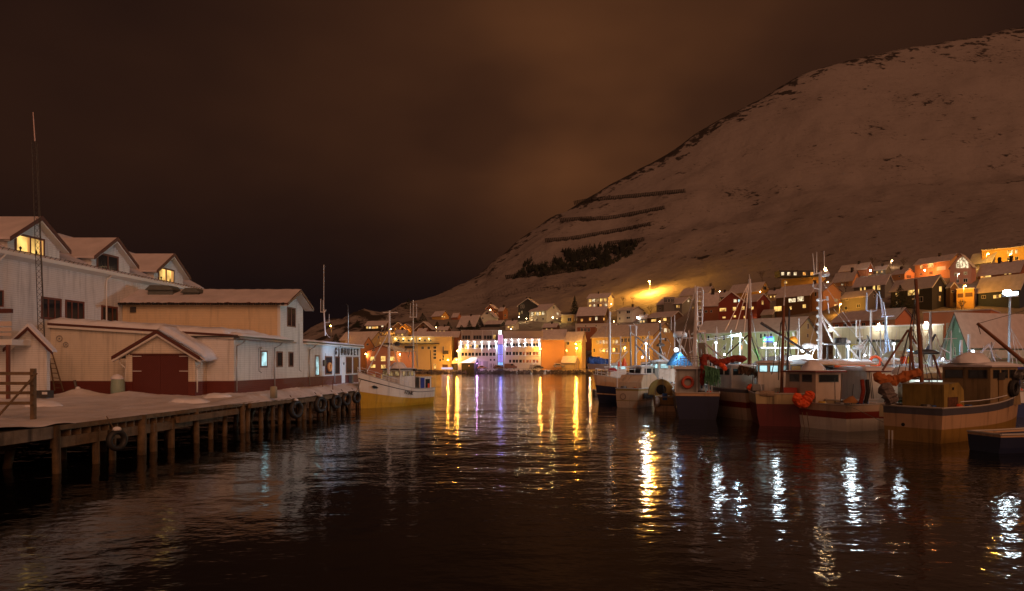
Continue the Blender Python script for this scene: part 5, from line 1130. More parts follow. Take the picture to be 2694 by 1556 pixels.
# ---------------- cars on the far quay ----------------
def car(px, py, Y, L, h, colr, rz, label, van=False):
    p = at(px, py, Y); t_ = thing('parked_car', label, 'van' if van else 'car', p, rz, 'vehicles parked on the far quay'); M = WM[t_]; w = .85
    if van: pr = [(-L / 2, .35), (-L / 2, h * .95), (-L / 2 + .15, h), (L * .18, h), (L * .36, h * .58), (L / 2, h * .5), (L / 2, .35)]
    else: pr = [(-L / 2, .35), (-L / 2, h * .58), (-L * .40, h * .66), (-L * .28, h), (L * .10, h), (L * .26, h * .64), (L * .46, h * .56), (L / 2, h * .45), (L / 2, .35)]
    mb = MB(M); mb.prism([(x, -w, z) for x, z in pr], (0, 2 * w, 0)); mb.build('body', P('car_' + label.split()[0], colr, .3), t_)
    mb = MB(M)
    mb.box(-L * .26 if not van else L * .02, L * .10 if not van else L * .18, -w - .01, w + .01, h * .66, h * .93); mb.build('side_windows', glass, t_)
    mb = MB(M); mb.box(-L * .4, L * .15, -w * .95, w * .95, h + .002, h + .14); mb.build('roof_snow', snow, t_)
    for x in (-L * .3, L * .3):
        for y in (-w, w):
            mb = MB(M); mb.lathe((x, y, .33), [(.33, -.1), (.33, .1)], 12, ax='y'); wh = mb.build('wheel', rubber, t_); mb = MB(M); mb.lathe((x, y, .33), [(.18, -.12), (.18, .12)], 10, ax='y'); mb.build('rim', metal, wh)
car(1311, 971.5, 302, 4.3, 1.7, (.12, .05, .04), .5, 'maroon parked estate car below the neon tower')
car(1343, 971.5, 302, 5.6, 2.4, (.22, .08, .04), .1, 'russet parked van beside the maroon car', True)
car(1401, 971, 303, 3.4, 1.75, (.5, .5, .52), 1.2, 'silver parked car seen end-on right of the van')
car(1417, 971, 302, 4.0, 1.6, (.05, .04, .04), .3, 'black parked car at the orange corner')
car(1268, 971.5, 302, 4.0, 1.5, (.45, .2, .12), .2, 'pinkish parked car right of the boathouse')
car(1470, 967, 303, 5.2, 1.6, (.25, .17, .08), .1, 'snow-buried parked car in the orange light')
RL = thing('quay_railing', 'thin dark railing along the far quay before the parked cars', 'railing', at(1350, 973, 300))
mb = MB(); a, b_ = at(1255, 970.5, 300.5), at(1560, 970.5, 300.5); mb.tube(a, b_, .04); mb.build('top_rail', dmetal, RL)
for i in range(26): x = a.x + (b_.x - a.x) * i / 25; mb = MB(); mb.tube((x, 300.5, 1.2), (x, 300.5, a.z), .045); mb.build('post', dmetal, RL)
NS = thing('quay_banner', 'long glowing white banner on the far quay left of the boathouse', 'banner', at(1178, 972, 303)); mb = MB(); a, b_ = at(1161, 972, 303), at(1191, 967, 303); mb.box(a.x, b_.x, 303, 303.1, a.z, b_.z); mb.build('panel', em('banner_white', (.75, .7, 1), .8), NS)
# ---------------- boats ----------------
hp = lambda n, c, r=.35, **k: P('hull_' + n, c, r, var=.10, vscale=1.2, dirt=k.pop('dirt', .35), **k)
BC = {'white': hp('white', (.76, .73, .66)), 'beige': hp('beige', (.56, .44, .33)), 'cream': hp('cream', (.55, .47, .30)), 'yellow': hp('yellow', (.56, .34, .03)), 'ochre': hp('ochre', (.30, .18, .045), dirt=.6), 'tan': hp('tan', (.52, .34, .20), dirt=.6),
      'navy': hp('navy', (.012, .018, .055)), 'red': hp('red', (.13, .018, .02)), 'redline': hp('redline', (.24, .035, .02)), 'slate': hp('slate', (.09, .09, .11)), 'black': hp('black', (.015, .015, .015)), 'green': hp('green', (.03, .12, .08)), 'dblue': hp('dblue', (.02, .04, .14)),
      'strake': hp('strake', (.45, .36, .20), dirt=.9), 'wood': hp('wood', (.20, .10, .05))}
deckm = P('boat_deck', (.30, .28, .25), .8, var=.3, vscale=4)
canvas = P('orange_brown_canvas', (.40, .12, .03), .85, bump=.08, bscale=5, var=.2); redt = P('orange_red_tarp', (.80, .10, .02), .6, bump=.1, bscale=6, var=.2)
def hpt(L, B, hs, hb, t, v, sd, rake=.9, stern=.88, flare=.80):
    z0 = -.25; zs = hs + (hb - hs) * max(0, (t - .25) / .75) ** 1.8; z = z0 + (zs - z0) * v
    bb = B / 2 * (stern + (1 - stern) * min(1, t / .4)) * (1 - max(0, (t - .42) / .58) ** 2.3 * .985)
    y = bb * (flare + (1 - flare) * v ** .55) * (1 if t < .98 else 1)
    x = L * t - L * 0 + rake * v * t ** 4
    return V((x, y * sd, z))
def boat(label, X, Y, head, L, B, hs, hb, bands, name='fishing_boat', cat='fishing boat', grp='fishing boats moored in the harbour', **k):
    """origin at the middle of the transom on the waterline, x forward"""
    t_ = thing(name, label, cat, (X, Y, 0), R(head), grp); M = WM[t_]; mb = MB(M); N_ = 16; ks = [0]
    for v, _ in bands: ks += [ks[-1] + (v - ks[-1]) * .5, v]
    mats = []; rows_ = len(ks)
    for sd in (1, -1):
        o = len(mb.v)
        for v in ks:
            for i in range(N_ + 1): mb.v.append(M @ hpt(L, B, hs, hb, i / N_, v, sd, **k))
        for r_ in range(rows_ - 1):
            for i in range(N_): a = o + r_ * (N_ + 1) + i; mb.f.append([a, a + 1, a + N_ + 2, a + N_ + 1]); mb.m.append(r_ // 2)
    o = rows_ * (N_ + 1)
    for r_ in range(rows_ - 1):
        mb.f.append([r_ * (N_ + 1), (r_ + 1) * (N_ + 1), o + (r_ + 1) * (N_ + 1), o + r_ * (N_ + 1)]); mb.m.append(r_ // 2)
    mb.build('hull', [BC[c] for _, c in bands], t_)
    mb = MB(M); lo = [hpt(L, B, hs, hb, i / N_, .80, 1, **k) for i in range(N_ + 1)]
    vs = [(p.x, p.y * .99, p.z) for p in lo] + [(p.x, -p.y * .99, p.z) for p in lo]
    mb.add(vs, [(i, i + 1, N_ + 2 + i, N_ + 1 + i) for i in range(N_)]); mb.build('deck', deckm, t_)
    mb = MB(M)
    for sd in (1, -1):
        p = [hpt(L, B, hs, hb, i / N_, 1, sd, **k) for i in range(N_ + 1)]; mb.line([q + V((0, 0, .03)) for q in p], .055)
    mb.line([hpt(L, B, hs, hb, 0, 1, 1, **k) + V((0, 0, .03)), hpt(L, B, hs, hb, 0, 1, -1, **k) + V((0, 0, .03))], .055)
    mb.build('gunwale', k.get('gm') or wtrim if False else P('gunwale_grey', (.45, .42, .38), .5), t_)
    t_['_L'] = L; del t_['_L']
    return t_
def cabin(t_, x0, x1, w, z0, z1, m, roofm=None, wins=2, litk='d', slant=.25, side=2, ov=.15, snowt=.12, x0s=0):
    M = WM[t_]; mb = MB(M)
    mb.prism([(x0, -w / 2, z0), (x1, -w / 2, z0), (x1 - slant, -w / 2, z1), (x0 + x0s, -w / 2, z1)], (0, w, 0)); c = mb.build('wheelhouse', m, t_)
    mb = MB(M); mb.box(x0 - ov, x1 - slant + ov, -w / 2 - ov, w / 2 + ov, z1 + .002, z1 + .09); rf = mb.build('roof', roofm or m, c)
    if snowt: mb = MB(M); snowslab(mb, x0 - ov * .8, x1 - slant + ov * .8, -w / 2 - ov * .8, w / 2 + ov * .8, z1 + .095, snowt, 6, 6, .06); mb.build('roof_snow', snow, c, True)
    R3 = M.to_3x3(); wh = min(.55, (z1 - z0) * .36); zb = z1 - wh - .16
    n_ = side
    for i in range(n_):
        x = x0 + .2 + (x1 - x0 - slant - .4) * (i + .5) / n_; ww = (x1 - x0 - slant - .5) / n_ * .8
        for sd in (1, -1): window(t_, M @ V((x, sd * w / 2, zb)), R3 @ V((1, 0, 0)), R3 @ V((0, sd, 0)), ww, wh, litk, dmetal, 0, fw=.04, depth=.03)
    for i in range(wins):
        y = -w / 2 + w * (i + .5) / wins
        window(t_, M @ V((x0 + x0s * .8 - .01, y, zb)), R3 @ V((0, 1, 0)), R3 @ V((-1, 0, 0)), w / wins * .78, wh, litk, dmetal, 0, fw=.04, depth=.04)
        window(t_, M @ V((x1 - slant * .75 + .03, y, zb)), R3 @ V((0, 1, 0)), R3 @ V((1, 0, 0)), w / wins * .78, wh, litk, dmetal, 0, fw=.04, depth=.04)
    return c
def mast(t_, base, top, r=.07, m=None, nm='mast', r2=None, n=8):
    mb = MB(); mb.tube(base, top, r, r2 if r2 is not None else r * .7, n); return mb.build(nm, m or alu, t_)
def wires(t_, segs, r=.014, m=None, nm='rigging'):
    mb = MB()
    for a, b_ in segs: mb.tube(a, b_, r, n=4)
    return mb.build(nm, m or metal, t_)
def rail(t_, L, B, hs, hb, t0, t1, h=.7, m=None, n=8, **k):
    M = WM[t_]; mb = MB(M)
    for sd in (1, -1):
        pp = [hpt(L, B, hs, hb, t0 + (t1 - t0) * i / n, 1, sd, **k) for i in range(n + 1)]
        mb.line([p + V((0, 0, h)) for p in pp], .025); mb.line([p + V((0, 0, h * .5)) for p in pp], .018)
        for p in pp: mb.tube(p, p + V((0, 0, h)), .02, n=4)
    return mb.build('railing', m or alu, t_)
def radome(t_, p, r=.35, m=None): mb = MB(); mb.lathe(p, [(r * .8, 0), (r, .05), (r, r * .6), (r * .7, r * .85), (.02, r * .9)], 14); return mb.build('radar_dome', m or alu, t_, True)
def lumps(label, c, rx, h, m=None, name='snow_heap', cat='snow heap', seed=0, parent=None, ry=None):
    mb = MB(); r = random.Random(seed); o = 0; n_, k_ = 18, 7
    for k in range(k_ + 1):
        a = math.pi / 2 * k / k_
        for i in range(n_):
            th = 2 * math.pi * i / n_; d_ = V((math.cos(th) * math.cos(a), math.sin(th) * math.cos(a), math.sin(a)))
            f = 1 + .22 * noise.noise(d_ * 1.7 + V((seed, seed, 0)))
            mb.v.append(V(c) + V((d_.x * rx * f, d_.y * (ry or rx * .7) * f, d_.z * h * f)))
    for k in range(k_):
        for i in range(n_): mb.f.append([k * n_ + i, k * n_ + (i + 1) % n_, (k + 1) * n_ + (i + 1) % n_, (k + 1) * n_ + i]); mb.m.append(0)
    if parent: return mb.build(name, m or snow, parent, True)
    return one(name, mb, m or snow, label, cat, None, True)
def deck_lamp(px, py, Y, pw, colr, label, r=.13, bulb=None, aim=None, ang=100):
    p = at(px, py, Y); g_ = thing('deck_lamp', label, 'deck lamp', p, 0, 'deck lamps on the boats')
    mb = MB(); mb.box(p.x - .16, p.x + .16, p.y + .08, p.y + .25, p.z - .1, p.z + .16); mb.build('housing', dmetal, g_)
    mb = MB(); mb.ball(p, r); mb.build('bulb', bulb or em('deck_bulb', (.8, .93, 1), 35), g_, True)
    if aim: lamp(g_, p + V(aim).normalized() * .3, pw, colr, .15, 'SPOT', aim, ang, .8)
    else: lamp(g_, p + V((0, -.45, -.15)), pw, colr, .35)
    return g_

# --- yellow and white boat at the quay end
hd = -116.8; L0, B0, a0_, b0_ = 11, 4.0, 1.75, 3.7
KB = boat('yellow and white wooden fishing boat F72NK moored at the quay end', -10.4, 79.4, hd, L0, B0, a0_, b0_, [(.50, 'yellow'), (.82, 'white'), (.85, 'black'), (1, 'white')], rake=.5)
M = WM[KB]; kp = lambda x, y, z: M @ V((x, y, z))
rail(KB, L0, B0, a0_, b0_, .5, .99, .55, rake=.5)
cabin(KB, 3.2, 6.2, 2.4, 1.6, 3.9, BC['white'], dmetal, 3, 'g', .35, 3, snowt=.1)
lumps('', kp(4.6, 0, 4.0), .9, .75, parent=KB, name='snow_heap', seed=3)
mb = MB(M); mb.box(2.2, 3.6, -1.5, 1.5, 3.75, 3.9); mb.build('canopy', BC['black'], KB)
mb = MB(M); mb.box(.3, 2.6, 1.35, 1.42, 1.4, 3.0); mb.box(.3, .37, -1.4, 1.35, 1.4, 3.0); mb.box(.2, 2.8, -1.5, 1.5, 3.0, 3.08); mb.build('shelter', BC['white'], KB)
mb = MB(M); mb.box(1.7, 2.5, 1.425, 1.46, 1.5, 2.95); mb.build('blue_tarp', P('blue_tarp', (.02, .04, .30), .6, bump=.05), KB)
mb = MB(M); mb.box(.6, 1.5, 1.425, 1.44, 1.6, 2.8); sh_ = mb.build('shelter_opening', dark, KB)
mb = MB(M); mb.box(.75, 1.05, 1.445, 1.5, 1.6, 2.3); mb.build('orange_gear', redt, KB)
mt_ = mast(KB, at(1022, 985, 72.5), at(1025, 818, 72.5), .17, alu, r2=.09)
mb = MB(); mb.tube(at(1007, 823, 72.5), at(1047, 823, 72.5), .06); mb.build('crossbar', alu, mt_)
wires(KB, [(at(1023, 875, 72.5), at(965, 978, 71)), (at(1024, 875, 72.5), at(1055, 985, 73))], .06, alu, 'mast_strut')
wires(KB, [(at(1025, 820, 72.5), at(1010, 880, 72)), (at(1025, 850, 72.5), at(1080, 950, 76)), (at(1035, 905, 73), at(1062, 925, 75)), (at(1024, 822, 72.5), at(957, 985, 70))], .018)
mt_ = mast(KB, at(1086, 985, 76), at(1087, 790, 76), .12, metal, r2=.05)
mb = MB(); mb.tube(at(1077, 835, 76), at(1097, 835, 76), .06); mb.tube(at(1079, 835, 76), at(1080, 798, 76), .03); mb.tube(at(1096, 835, 76), at(1096, 800, 76), .03); mb.build('antenna_bar', alu, mt_)
wires(KB, [(at(1086, 880, 76), at(1099, 965, 77)), (at(1095, 880, 77), at(1100, 970, 77)), (at(1080, 905, 76), at(1064, 925, 76)), (at(1083, 895, 76), at(1075, 940, 76))], .05, metal, 'strut')
mast(KB, at(1135, 985, 79), at(1132, 922, 79), .06, dmetal, 'stern_pole')
mb = MB(); mb.box(at(1066, 0, 76).x, at(1088, 0, 76).x, 75.5, 76.5, at(0, 917, 76).z, at(0, 911, 76).z); mb.build('radar_platform', dmetal, KB)
mb = MB(); mb.lathe(at(1045, 905, 73), [(.25, -.2), (.3, 0), (.2, .2)], 10); mb.build('horn', dmetal, KB)
tl_ = [hpt(L0, B0, a0_, b0_, t, .72, 1, rake=.5) for t in (.56, .44)]
dirv = (M.to_3x3() @ (tl_[1] - tl_[0])).normalized(); nrm = V((0, 0, 1)).cross(dirv) ; nrm = -nrm if nrm.y > 0 else nrm
pc = M @ ((tl_[0] + tl_[1]) / 2) + nrm * .14 
text3('F72NK', .52, KB, pc, dirv, nrm, txt, 'registration', sx=.95, th=.02)
for sd, t in ((1, .88), (-1, .93)):
    p = hpt(L0, B0, a0_, b0_, t, .70, sd, rake=.5); p2 = hpt(L0, B0, a0_, b0_, t - .06, .70, sd, rake=.5); dv = (M.to_3x3() @ (p - p2)).normalized(); nn = V((0, 0, 1)).cross(dv); nn = -nn if nn.y > 0 else nn
    cc = M @ p + nn * .08; mb = MB(Matrix(((dv.x, nn.x, 0, cc.x), (dv.y, nn.y, 0, cc.y), (dv.z, nn.z, 1, cc.z), (0, 0, 0, 1))))
    mb.prism([(-.42, 0, 0), (-.2, 0, .13), (.1, 0, .15), (.36, 0, 0), (.1, 0, -.15), (-.2, 0, -.1)], (0, .04, 0)); mb.build('eye_marking', BC['black'], KB)
QL = thing('mast_floodlight', 'cool floodlight on the yellow boat mast lighting the warehouse corner', 'floodlight', at(1020, 905, 72.3)); p = at(1020, 905, 72.2)
mb = MB(); mb.box(p.x - .15, p.x + .15, p.y, p.y + .2, p.z - .1, p.z + .1); mb.build('housing', dmetal, QL)
lamp(QL, p + V((-.2, 0, 0)), 3200, (.42, .66, 1), .15, 'SPOT', (-.62, .78, -.09), 62, .9)

# --- front row, right side
def wl(py): return H * F / (py - HY)
def pX(px, Y): return (px - CX) / F * Y
# b1 navy boat
b1 = boat('navy and tan fishing boat bow at the outer end of the right row', pX(1576, 79) + 10.4, 79 + 3.9, 200, 11, 3.8, 2.3, 3.3, [(.36, 'navy'), (.40, 'tan'), (.66, 'navy'), (1, 'tan')], rake=.8)
rail(b1, 11, 3.8, 2.3, 3.3, .35, .97, .75, rake=.8)
c_ = at(1590, 968, 80); e_ = at(1690, 1000, 82)
cb = cabin(b1, 1.2, 6.6, 2.8, 1.9, 4.15, BC['white'], wtrim, 2, 'd', .4, 4)
mast(b1, at(1604, 975, 80), at(1604, 820, 80), .16, alu, r2=.12)
wires(b1, [(at(1603, 835, 80), at(1576, 880, 80)), (at(1604, 850, 80), at(1592, 960, 80)), (at(1605, 830, 80), at(1607, 960, 80)), (at(1600, 840, 80), at(1584, 930, 80))], .018)
mb = MB(); mb.tube(at(1590, 966, 79), at(1700, 966, 81), .045); mb.tube(at(1592, 972, 79), at(1700, 972, 81), .04)
mb.build('roof_rail', alu, b1)
for i, (px, py, w_, h_) in enumerate(((1628, 955, 7, 15), (1642, 952, 14, 22))):
    a = at(px, py + 12, 80.5); mb = MB(); s_ = 80.5 / F; mb.lathe((a.x, a.y, a.z), [(w_ * s_ * .55, 0), (w_ * s_ * .45, h_ * s_ * .4), (.04, h_ * s_)], 7)
    one('orange_tent_tarp', mb, redt, ['small orange pointed tarp on the navy boat roof, left', 'larger orange pointed tarp on the navy boat roof'][i], 'tarp', 'orange tarps on the navy boat')
b_ = at(1620, 972, 80); lumps('dark red cloth bundle on the navy boat rail', at(1611, 978, 79.2), .55, .45, P('dark_red_cloth', (.30, .02, .02), .8), 'cloth_bundle', 'cloth', 2)
# b2 beige boat with side panel
Yb = wl(1073); b2 = boat('beige boat with a dark side panel and domed cabin, stern toward the viewer', pX(1650, Yb), Yb, 58, 8, 2.9, 1.95, 2.4, [(.42, 'tan'), (.46, 'ochre'), (.9, 'tan'), (1, 'ochre')])
M = WM[b2]; mb = MB(M); mb.box(.9, 4.2, -1.52, -1.44, .95, 1.5); mb.build('dark_panel', BC['black'], b2)
mb = MB(M); mb.torus((-.03, .45, 1.15), .3, .03, (1, 0, 0), 16, 6); mb.build('ring_emblem', P('emblem_brown', (.2, .12, .07), .6), b2)
mb = MB(M); mb.prism([(.8, -1.25, 1.7), (.8, -1.25, 2.6), (1.4, -1.25, 3.35), (4.6, -1.25, 3.45), (5.8, -1.25, 2.7), (6.0, -1.25, 1.7)], (0, 2.5, 0)); mb.build('cabin', BC['tan'], b2)
mb = MB(M); mb.lathe((3.6, -1.27, 2.3), [(.09, -.02), (.09, .0)], 8, ax='y'); mb.build('porthole', dark, b2)
mb = MB(M); snowslab(mb, 1.4, 4.6, -1.2, 1.2, 3.42, .06, 5, 5, .04); mb.build('roof_snow', snowroof, b2, True)
mast(b2, M @ V((.2, 1.2, 1.8)), M @ V((.2, 1.2, 3.4)), .03)
# b3 small boat with round hood
Yb = wl(1083); b3 = boat('small beige boat with a round hooded cuddy and dark round opening', pX(1755, Yb), Yb, 80, 6.5, 2.5, 1.35, 1.7, [(.5, 'tan'), (.56, 'black'), (1, 'ochre')])
M = WM[b3]; mb = MB(M); n_ = 14
o = 0
for k, (x, rr) in enumerate(((.9, 1.15), (1.0, 1.22), (2.6, 1.15), (3.6, .55))):
    for i in range(n_ + 1): a = math.pi * i / n_; mb.v.append(M @ V((x, .55 + rr * math.cos(a), 1.55 + rr * 1.25 * math.sin(a) ** .8 if math.sin(a) > 0 else 1.55)))
for k in range(3):
    for i in range(n_): mb.f.append([k * (n_ + 1) + i, k * (n_ + 1) + i + 1, (k + 1) * (n_ + 1) + i + 1, (k + 1) * (n_ + 1) + i]); mb.m.append(0)
mb.f.append(list(range(n_ + 1))); mb.m.append(0); mb.build('hood', BC['ochre'], b3, False)
mb = MB(M); mb.lathe((.88, .5, 2.05), [(.48, -.02), (.48, .0)], 18, ax='x'); mb.build('hood_opening', dark, b3)
for y in (-.9, .2, 1.1): mast(b3, M @ V((.05, y, 1.2)), M @ V((.05, y, 2.2)), .035, oldwood, 'post')
mb = MB(M); mb.lathe((-.32, .9, .5), [(.18, 0), (.24, .3), (.2, .75), (.05, .95)], 10); one('white_fender', mb, P('fender_white', (.6, .55, .5), .5), 'pale fender buoy hanging off the small hooded boat', 'fender', smooth=True)
# b4 navy trawler with ladder mast
Yb = wl(1104); b4 = boat('dark navy trawler with ladder mast, life ring and hanging green net', pX(1835, Yb), Yb, 77, 12, 4.0, 2.15, 3.0, [(.9, 'navy'), (1, 'tan')])
M = WM[b4]
mb = MB(M); mb.box(1.2, 1.3, -.3, 1.7, 2.0, 4.1); mb.build('stern_frame_wall', P('shelter_grey', (.42, .43, .42), .6, dirt=.5), b4)
c = M @ V((1.05, .75, 3.0)); mb = MB(); mb.torus(c, .42, .13, (0, 1, 0), 22, 8); lr = one('life_ring', mb, P('faded_red_ring', (.55, .10, .06), .6), 'faded red and white life ring on the navy trawler stern', 'life ring', smooth=True)
mb = MB(M); mb.box(.9, 4.5, -1.4, 1.9, 4.1, 4.35); mb.build('shelter_roof', alu, b4)
for x, y in ((.95, 1.75), (.95, .0), (.95, -.5), (.95, -.95), (3, 1.75), (3, -1.3)): mast(b4, M @ V((x, y, 1.9)), M @ V((x, y, 5.4 if y < .5 else 4.1)), .055, alu, 'post')
mb = MB(); 
for py in (938, 944, 950): mb.tube(at(1778, py, 56.5), at(1846, py, 56.8), .03)
for px in range(1782, 1846, 9): mb.tube(at(px, 938, 56.6), at(px, 966, 56.6), .025, n=4)
mb.build('upper_railing', metal, b4)
Y4 = 59; mm = mast(b4, at(1829, 1000, Y4), at(1831, 772, Y4), .16, alu, r2=.12)
mast(b4, at(1822, 985, Y4), at(1829, 800, Y4), .07, alu, 'mast_leg'); mast(b4, at(1851, 985, Y4 + .3), at(1833, 800, Y4), .07, alu, 'mast_leg')
mb = MB(); mb.tube(at(1833, 755, Y4), at(1834, 858, Y4), .075); mb.line([at(1834, 756, Y4), at(1845, 757, Y4), at(1849, 763, Y4), at(1847, 852, Y4), at(1843, 858, Y4), at(1835, 858, Y4)], .07, 6)
for py in range(768, 858, 13): mb.tube(at(1834, py, Y4), at(1848, py + 1, Y4), .045)
mb.build('mast_ladder', P('bright_alu', (.8, .82, .84), .3), b4)
mb = MB(); mb.box(at(1834, 0, Y4).x, at(1855, 0, Y4).x, Y4 - .3, Y4 + .3, zz(876, Y4), zz(870, Y4)); mb.build('mast_platform', alu, b4)
wires(b4, [(at(1828, 765, Y4), at(1789, 912, 60)), (at(1845, 895, Y4), at(1906, 947, 57)), (at(1853, 875, Y4), at(1862, 940, Y4)), (at(1829, 752, Y4), at(1829, 770, Y4)), (at(1876, 906, Y4), at(1880, 945, Y4))], .075, alu, 'boom')
wires(b4, [(at(1826, 800, Y4), at(1795, 880, Y4)), (at(1830, 780, Y4), at(1800, 860, Y4)), (at(1836, 860, Y4), at(1870, 950, Y4))], .03, dmetal)
mb = MB(); rr_ = random.Random(3)
for i in range(14): px = 1838 + i * 1.1; mb.line([at(px, 903, 57.5), at(px + rr_.uniform(-1, 3), 925, 57.3), at(px + rr_.uniform(2, 9), 962, 57)], .06, 4)
one('hose_bundle', mb, dmetal, 'bundle of dark hanging hoses on the navy trawler mast foot', 'hoses')
def drape(label, name, pts_top, drop, Y, m, n=70, seed=0, wdt=.05, cat='net'):
    r = random.Random(seed); mb = MB()
    for i in range(n):
        t = r.random() * (len(pts_top) - 1); k = int(t); f = t - k; a = pts_top[k]; b2_ = pts_top[min(k + 1, len(pts_top) - 1)]
        px, py = a[0] + (b2_[0] - a[0]) * f, a[1] + (b2_[1] - a[1]) * f; dd = drop * r.uniform(.4, 1); sx = r.uniform(-6, 6)
        mb.line([at(px, py, Y + r.uniform(-.3, .3)), at(px + sx * .3, py + dd * .5, Y + r.uniform(-.3, .3)), at(px + sx, py + dd, Y)], wdt * r.uniform(.5, 1.2), 4)
    return one(name, mb, m, label, cat)
drape('green fishing net hung over the navy trawler deck', 'fishing_net', [(1853, 962), (1870, 966), (1892, 972)], 50, 55.6, P('green_net', (.09, .26, .15), .9, var=.4, vscale=5), 150, 1, .03)
def cloth(label, name, pts, Y, thick, m, cat='tarp', seed=0, group=None):
    """heavy folded cloth or net laid along a line of picture points"""
    mb = MB(); P_ = []; n_ = 10; S = 5
    for (x0, y0), (x1, y1) in zip(pts, pts[1:]):
        for s in range(S): f = s / S; P_.append((x0 + (x1 - x0) * f, y0 + (y1 - y0) * f))
    P_.append(pts[-1])
    for q_, (px, py) in enumerate(P_):
        c = at(px, py, Y); e_ = min(1, min(q_, len(P_) - 1 - q_) / 2 + .25)
        q2 = P_[min(q_ + 1, len(P_) - 1)]; q1 = P_[max(q_ - 1, 0)]; d_ = (at(*q2, Y) - at(*q1, Y)).normalized(); up = V((0, 1, 0)).cross(d_)
        for i in range(n_):
            a = 2 * math.pi * i / n_; rr = thick * e_ * (1 + .55 * noise.noise(V((q_ * .8, math.cos(a) * 1.5, math.sin(a) * 1.5 + seed))))
            mb.v.append(c + V((0, 1, 0)) * math.cos(a) * rr * .8 + up * math.sin(a) * rr)
    for q_ in range(len(P_) - 1):
        for i in range(n_): mb.f.append([q_ * n_ + i, q_ * n_ + (i + 1) % n_, (q_ + 1) * n_ + (i + 1) % n_, (q_ + 1) * n_ + i]); mb.m.append(0)
    mb.f.append(list(range(n_))); mb.m.append(0); mb.f.append(list(range((len(P_) - 1) * n_, len(P_) * n_))); mb.m.append(0)
    return one(name, mb, m, label, cat, group)
netred = P('rust_red_net', (.26, .035, .018), .85, bump=.12, bscale=6, var=.4, vscale=3)
cloth('rust-red net column hanging from the trawler mast foot', 'red_net', [(1852, 932), (1851, 960), (1850, 985), (1848, 1015)], 56.5, .24, netred, 'net', 1)
cloth('rust-red tarpaulin slung from the trawler toward the brown mast', 'red_tarpaulin', [(1853, 934), (1872, 946), (1890, 955), (1910, 950), (1935, 943), (1965, 945)], 56.8, .28, netred, 'tarp', 2)
cloth('red and yellow buoy float hanging at the end of the tarpaulin', 'float_buoy', [(1892, 958), (1903, 964), (1911, 975)], 55.2, .2, redt, 'buoy', 3)
# blue tarp tent
mb = MB(); a, b_, c = at(1768, 962, 62), at(1826, 962, 62), at(1790, 928, 62); mb.prism([a, b_, c], (0, 2.4, 0)); one('blue_boat_tent', mb, P('sky_blue_tarp', (.04, .17, .36), .6, bump=.05), 'sky-blue tarpaulin tent behind the navy trawler', 'tent')
deck_lamp(1779, 921, 61.5, 350, (.6, .85, 1), 'blue-white deck lamp beside the sky-blue tent', .16, aim=(.25, .75, -.6), ang=140)
# b5
Yb = 55.5; b5 = boat('cream fishing boat with broad red stripe and stern ladder', pX(2003, Yb), Yb, 104, 8.5, 3.4, 2.45, 2.9, [(.45, 'beige'), (.62, 'redline'), (.9, 'beige'), (1, 'slate')])
M = WM[b5]; cabin(b5, 2.6, 5.2, 2.2, 2.0, 4.3, BC['white'], wtrim, 2, 'd', .3, 2)
for k_ in (0, 1): mast(b5, M @ V((5.2 + k_ * .4, 1.83, .3)), M @ V((5.2 + k_ * .4, 1.85, 2.6)), .03, alu, 'ladder_side')
m5 = mast(b5, at(1972, 1010, 58.5), at(1972, 812, 58.5), .19, rust, r2=.15); mast(b5, at(1973, 812, 58.5), at(1972, 735, 58.5), .15, alu, 'topmast', .12); mast(b5, at(1972, 735, 58.5), at(1971, 722, 58.5), .04, alu, 'mast_tip')
wires(b5, [(at(1970, 745, 58.5), at(1908, 870, 57)), (at(1970, 745, 58.5), at(1935, 868, 57)), (at(1970, 750, 58.5), at(1955, 900, 57)), (at(1973, 800, 58.5), at(1998, 940, 60)), (at(1975, 880, 58.5), at(2010, 950, 57)), (at(1968, 750, 58.5), at(1950, 960, 58))], .028, metal)
wires(b5, [(at(1968, 882, 58.5), at(1888, 955, 57)), (at(1974, 880, 58.5), at(1998, 955, 60))], .06, dmetal, 'boom')
mb = MB(M); mb.box(-.6, .1, -1.4, 1.2, 2.4, 2.9); one('fish_crates', mb, P('grey_crate', (.3, .3, .3), .7), 'grey crate row on the cream red-striped boat stern', 'crate')
cloth('orange rag hung on the cream red-striped boat', 'orange_rag', [(1965, 1018), (1970, 1022), (1976, 1010)], 54.6, .14, redt, 'rag', 4)
drape('brown net heap hanging on the wheelhouse of the red-striped boat', 'brown_net', [(1945, 962), (1975, 968), (2010, 980)], 22, 56, P('brown_net', (.16, .09, .05), .9, var=.4), 90, 5, .06)
# b6
Yb = wl(1122); b6 = boat('dark red fishing boat with a rust-streaked cream strake', pX(2053, Yb), Yb, 74, 10, 3.9, 2.35, 3.0, [(.72, 'red'), (1, 'strake')])
M = WM[b6]; cabin(b6, 5, 7.4, 2.4, 2.2, 4.6, BC['white'], wtrim, 3, 'c', .3, 2)
mast(b6, at(2056, 1040, 52), at(2062, 806, 55), .13, rust, r2=.10); mast(b6, at(2062, 806, 55), at(2066, 738, 55), .06, alu, 'topmast', .04)
mast(b6, at(2069, 1040, 53), at(2077, 812, 55), .1, P('blue_grey_spar', (.06, .08, .13), .5), 'second_mast')
wires(b6, [(at(2060, 830, 55), at(2030, 985, 52)), (at(2063, 830, 55), at(2082, 940, 56)), (at(2048, 1000, 51), at(2054, 850, 54))], .04, dmetal)
mast(b6, at(2002, 850, 60), at(2130, 930, 60), .13, dmetal, 'derrick', .10)
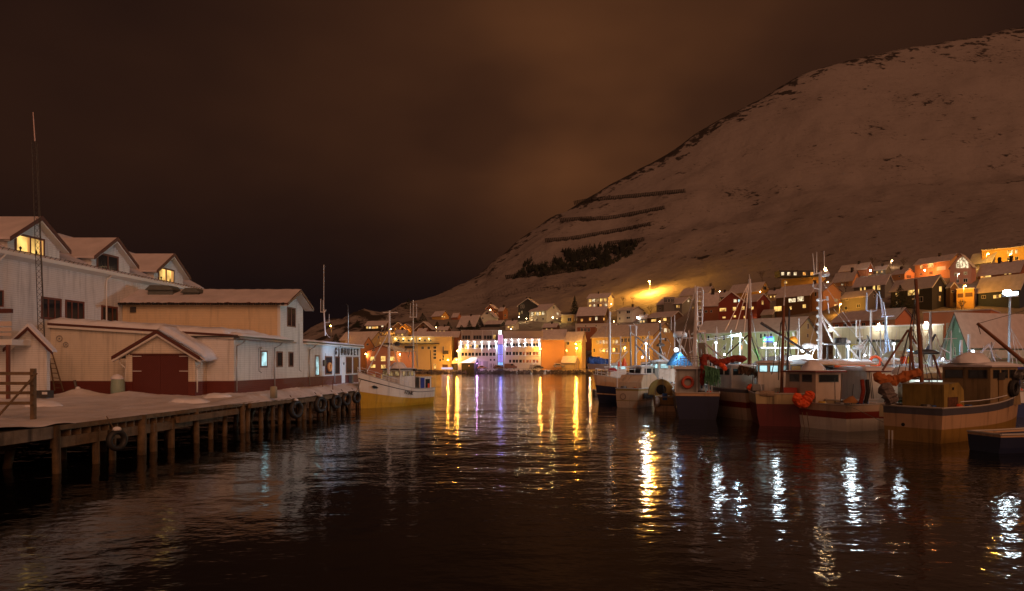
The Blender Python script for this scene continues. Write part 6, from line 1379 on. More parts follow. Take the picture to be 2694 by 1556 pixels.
mb = MB(M); mb.lathe((.1, .9, 2.35), [(.2, -.5), (.25, 0), (.2, .5)], 10, ax='y'); one('net_roller', mb, P('buff_net_roll', (.32, .24, .17), .9, bump=.1), 'buff net roll on the dark red boat stern', 'net roll')
cloth('bright orange-red survival suit bundle hanging over the dark red boat corner', 'survival_suit', [(2092, 1035), (2102, 1060), (2118, 1064), (2128, 1045), (2136, 1030)], 48.5, .35, redt, 'suit', 6)
mb = MB(M); mb.box(.6, 1.4, -1.2, -.3, 2.2, 2.8); one('red_box', mb, P('red_plastic', (.4, .04, .03), .5), 'small red box on the dark red boat stern', 'box')
mb = MB(M); mb.prism([(2, -1.9, 2.3), (2, -.7, 2.3), (2, -1.0, 4.4), (2, -1.6, 4.4)], (.3, 0, 0)); one('oilskin', mb, P('pale_yellow_oilskin', (.5, .5, .25), .6, bump=.1, bscale=4), 'pale yellow oilskin hanging on the dark red boat', 'oilskin')
# b7
Yb = 46.3; b7 = boat('white boat with one broad red stripe, its stern corner toward the viewer', pX(2270, Yb), Yb, 110, 9, 3.4, 1.75, 2.2, [(.55, 'white'), (.78, 'redline'), (1, 'beige')], flare=.9)
M = WM[b7]; cb = cabin(b7, 3.0, 6.2, 2.3, 1.4, 3.95, BC['beige'], P('dark_red_roof', (.22, .04, .03), .6), 1, 'd', .3, 2, ov=.3, snowt=.05)
lumps('', M @ V((4.3, .2, 4.05)), .85, .75, parent=b7, name='snow_heap', seed=8)
for x, y in ((.3, -1.3), (.3, 1.3)): pass
mb = MB(M)
for y in (-1.3, -.6, .2, 1.0): mb.tube((0.05, y, 1.75), (.05, y, 2.15), .02)
mb.tube((.05, -1.5, 2.15), (.05, 1.5, 2.15), .025); mb.build('stern_rail', alu, b7)
for i, (px, c_) in enumerate(((2268, 'red'), (2281, 'black'))):
    a = at(px - 4, 1062, 44.9); b_ = at(px, 1000, 45.2); mb = MB(); mb.line([a, at(px + 3, 1030, 45), b_], .13, 8); one('standing_oilskin', mb, BC[c_] if c_ == 'black' else netred, ['tall rust-red oilskin roll standing on the white red-striped boat', 'dark oilskin roll beside the rust-red one'][i], 'oilskin', 'oilskins on the white red-striped boat')
lumps('orange-brown sack lying on the white red-striped boat stern', at(2238, 1060, 45.3), .45, .4, P('orange_sack', (.45, .20, .06), .8), 'sack', 'sack', 12)
mb = MB(); mb.line([at(2228, 1066, 45), at(2276, 1088, 44.9), at(2326, 1112, 42)], .022); one('mooring_line', mb, P('mooring_rope', (.35, .32, .26), .9), 'thin mooring line between the white and the yellow-brown boat', 'rope')
# ladder on b7's left
for px in (2110, 2122): mast(b7, at(px, 1085, 48.0), at(px + 8, 1135, 47), .03, oldwood, 'boarding_ladder')
# b8
Yb = 40.3; b8 = boat('large yellow-brown fishing boat with dark top strake at the right edge', pX(2399, Yb), Yb, 32, 13, 3.6, 2.0, 2.9, [(.47, 'ochre'), (.82, 'tan'), (1, 'slate')], stern=.95, flare=.9)
M = WM[b8]
mb = MB(M); mb.prism([(1.2, -1.2, 1.7), (1.2, -1.2, 3.35), (2.9, -1.2, 3.45), (3.5, -1.2, 3.0), (3.6, -1.2, 1.7)], (0, 2.4, 0)); mb.build('aft_shelter', P('mustard_shelter', (.30, .21, .05), .7, var=.25, vscale=2, dirt=.8), b8)
mb = MB(M); mb.box(1.6, 2.8, -1.215, -1.203, 1.9, 2.6); mb.build('shelter_opening', P('cluttered_opening', (.10, .04, .02), .8, var=.7, vscale=6), b8)
mb = MB(M); mb.lathe((2.2, -1.22, 3.1), [(.09, -.02), (.09, 0)], 8, ax='y'); mb.build('porthole', dark, b8)
cb = cabin(b8, 6.4, 10.6, 2.8, 1.9, 4.35, P('dingy_beige_wheelhouse', (.28, .20, .10), .7, var=.2, dirt=.7), snowroof, 2, 'd', .5, 3, snowt=.25)
mb = MB(M); mb.box(7.4, 8.0, -1.46, -1.42, 1.95, 3.7); dr = mb.build('cabin_door', P('door_brown', (.22, .14, .06), .6), b8)
mb = MB(M); mb.box(7.3, 8.1, -1.5, -1.425, 3.55, 4.0); mb.build('door_hood', dmetal, dr)
mb = MB(M); mb.torus((9.2, -1.55, 3.0), .42, .14, (0, 1, 0), 18, 7); one('tyre_fender', mb, rubber, 'black tyre hung on the dingy beige wheelhouse', 'tyre')
lumps('', M @ V((7.0, 0, 4.6)), 1.1, .75, parent=b8, name='snow_heap', seed=14)
for sd in (1, -1): mb = MB(M); mb.line([hpt(13, 3.6, 2, 2.9, t, 1, sd, stern=.95, flare=.9) + V((0, 0, .35)) for t in (.15, .3, .45, .6)], .03); mb.build('side_rail', alu, b8)
p = hpt(13, 3.6, 2, 2.9, 0, .62, 1, stern=.95, flare=.9); mb = MB(M); mb.lathe((-.01, .5, .95), [(.11, -.02), (.11, .0)], 10, ax='x'); mb.build('exhaust_port', dark, b8)
mb = MB(M)
for y in (1.3, 1.1): mb.box(-.06, -.01, y, y + .07, -.2, .55)
mb.build('stern_steps', wtrim, b8)
m8 = mast(b8, at(2425, 1005, 42), at(2409, 735, 42.5), .125, rust, r2=.10)
wires(b8, [(at(2411, 760, 42.5), at(2395, 860, 43)), (at(2411, 760, 42.5), at(2370, 815, 43)), (at(2410, 750, 42.5), at(2398, 985, 44)), (at(2400, 865, 43), at(2455, 1000, 42)), (at(2413, 820, 42.5), at(2440, 995, 42)), (at(2412, 800, 42.5), at(2380, 985, 42)), (at(2411, 790, 42.5), at(2372, 960, 43)), (at(2396, 855, 43), at(2360, 990, 43))], .022, dmetal)
wires(b8, [(at(2388, 870, 43), at(2322, 975, 43)), (at(2398, 860, 43), at(2393, 985, 43)), (at(2392, 875, 43), at(2405, 985, 43)), (at(2456, 935, 43), at(2476, 1000, 41.5)), (at(2388, 868, 43), at(2411, 905, 43))], .07, rust, 'derrick')
cloth('furled orange-brown sail on its boom above the yellow-brown boat', 'furled_sail', [(2298, 985), (2320, 996), (2345, 1003), (2370, 995), (2400, 984), (2424, 980)], 41.2, .30, canvas, 'sail', 7)
cloth('grey cloth heap on the yellow-brown boat stern', 'grey_cloth_heap', [(2322, 1010), (2335, 1030), (2345, 1052), (2350, 1062)], 41.0, .42, P('grey_brown_cloth', (.16, .13, .12), .85, bump=.1, var=.3), 'cloth', 9)
mast(b8, at(2572, 852, 40), at(2720, 975, 40), .09, rust, 'long_boom', .13)
wires(b8, [(at(2572, 852, 40), at(2760, 800, 40)), (at(2572, 852, 40), at(2580, 880, 40))], .02, dmetal)
# b9
b9 = boat('small dark blue skiff with tan gunwale at the lower right corner', pX(2588, 35.6), 35.6, 12, 6, 2.2, .95, 1.2, [(.9, 'navy'), (1, 'tan')], name='skiff', cat='skiff', stern=.9)
# white boat with lit wheelhouse behind b8
Yb = 48.5; bw = boat('white motor boat with a brightly lit glazed wheelhouse and red trim', pX(2545, Yb), Yb, 178, 9, 3.2, 1.6, 2.0, [(.5, 'white'), (.56, 'redline'), (1, 'cream')], name='motor_boat', cat='motor boat')
M = WM[bw]; z0_, z1_ = zz(1032, Yb - 1.3), zz(1001, Yb - 1.3)
xa_, xb_ = pX(2447, Yb - 1.3), pX(2545, Yb - 1.3)
mb = MB(); mb.box(xa_, xb_, Yb - 1.2, Yb + 1.2, 1.3, z0_); mb.build('wheelhouse', BC['cream'], bw)
mb = MB(); mb.box(xa_ - .3, xb_ + .2, Yb - 1.35, Yb + 1.3, z1_, z1_ + .12); mb.build('roof_edge', P('dark_red_roof', (.22, .04, .03), .6), bw)
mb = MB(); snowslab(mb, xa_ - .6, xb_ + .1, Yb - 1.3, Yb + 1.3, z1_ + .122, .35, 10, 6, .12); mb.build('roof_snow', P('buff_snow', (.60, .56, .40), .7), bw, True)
for i in range(5): x = xa_ + (xb_ - xa_) * (0, .40, .78, .995, 1)[i]; mb = MB(); mb.box(x - .03, x + .03, Yb - 1.22, Yb - 1.16, z0_, z1_); mb.build('window_post', dmetal, bw) if i < 4 else None
mb = MB(); mb.box(xa_, xb_, Yb + 1.1, Yb + 1.15, z0_, z1_); mb.build('lit_interior', litmat('lit_wheelhouse', (.85, .95, .85), 1.0, 1.4), bw)
lamp(bw, ((xa_ + xb_) / 2, Yb, z1_ - .15), 60, (.85, .97, .9), .15)
mb = MB(); mb.box(xa_, xb_, Yb - 1.26, Yb - 1.22, z0_ - .08, z0_); mb.build('sill_trim', P('dark_red_roof', (0, 0, 0)), bw)
mb = MB(); c = V((xa_ + (xb_ - xa_) * .56, Yb - .3, z0_)); mb.lathe(c, [(.30, 0), (.26, .3), (.1, .62), (.03, .66)], 10); one('orange_jacket', mb, redt, 'orange jacket hanging inside the lit wheelhouse', 'jacket', smooth=True)

# --- boats further back: label, px, Y, head, L, B, hs, hb, bands, cabin (x0,x1,w,z0,z1,col,lit)
bg = [('grey-white trawler with a thick white mast and crossing booms', 1668, 88, 15, 12, 4, 2.2, 3.0, [(.6, 'slate'), (1, 'white')], (3, 7, 3, 2, 4.3, 'white', 'd')),
      ('dark workboat with a black radar mast behind the orange tarps', 1735, 92, 80, 10, 3.8, 2.0, 2.8, [(.7, 'black'), (1, 'slate')], (2, 5, 2.8, 2, 4.6, 'slate', 'g')),
      ('white cutter with a radar dome before the pale green warehouse', 1790, 76, 100, 10, 3.6, 2.2, 2.9, [(.6, 'dblue'), (1, 'white')], (3, 6, 2.6, 2.2, 4.7, 'white', 'c')),
      ('white cutter under a cold deck lamp, left of the tented boat', 1935, 84, 95, 11, 3.8, 2.2, 3.0, [(.5, 'green'), (1, 'white')], (2, 6, 2.8, 2.2, 4.9, 'white', 'd')),
      ('white boat under a brilliantly lit white awning', 2110, 66, 90, 12, 4.2, 2.2, 3.2, [(.5, 'slate'), (1, 'white')], (5, 9, 3, 2.2, 4.4, 'white', 'd')),
      ('snow-roofed trawler carrying the tall globe-lamp mast', 2180, 60, 98, 13, 4.6, 2.2, 3.2, [(.5, 'black'), (1, 'white')], (2, 8, 3.8, 2.2, 4.4, 'white', 'd')),
      ('white longliner with an orange band under its snowy rail', 2235, 70, 20, 12, 4, 2.4, 3.2, [(.5, 'white'), (1, 'cream')], (2, 7, 3.2, 2.4, 4.5, 'white', 'd')),
      ('white boat with a U-shaped antenna mast and life ring', 2290, 62, 85, 11, 4, 2.3, 3.0, [(.6, 'white'), (.75, 'redline'), (1, 'white')], (2, 6, 3.2, 2.3, 4.3, 'white', 'd')),
      ('brown-roofed boat with three close whip antennas', 2335, 78, 92, 11, 4, 2.3, 3.0, [(.6, 'wood'), (1, 'white')], (2, 6, 3, 2.3, 4.8, 'beige', 'g')),
      ('boat under a blue deck lamp with orange gear on its rail', 2382, 72, 88, 10, 3.8, 2.3, 3.0, [(.6, 'dblue'), (1, 'cream')], (2, 6, 3, 2.3, 4.8, 'white', 'o')),
      ('cream-hooded boat beside the grey steel mast', 2455, 64, 90, 11, 4, 2.3, 3.0, [(.6, 'green'), (1, 'cream')], (1.5, 6, 3.4, 2.3, 4.2, 'cream', 'd')),
      ('low green-hulled boat with twin white poles', 2530, 66, 75, 10, 3.8, 2.0, 2.6, [(.7, 'green'), (1, 'slate')], (4, 7, 2.6, 2, 3.8, 'white', 'd')),
      ('blue and white boat beside the foot of the harbour floodlight', 2680, 58, 95, 10, 3.8, 2.2, 2.8, [(.6, 'dblue'), (1, 'white')], (1.5, 5, 3, 2.2, 4.3, 'dblue', 'd')),
      ('small white boat half hidden behind the twin white poles', 2590, 74, 90, 9, 3.4, 1.8, 2.4, [(.6, 'white'), (1, 'white')], (2, 5, 2.6, 1.8, 3.6, 'white', 'd')),
      ('grey boat at the back beneath the furled blue tarp', 1560, 120, 10, 10, 3.4, 1.8, 2.4, [(.6, 'black'), (1, 'wood')], (3, 5, 2.2, 1.8, 3.3, 'beige', 'd'))]
BG = []
for lb, px, Y, hd, L, B, hs, hb, bands, cb in bg[:-1]:
    t_ = boat(lb, pX(px, Y), Y, hd, L, B, hs, hb, bands); BG.append(t_)
    cabin(t_, cb[0], cb[1], cb[2], cb[3] - .3, cb[4], BC[cb[5]], wtrim, 2, cb[6], .3, 2, snowt=.22)
    rail(t_, L, B, hs, hb, .1, .95, .7, n=7)
    r = random.Random(px); M = WM[t_]
    for _ in range(3): mast(t_, M @ V((r.uniform(cb[0], cb[1]), r.uniform(-1, 1), cb[4])), M @ V((r.uniform(cb[0], cb[1]), r.uniform(-1, 1), cb[4] + r.uniform(1, 2.6))), .03, alu, 'whip_antenna')
    for _ in range(3):
        mb = MB(M); x, y = r.uniform(.3, 1.8), r.uniform(-1.3, 1.3); s_ = r.uniform(.2, .45); mb.lathe((x, y, hs * .85), [(s_, 0), (s_ * 1.05, s_), (s_ * .7, s_ * 1.5), (.03, s_ * 1.6)], 9); mb.build('deck_gear', [redt, metal, dmetal, canvas, P('yellow_plastic', (.6, .4, .03), .5)][r.randrange(5)], t_, True)
# masts and booms of the back row
b = BG[0]; Y = 86
mast(b, at(1672, 985, Y), at(1673, 858, Y), .17, alu, r2=.14); mast(b, at(1673, 862, Y), at(1667, 851, Y), .07, alu, 'mast_hook'); mast(b, at(1660, 975, Y), at(1658, 858, Y), .13, metal, 'aft_mast')
mb = MB(); mb.tube(at(1653, 857, Y), at(1667, 857, Y), .05); mb.build('crosstree', alu, b)
wires(b, [(at(1673, 885, Y), at(1768, 958, Y - 8)), (at(1706, 884, Y), at(1673, 932, Y)), (at(1738, 874, Y), at(1690, 938, Y)), (at(1672, 905, Y), at(1722, 962, Y - 6)), (at(1617, 960, Y), at(1652, 925, Y)), (at(1658, 873, Y), at(1672, 886, Y))], .10, alu, 'boom')
wires(b, [(at(1673, 900, Y), at(1760, 960, Y - 6)), (at(1672, 890, Y), at(1740, 965, Y - 6)), (at(1658, 875, Y), at(1620, 955, Y - 4)), (at(1705, 885, Y), at(1685, 950, Y))], .025, metal)
b = BG[1]; Y = 92
mast(b, at(1738, 965, Y), at(1737, 850, Y), .2, dmetal, r2=.1)
mb = MB(); mb.lathe(at(1738, 912, Y), [(.5, 0), (.6, .2), (.2, .5)], 10); mb.build('radar_gear', metal, b)
mb = MB(); mb.box(at(1732, 0, Y).x, at(1748, 0, Y).x, Y - .1, Y + .1, zz(894, Y), zz(891, Y)); mb.build('scanner_bar', metal, b)
wires(b, [(at(1739, 865, Y), at(1790, 945, Y - 10)), (at(1738, 860, Y), at(1760, 900, Y))], .03, metal)
b = BG[2]; Y = 76
mast(b, at(1775, 970, Y), at(1775, 830, Y), .07, alu); mast(b, at(1766, 870, Y), at(1766, 835, Y), .04, alu, 'whip_antenna'); mast(b, at(1789, 965, Y), at(1789, 890, Y), .14, alu, 'radar_mast'); radome(b, at(1789, 888, Y), .75)
wires(b, [(at(1775, 880, Y), at(1808, 935, Y)), (at(1780, 893, Y), at(1800, 925, Y))], .05, alu, 'boom')
b = BG[3]; Y = 84
mast(b, at(1947, 960, Y), at(1947, 877, Y), .12, alu); mast(b, at(1924, 955, Y), at(1924, 870, Y), .04, alu, 'whip_antenna')
wires(b, [(at(1853, 893, Y - 10), at(1945, 880, Y)), (at(1853, 897, Y - 10), at(1945, 884, Y)), (at(1947, 880, Y), at(2000, 950, Y))], .03, alu, 'boom')
deck_lamp(1939, 882, 83.5, 900, (.6, .85, 1), 'small cold lamp on the white pole before the pale green warehouse', .13)
deck_lamp(1906, 933, 158, 15000, (.75, 1, .75), 'greenish-white quay lamp low before the pale green warehouse', .2)
mb = MB(); mb.tube(at(1985, 918, 80), at(1999, 950, 80), .16, .10); one('green_glow_wand', mb, P('lime_paint', (.15, .75, .08), .5), 'lime-green tilted pole left of the white awning', 'pole')
b = BG[4]; Y = 66    # white awning
mb = MB(); a = [at(2062, 962, 64), at(2078, 938, 64), at(2132, 933, 64), at(2152, 962, 64)]; mb.prism(a, (0, 7, 0)); mb.build('awning', P('white_awning', (.78, .80, .80), .55, bump=.04, bscale=2), b)
mb = MB(); mb.box(at(1996, 0, 66).x, at(2108, 0, 66).x, 65.5, 66.2, zz(918, 66), zz(914, 66)); mb.build('gantry_beam', alu, b)
for px in (2015, 2052, 2100): mast(b, at(px, 965, 66), at(px, 917, 66), .07, alu, 'gantry_post')
deck_lamp(2112, 922, 62.6, 1100, (.82, .95, 1), 'brilliant deck lamp at the ridge of the white awning', .14)
deck_lamp(2102, 970, 60, 900, (.4, .6, 1), 'small blue-white lamp beneath the awning edge', .1)
radome(b, at(2127, 918, 66), .6); radome(b, at(2146, 919, 66), .5); mast(b, at(2103, 915, 66), at(2102, 838, 66), .05, alu, 'whip_antenna'); mast(b, at(2098, 915, 66), at(2097, 865, 66), .04, alu, 'whip_antenna')
mast(b, at(2095, 915, 66), at(2086, 875, 66), .12, alu, 'radar_stalk'); 
mb = MB(); mb.ball(at(2087, 897, 66), .45); mb.build('orange_float', P('orange_float_m', (.8, .30, .02), .5), b, True)
cloth('dark draped oilskins on the rail beneath the awning', 'dark_oilskins', [(2110, 985), (2112, 1005), (2118, 1030)], 55, .4, P('dark_oilskin', (.05, .035, .035), .6, bump=.1), 'oilskins', 15)
b = BG[5]; Y = 60    # globe mast
mast(b, at(2157, 965, Y), at(2158, 716, Y), .20, alu, r2=.13)
for px0, py0, px1, py1 in ((2143, 722, 2138, 667), (2148, 722, 2149, 664), (2169, 715, 2168, 661)): mast(b, at(px0, py0, Y), at(px1, py1, Y), .05, alu, 'whip_antenna')
mast(b, at(2157, 718, Y), at(2156, 692, Y), .04, rust, 'mast_tip')
mb = MB(); mb.tube(at(2141, 722, Y), at(2178, 713, Y), .06); mb.tube(at(2140, 757, Y), at(2156, 762, Y), .05); mb.tube(at(2140, 757, Y), at(2140, 742, Y), .05); mb.tube(at(2158, 790, Y), at(2176, 788, Y), .05); mb.tube(at(2176, 780, Y), at(2178, 792, Y), .1); mb.tube(at(2178, 795, Y), at(2181, 825, Y), .04); mb.build('mast_brackets', alu, b)
mb = MB(); mb.lathe(at(2171, 722, Y), [(.3, -.2), (.4, 0), (.25, .25)], 10); mb.build('radar_scanner', alu, b)
g_ = thing('mast_top_light', 'amber light at the top of the globe-lamp mast', 'lamp', at(2171, 708, Y)); mb = MB(); mb.ball(at(2171, 709, Y), .12); mb.build('bulb', e_warm, g_)
for i, py in enumerate((790, 811, 832, 853, 874, 895)):
    g_ = thing('mast_globe', ['topmost globe lamp on the tall white mast', 'second globe lamp from the top of the mast', 'third globe lamp from the top of the mast', 'fourth globe lamp from the top of the mast', 'fifth globe lamp from the top of the mast', 'lowest globe lamp on the tall white mast'][i], 'lamp', at(2151, py, Y), 0, 'globe lamps on the tall mast')
    mb = MB(); mb.ball(at(2151, py, Y - .05), .12); mb.build('globe', em('globe_glow', (.9, .95, 1), .45), g_, True); mb = MB(); mb.tube(at(2152.5, py, Y - .05), at(2157, py, Y), .03); mb.build('arm', alu, g_)
wires(b, [(at(2160, 828, Y), at(2262, 948, Y)), (at(2160, 835, Y), at(2212, 942, Y))], .09, alu, 'boom')
wires(b, [(at(2163, 740, Y), at(2250, 870, Y)), (at(2192, 812, Y), at(2300, 940, Y)), (at(2150, 830, Y), at(2120, 950, Y))], .02, metal)
mb = MB(); mb.box(at(2172, 0, Y).x, at(2232, 0, Y).x, Y - .4, Y + .4, zz(908, Y), zz(905, Y)); mb.build('gear_platform', dmetal, b)
mb = MB(); mb.lathe(at(2211, 904, Y), [(.5, 0), (.52, .1), (.52, .42), (.45, .5)], 14); mb.build('dark_drum', dmetal, b); radome(b, at(2224, 905, Y), .4)
for px in (2177, 2200, 2228): mast(b, at(px, 950, Y), at(px, 905, Y), .09, dmetal, 'platform_leg')
mb = MB(); snowslab(mb, pX(2115, 57), pX(2290, 57), 56, 62, zz(958, 57), .35, 30, 8, .2); mb.build('shelter_deck_snow', snow, b, True)
mb = MB(); mb.box(pX(2115, 57), pX(2290, 57), 56, 62, zz(961, 57), zz(958.2, 57)); mb.build('shelter_deck', BC['cream'], b)
mb = MB(); mb.box(pX(2120, 57), pX(2160, 57), 56.5, 61, 2, zz(961.2, 57)); mb.build('shelter_wall', BC['slate'], b)
mb = MB(); mb.box(pX(2195, 55.9), pX(2276, 55.9), 55.85, 55.98, zz(967, 55.9), zz(961.5, 55.9)); mb.build('orange_band', P('orange_band', (.75, .16, .03), .5), b)
mb = MB(); mb.torus(at(2161, 974, 55.3), .26, .1, (0, 1, 0), 16, 6); one('white_coil', mb, alu, 'round white coil under the snowy shelter deck', 'coil')
b = BG[6]; mb = MB(); c = at(2245, 915, 70); mb.lathe(c, [(.5, 0), (.4, .3), (.05, .35)], 12); mb.build('yellow_lamp_dome', P('yellow_dome', (.6, .55, .1), .5), b); mast(b, at(2240, 950, 70), at(2242, 916, 70), .1, P('yellow_paint', (.5, .42, .06), .5), 'yellow_post')
radome(b, at(2257, 920, 66), .5); mast(b, at(2257, 950, 66), at(2257, 921, 66), .1, dmetal, 'radar_post')
b = BG[7]; Y = 60
mast(b, at(2290, 970, Y), at(2292, 815, Y), .12, alu); mb = MB(); mb.line([at(2281, 770, Y), at(2279, 817, Y), at(2292, 819, Y), at(2306, 817, Y), at(2308, 773, Y)], .06, 6); mb.build('antenna_fork', P('blue_white_pole', (.5, .6, .8), .4), b)
wires(b, [(at(2255, 915, Y), at(2290, 885, Y)), (at(2283, 910, Y), at(2268, 952, Y)), (at(2253, 842, Y), at(2253, 886, Y)), (at(2253, 886, Y), at(2270, 886, Y))], .05, alu, 'boom'); wires(b, [(at(2281, 883, Y), at(2325, 965, Y - 2))], .06, dmetal, 'dark_boom')
mb = MB(); mb.torus(at(2303, 952, 58.5), .42, .12, (.2, 1, 0), 18, 7); one('orange_life_ring', mb, redt, 'orange life ring on the rail of the U-antenna boat', 'life ring')
lumps('snow heap on the canopy behind the furled sail', at(2378, 985, 48), .8, .55, seed=20)
mb = MB(); mb.box(pX(2272, 52), pX(2352, 52), 51.5, 57, 1.5, zz(976, 52)); mb.build('white_deckhouse', BC['white'], b)
mb = MB(); snowslab(mb, pX(2265, 52), pX(2356, 52), 51.3, 57, zz(976, 52) + .01, .3, 14, 8, .14); mb.build('deckhouse_snow', snow, b, True)
mb = MB(); mb.box(pX(2268, 52), pX(2350, 52), 51.42, 51.495, zz(979, 52), zz(976.4, 52)); mb.build('red_trim', BC['redline'], b)
wires(b, [(at(2287, 978, 51.4), at(2294, 1050, 51.3)), (at(2291, 978, 51.4), at(2298, 1050, 51.3))], .03, dmetal, 'pipe')
b = BG[8]; Y = 78
mast(b, at(2330, 975, Y), at(2330, 832, Y), .2, metal, r2=.13); mast(b, at(2345, 955, Y), at(2330, 850, Y), .1, metal, 'strut')
for a_, b2_ in (((2322, 832), (2313, 768)), ((2325, 830), (2318, 785)), ((2330, 830), (2324, 795))): mast(b, at(*a_, Y), at(*b2_, Y), .05, alu, 'whip_antenna')
mb = MB(); mb.tube(at(2318, 834, Y), at(2352, 832, Y), .07); mb.build('crosstree', alu, b); wires(b, [(at(2332, 870, Y), at(2350, 930, Y)), (at(2332, 840, Y), at(2318, 960, Y)), (at(2360, 870, Y), at(2345, 950, Y))], .03, metal)
b = BG[9]; deck_lamp(2394, 923, 71, 3000, (.25, .5, 1), 'saturated blue-white deck lamp beside the dark rigging', .17, em('blue_bulb', (.3, .6, 1), 45))
mb = MB(); mb.lathe(at(2369, 932, 71), [(1.6, -.3), (1.7, 0), (1.0, .3), (.05, .4)], 16); mb.build('round_canopy', BC['cream'], b, True)
for i, (px, c_) in enumerate(((2380, redt), (2388, P('yellow_plastic', (.6, .4, .03), .5)), (2374, redt))): cloth(['orange oilskin on the rail beneath the blue lamp', 'yellow oilskin beside the orange ones beneath the blue lamp', 'smaller orange oilskin left of the others beneath the blue lamp'][i], 'hanging_oilskin', [(px, 938), (px + 1, 950), (px + 3, 960)], 69, .22, c_, 'oilskin', 16 + i, 'oilskins under the blue lamp')
b = BG[10]; Y = 64
mast(b, at(2447, 965, Y), at(2448, 822, Y), .22, metal, r2=.09); mast(b, at(2436, 925, Y), at(2461, 880, Y), .14, P('blue_grey_spar', (.06, .08, .13), .5), 'derrick')
wires(b, [(at(2462, 880, Y), at(2482, 955, Y)), (at(2448, 850, Y), at(2470, 955, Y)), (at(2448, 870, Y), at(2425, 900, Y)), (at(2462, 880, Y), at(2495, 960, Y)), (at(2448, 835, Y), at(2430, 950, Y))], .03, metal)
mb = MB(); mb.lathe(at(2448, 983, 62), [(1.5, -.6), (1.6, .2), (1.3, .55), (.1, .6)], 16); mb.build('buff_canopy', BC['cream'], b, True); mb = MB(); mb.lathe(at(2436, 930, Y), [(.9, -.1), (1.2, 0), (.8, .3), (.05, .4)], 14); mb.build('dark_canopy', dmetal, b, True)
b = BG[11]; Y = 64
for px, t0 in ((2529, 895), (2550, 880), (2519, 945)): mast(b, at(px, 985, Y), at(px, t0, Y), .13, P('bright_alu', (0, 0, 0)), 'white_pole', .12)
wires(b, [(at(2498, 950, Y), at(2530, 933, Y)), (at(2530, 933, Y), at(2552, 930, Y)), (at(2540, 965, Y), at(2602, 905, Y)), (at(2545, 968, Y), at(2603, 908, Y)), (at(2603, 905, Y), at(2630, 985, Y)), (at(2572, 950, Y), at(2578, 985, Y))], .055, alu, 'boom')
mb = MB(); mb.box(pX(2480, 63), pX(2501, 63), 62, 63, zz(957, 63), zz(950, 63)); mb.build('white_radar_box', alu, b)
lumps('snow heap with a white rim on the wheelhouse roof at right', at(2612, 990, 52), 1.1, .6, seed=24)
b = BG[12]; mb = MB(); mb.box(pX(2652, 56), pX(2720, 56), 55, 58, zz(978, 56), zz(966, 56)); mb.build('blue_roof', P('blue_tarp', (0, 0, 0)), b)
wires(b, [(at(2660, 865, 58), at(2694, 925, 58)), (at(2662, 870, 58), at(2680, 985, 58)), (at(2665, 880, 58), at(2692, 960, 58)), (at(2657, 900, 58), at(2668, 980, 58))], .03, alu)
cloth('black tarpaulin draped at the right edge above the yellow-brown boat', 'black_tarp', [(2660, 983), (2675, 990), (2690, 986), (2720, 990)], 44, .3, dmetal, 'tarp', 25)
# clutter on the decks of the front row
def clutter(t_, L, B, hs, seed, x0=.3, x1=None, n=9):
    r = random.Random(seed); M = WM[t_]; x1 = x1 or L * .3; z = hs * .8
    for i in range(n):
        x, y = r.uniform(x0, x1), r.uniform(-B * .36, B * .36); k = r.randrange(5); mb = MB(M); nm = 'deck_gear'
        if k == 0: s_ = r.uniform(.18, .3); mb.torus((x, y, z + .1), s_, .07, (0, 0, 1), 14, 6); mb.torus((x, y, z + .22), s_ * .95, .07, (0, 0, 1), 14, 6); nm, m = 'rope_coil', P('rope_pale', (.35, .28, .18), .9)
        elif k == 1: w = r.uniform(.2, .4); h = r.uniform(.3, .8); mb.box(x - w, x + w, y - w * .7, y + w * .7, z, z + h); nm, m = 'fish_box', [P('box_blue', (.03, .10, .30), .6), P('grey_crate', (.3, .3, .3), .7), P('box_cream', (.5, .45, .33), .6)][r.randrange(3)]
        elif k == 2: s_ = r.uniform(.18, .32); mb.lathe((x, y, z), [(s_, 0), (s_ * 1.1, s_ * 1.4), (s_ * .95, s_ * 2), (.02, s_ * 2)], 10); nm, m = 'barrel', [dmetal, P('yellow_plastic', (.6, .4, .03), .5), P('box_blue', (0, 0, 0))][r.randrange(3)]
        elif k == 3: mb.tube((x, y, z), (x + r.uniform(-.4, .4), y + r.uniform(-.3, .3), z + r.uniform(1.2, 2.6)), .035, .02); nm, m = 'pole', [alu, oldwood, dmetal][r.randrange(3)]
        else: s_ = r.uniform(.16, .28); mb.ball((x, y, z + s_), s_, 10, sz=1.2); nm, m = 'float', [redt, canvas, P('float_pale', (.6, .55, .42), .5)][r.randrange(3)]
        mb.build(nm, m, t_, k in (0, 4))
for q_, a in enumerate(((b1, 11, 3.8, 2.3, .5, 9, 8), (b2, 8, 2.9, 1.95, .2, .8, 3), (b3, 6.5, 2.5, 1.35, .2, .8, 5), (b4, 12, 4, 2.15, .4, 5, 12), (b5, 8.5, 3.4, 2.45, .3, 2.5, 10), (b6, 10, 3.9, 2.35, .3, 4.8, 14), (b7, 9, 3.4, 1.75, .2, 2.9, 12), (b8, 13, 3.6, 2, .2, 6, 14), (KB, L0, B0, a0_, 6.6, 10, 9))):
    clutter(a[0], a[1], a[2], a[3], 100 + q_, a[4], a[5], a[6])
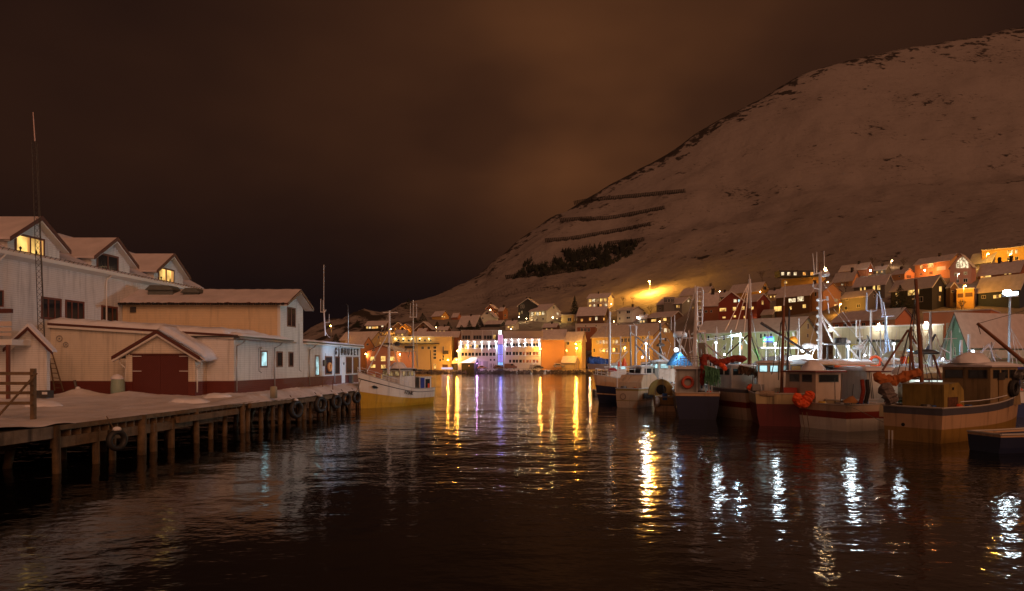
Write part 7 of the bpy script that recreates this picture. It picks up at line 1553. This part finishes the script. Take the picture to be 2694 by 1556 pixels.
# boats of the outermost back row, seen between the others
kinds = [('white boat with a bare pole mast far back beyond the navy bow', 1632, 108, 'white', 'navy', 885), ('dark-hulled boat far back between the crossing booms', 1708, 112, 'slate', 'black', 872), ('grey boat far back behind the sky-blue tent', 1812, 108, 'slate', 'white', 868),
         ('cream boat far back behind the rust-red tarpaulin', 1886, 112, 'cream', 'dblue', 860), ('white boat far back between the brown masts', 2020, 106, 'white', 'green', 872), ('blue-hulled boat far back left of the pale warehouse', 2068, 112, 'white', 'dblue', 866),
         ('white boat far back beneath the warehouse canopy', 2262, 98, 'white', 'red', 842), ('dark boat far back below the middle floodlight', 2318, 96, 'slate', 'black', 850), ('white boat far back below the dark lettering', 2425, 94, 'white', 'dblue', 848), ('green boat far back at the foot of the green gable', 2500, 90, 'cream', 'green', 870), ('white boat far back before the picket balustrade', 2610, 92, 'white', 'slate', 900)]
for q_, (lb, px, Y, cc_, hc_, mt) in enumerate(kinds):
    r = random.Random(q_ + 50); t_ = boat(lb, pX(px, Y), Y, 90 + r.uniform(-20, 20), 9, 3.4, 2.0, 2.6, [(.6, hc_), (1, 'white')])
    cabin(t_, 2, 5, 2.6, 1.7, 4.2 + r.uniform(0, .6), BC[cc_], wtrim, 2, 'cdgd'[q_ % 4], .3, 2, snowt=.2)
    mast(t_, at(px, 975, Y + 2), at(px + r.uniform(-3, 3), mt, Y + 2), .13, [alu, metal, rust][q_ % 3], r2=.07)
    mb = MB(); p = at(px, mt + 22, Y + 2); mb.tube(p - V((.9, 0, 0)), p + V((.9, 0, .05)), .05); mb.build('crosstree', alu, t_)
    wires(t_, [(at(px, mt + 2, Y + 2), at(px - 22, 960, Y)), (at(px, mt + 2, Y + 2), at(px + 20, 962, Y)), (at(px, mt + 20, Y + 2), at(px + 10, 962, Y))], .022)
    wires(t_, [(at(px, 930, Y + 2), at(px + r.choice((-26, 26)), mt + 45, Y + 1))], .07, alu, 'boom')
    rail(t_, 9, 3.4, 2.0, 2.6, .1, .95, .7, n=6)
for px, py, Y, pw, cl_, lb in ((1690, 940, 86, 700, (.7, .9, 1), 'small work light low between the crossing booms'), (2030, 950, 76, 900, (.8, .95, 1), 'work light left of the white awning'), (2275, 935, 74, 900, (.85, .95, 1), 'work light on the longliner deck'),
                          (2480, 945, 76, 800, (.7, .95, 1), 'work light near the cream-hooded boat'), (2590, 950, 80, 1100, (.65, .9, 1), 'work light behind the twin white poles'), (1850, 945, 78, 600, (.8, .95, 1), 'work light behind the hanging hoses'), (2200, 940, 66, 600, (.85, .95, 1), 'work light under the gear platform')):
    deck_lamp(px, py, Y, pw, cl_, lb, .1, aim=(0, .45, -.9), ang=150)
for px, py, Y, pw, lb in ((1884, 902, 64, 800, 'added mast-lighting lamp high on a post left of the thick brown mast'), (2040, 905, 61, 850, 'added mast-lighting lamp above the gantry beam'), (2232, 912, 58, 700, 'added mast-lighting lamp beside the radar domes'), (2352, 905, 57, 600, 'added mast-lighting lamp high left of the dark rigging'), (2560, 925, 56, 700, 'added mast-lighting lamp above the twin white poles'), (1700, 905, 78, 900, 'added mast-lighting lamp among the crossing booms')):
    g_ = deck_lamp(px, py, Y, pw * .2, (.76, .92, 1), lb, .09, em('mast_fill_bulb', (.8, .93, 1), 14))  # lamps added to brighten the masts and cabin tops
    mb = MB(); p = at(px, py, Y + .2); mb.tube((p.x, p.y, 1.5), (p.x, p.y, p.z), .05); mb.build('added_lamp_post', alu, g_)
rs_ = random.Random(77)
for i, (x, y, lb) in enumerate(((-24.5, 44.5, 'low ploughed snow heap on the quay before the garage'), (-23.2, 58.5, 'ploughed snow heap at the quay edge before the three small windows'), (-25.6, 50.2, 'small snow heap right of the garage doors'), (-23.0, 71.5, 'snow heap at the quay edge before the life ring'), (-30.5, 40, 'flat snow heap in the open part of the quay'))):
    c = wx(x, y, DZ - .12); lumps(lb, c, 1.0 + .5 * rs_.random(), .32 + .2 * rs_.random(), seed=60 + i, name='snow_heap')
# harbour floodlight mast
Y = 80; FM = thing('harbour_floodlight', 'tall white floodlight mast with a brilliant lamp head at the right edge', 'floodlight mast', at(2650, 975, Y))
mb = MB(); a = at(2653, 1000, Y); a.z = -1; mb.tube(a, at(2657, 782, Y), .17, .12, 10); mb.build('pole', P('pole_grey', (.35, .37, .40), .5), FM, True)
mb = MB(); mb.box(at(2641, 0, Y).x, at(2675, 0, Y).x, Y - .25, Y + .25, zz(781, Y), zz(777, Y)); mb.build('head_bracket', alu, FM)
mb = MB(); mb.ball(at(2650, 770, Y), .46, 12, sz=.7); mb.build('lamp_head', em('flood_bulb', (.75, .93, 1), 70), FM, True)
mb = MB(); mb.box(at(2664, 0, Y).x, at(2674, 0, Y).x, Y - .3, Y + .1, zz(776.5, Y), zz(768, Y)); mb.build('second_lamp', em('flood_small', (.75, .93, 1), 5), FM)
lamp(FM, at(2650, 770, Y - 1.6) + V((0, 0, -.4)), 20000, (.70, .90, 1), .4, 'SPOT', (-.72, .30, -.50), 140, .6)
# blue and white tarp heap on the far side, left of the mast
cloth('blue and white tarpaulin heap beyond the navy boat', 'blue_tarp_heap', [(1545, 952), (1560, 948), (1575, 950), (1590, 954), (1604, 953)], 100, .55, P('blue_white_tarp', (.04, .12, .42), .6, var=.9, vscale=1.2, bump=.2, bscale=2), 'tarp', 30)
mb = MB(); mb.box(pX(1548, 100), pX(1600, 100), 99.5, 101, zz(972, 100), zz(958, 100)); one('stacked_timber', mb, BC['wood'], 'dark stacked gear under the blue and white tarp heap', 'gear')
# floating pontoon behind the boats
PN = thing('pontoon', 'low snow-covered floating pontoon behind the front row of boats', 'pontoon', (30, 100, 0))
mb = MB(); mb.box(pX(1560, 100), pX(1560, 100) + 70, 97.5, 100.5, -.3, .7); mb.build('deck', concrete, PN)
mb = MB(); snowslab(mb, pX(1560, 100), pX(1560, 100) + 70, 97.5, 100.5, .704, .15, 60, 4, .08); mb.build('snow', snow, PN, True)
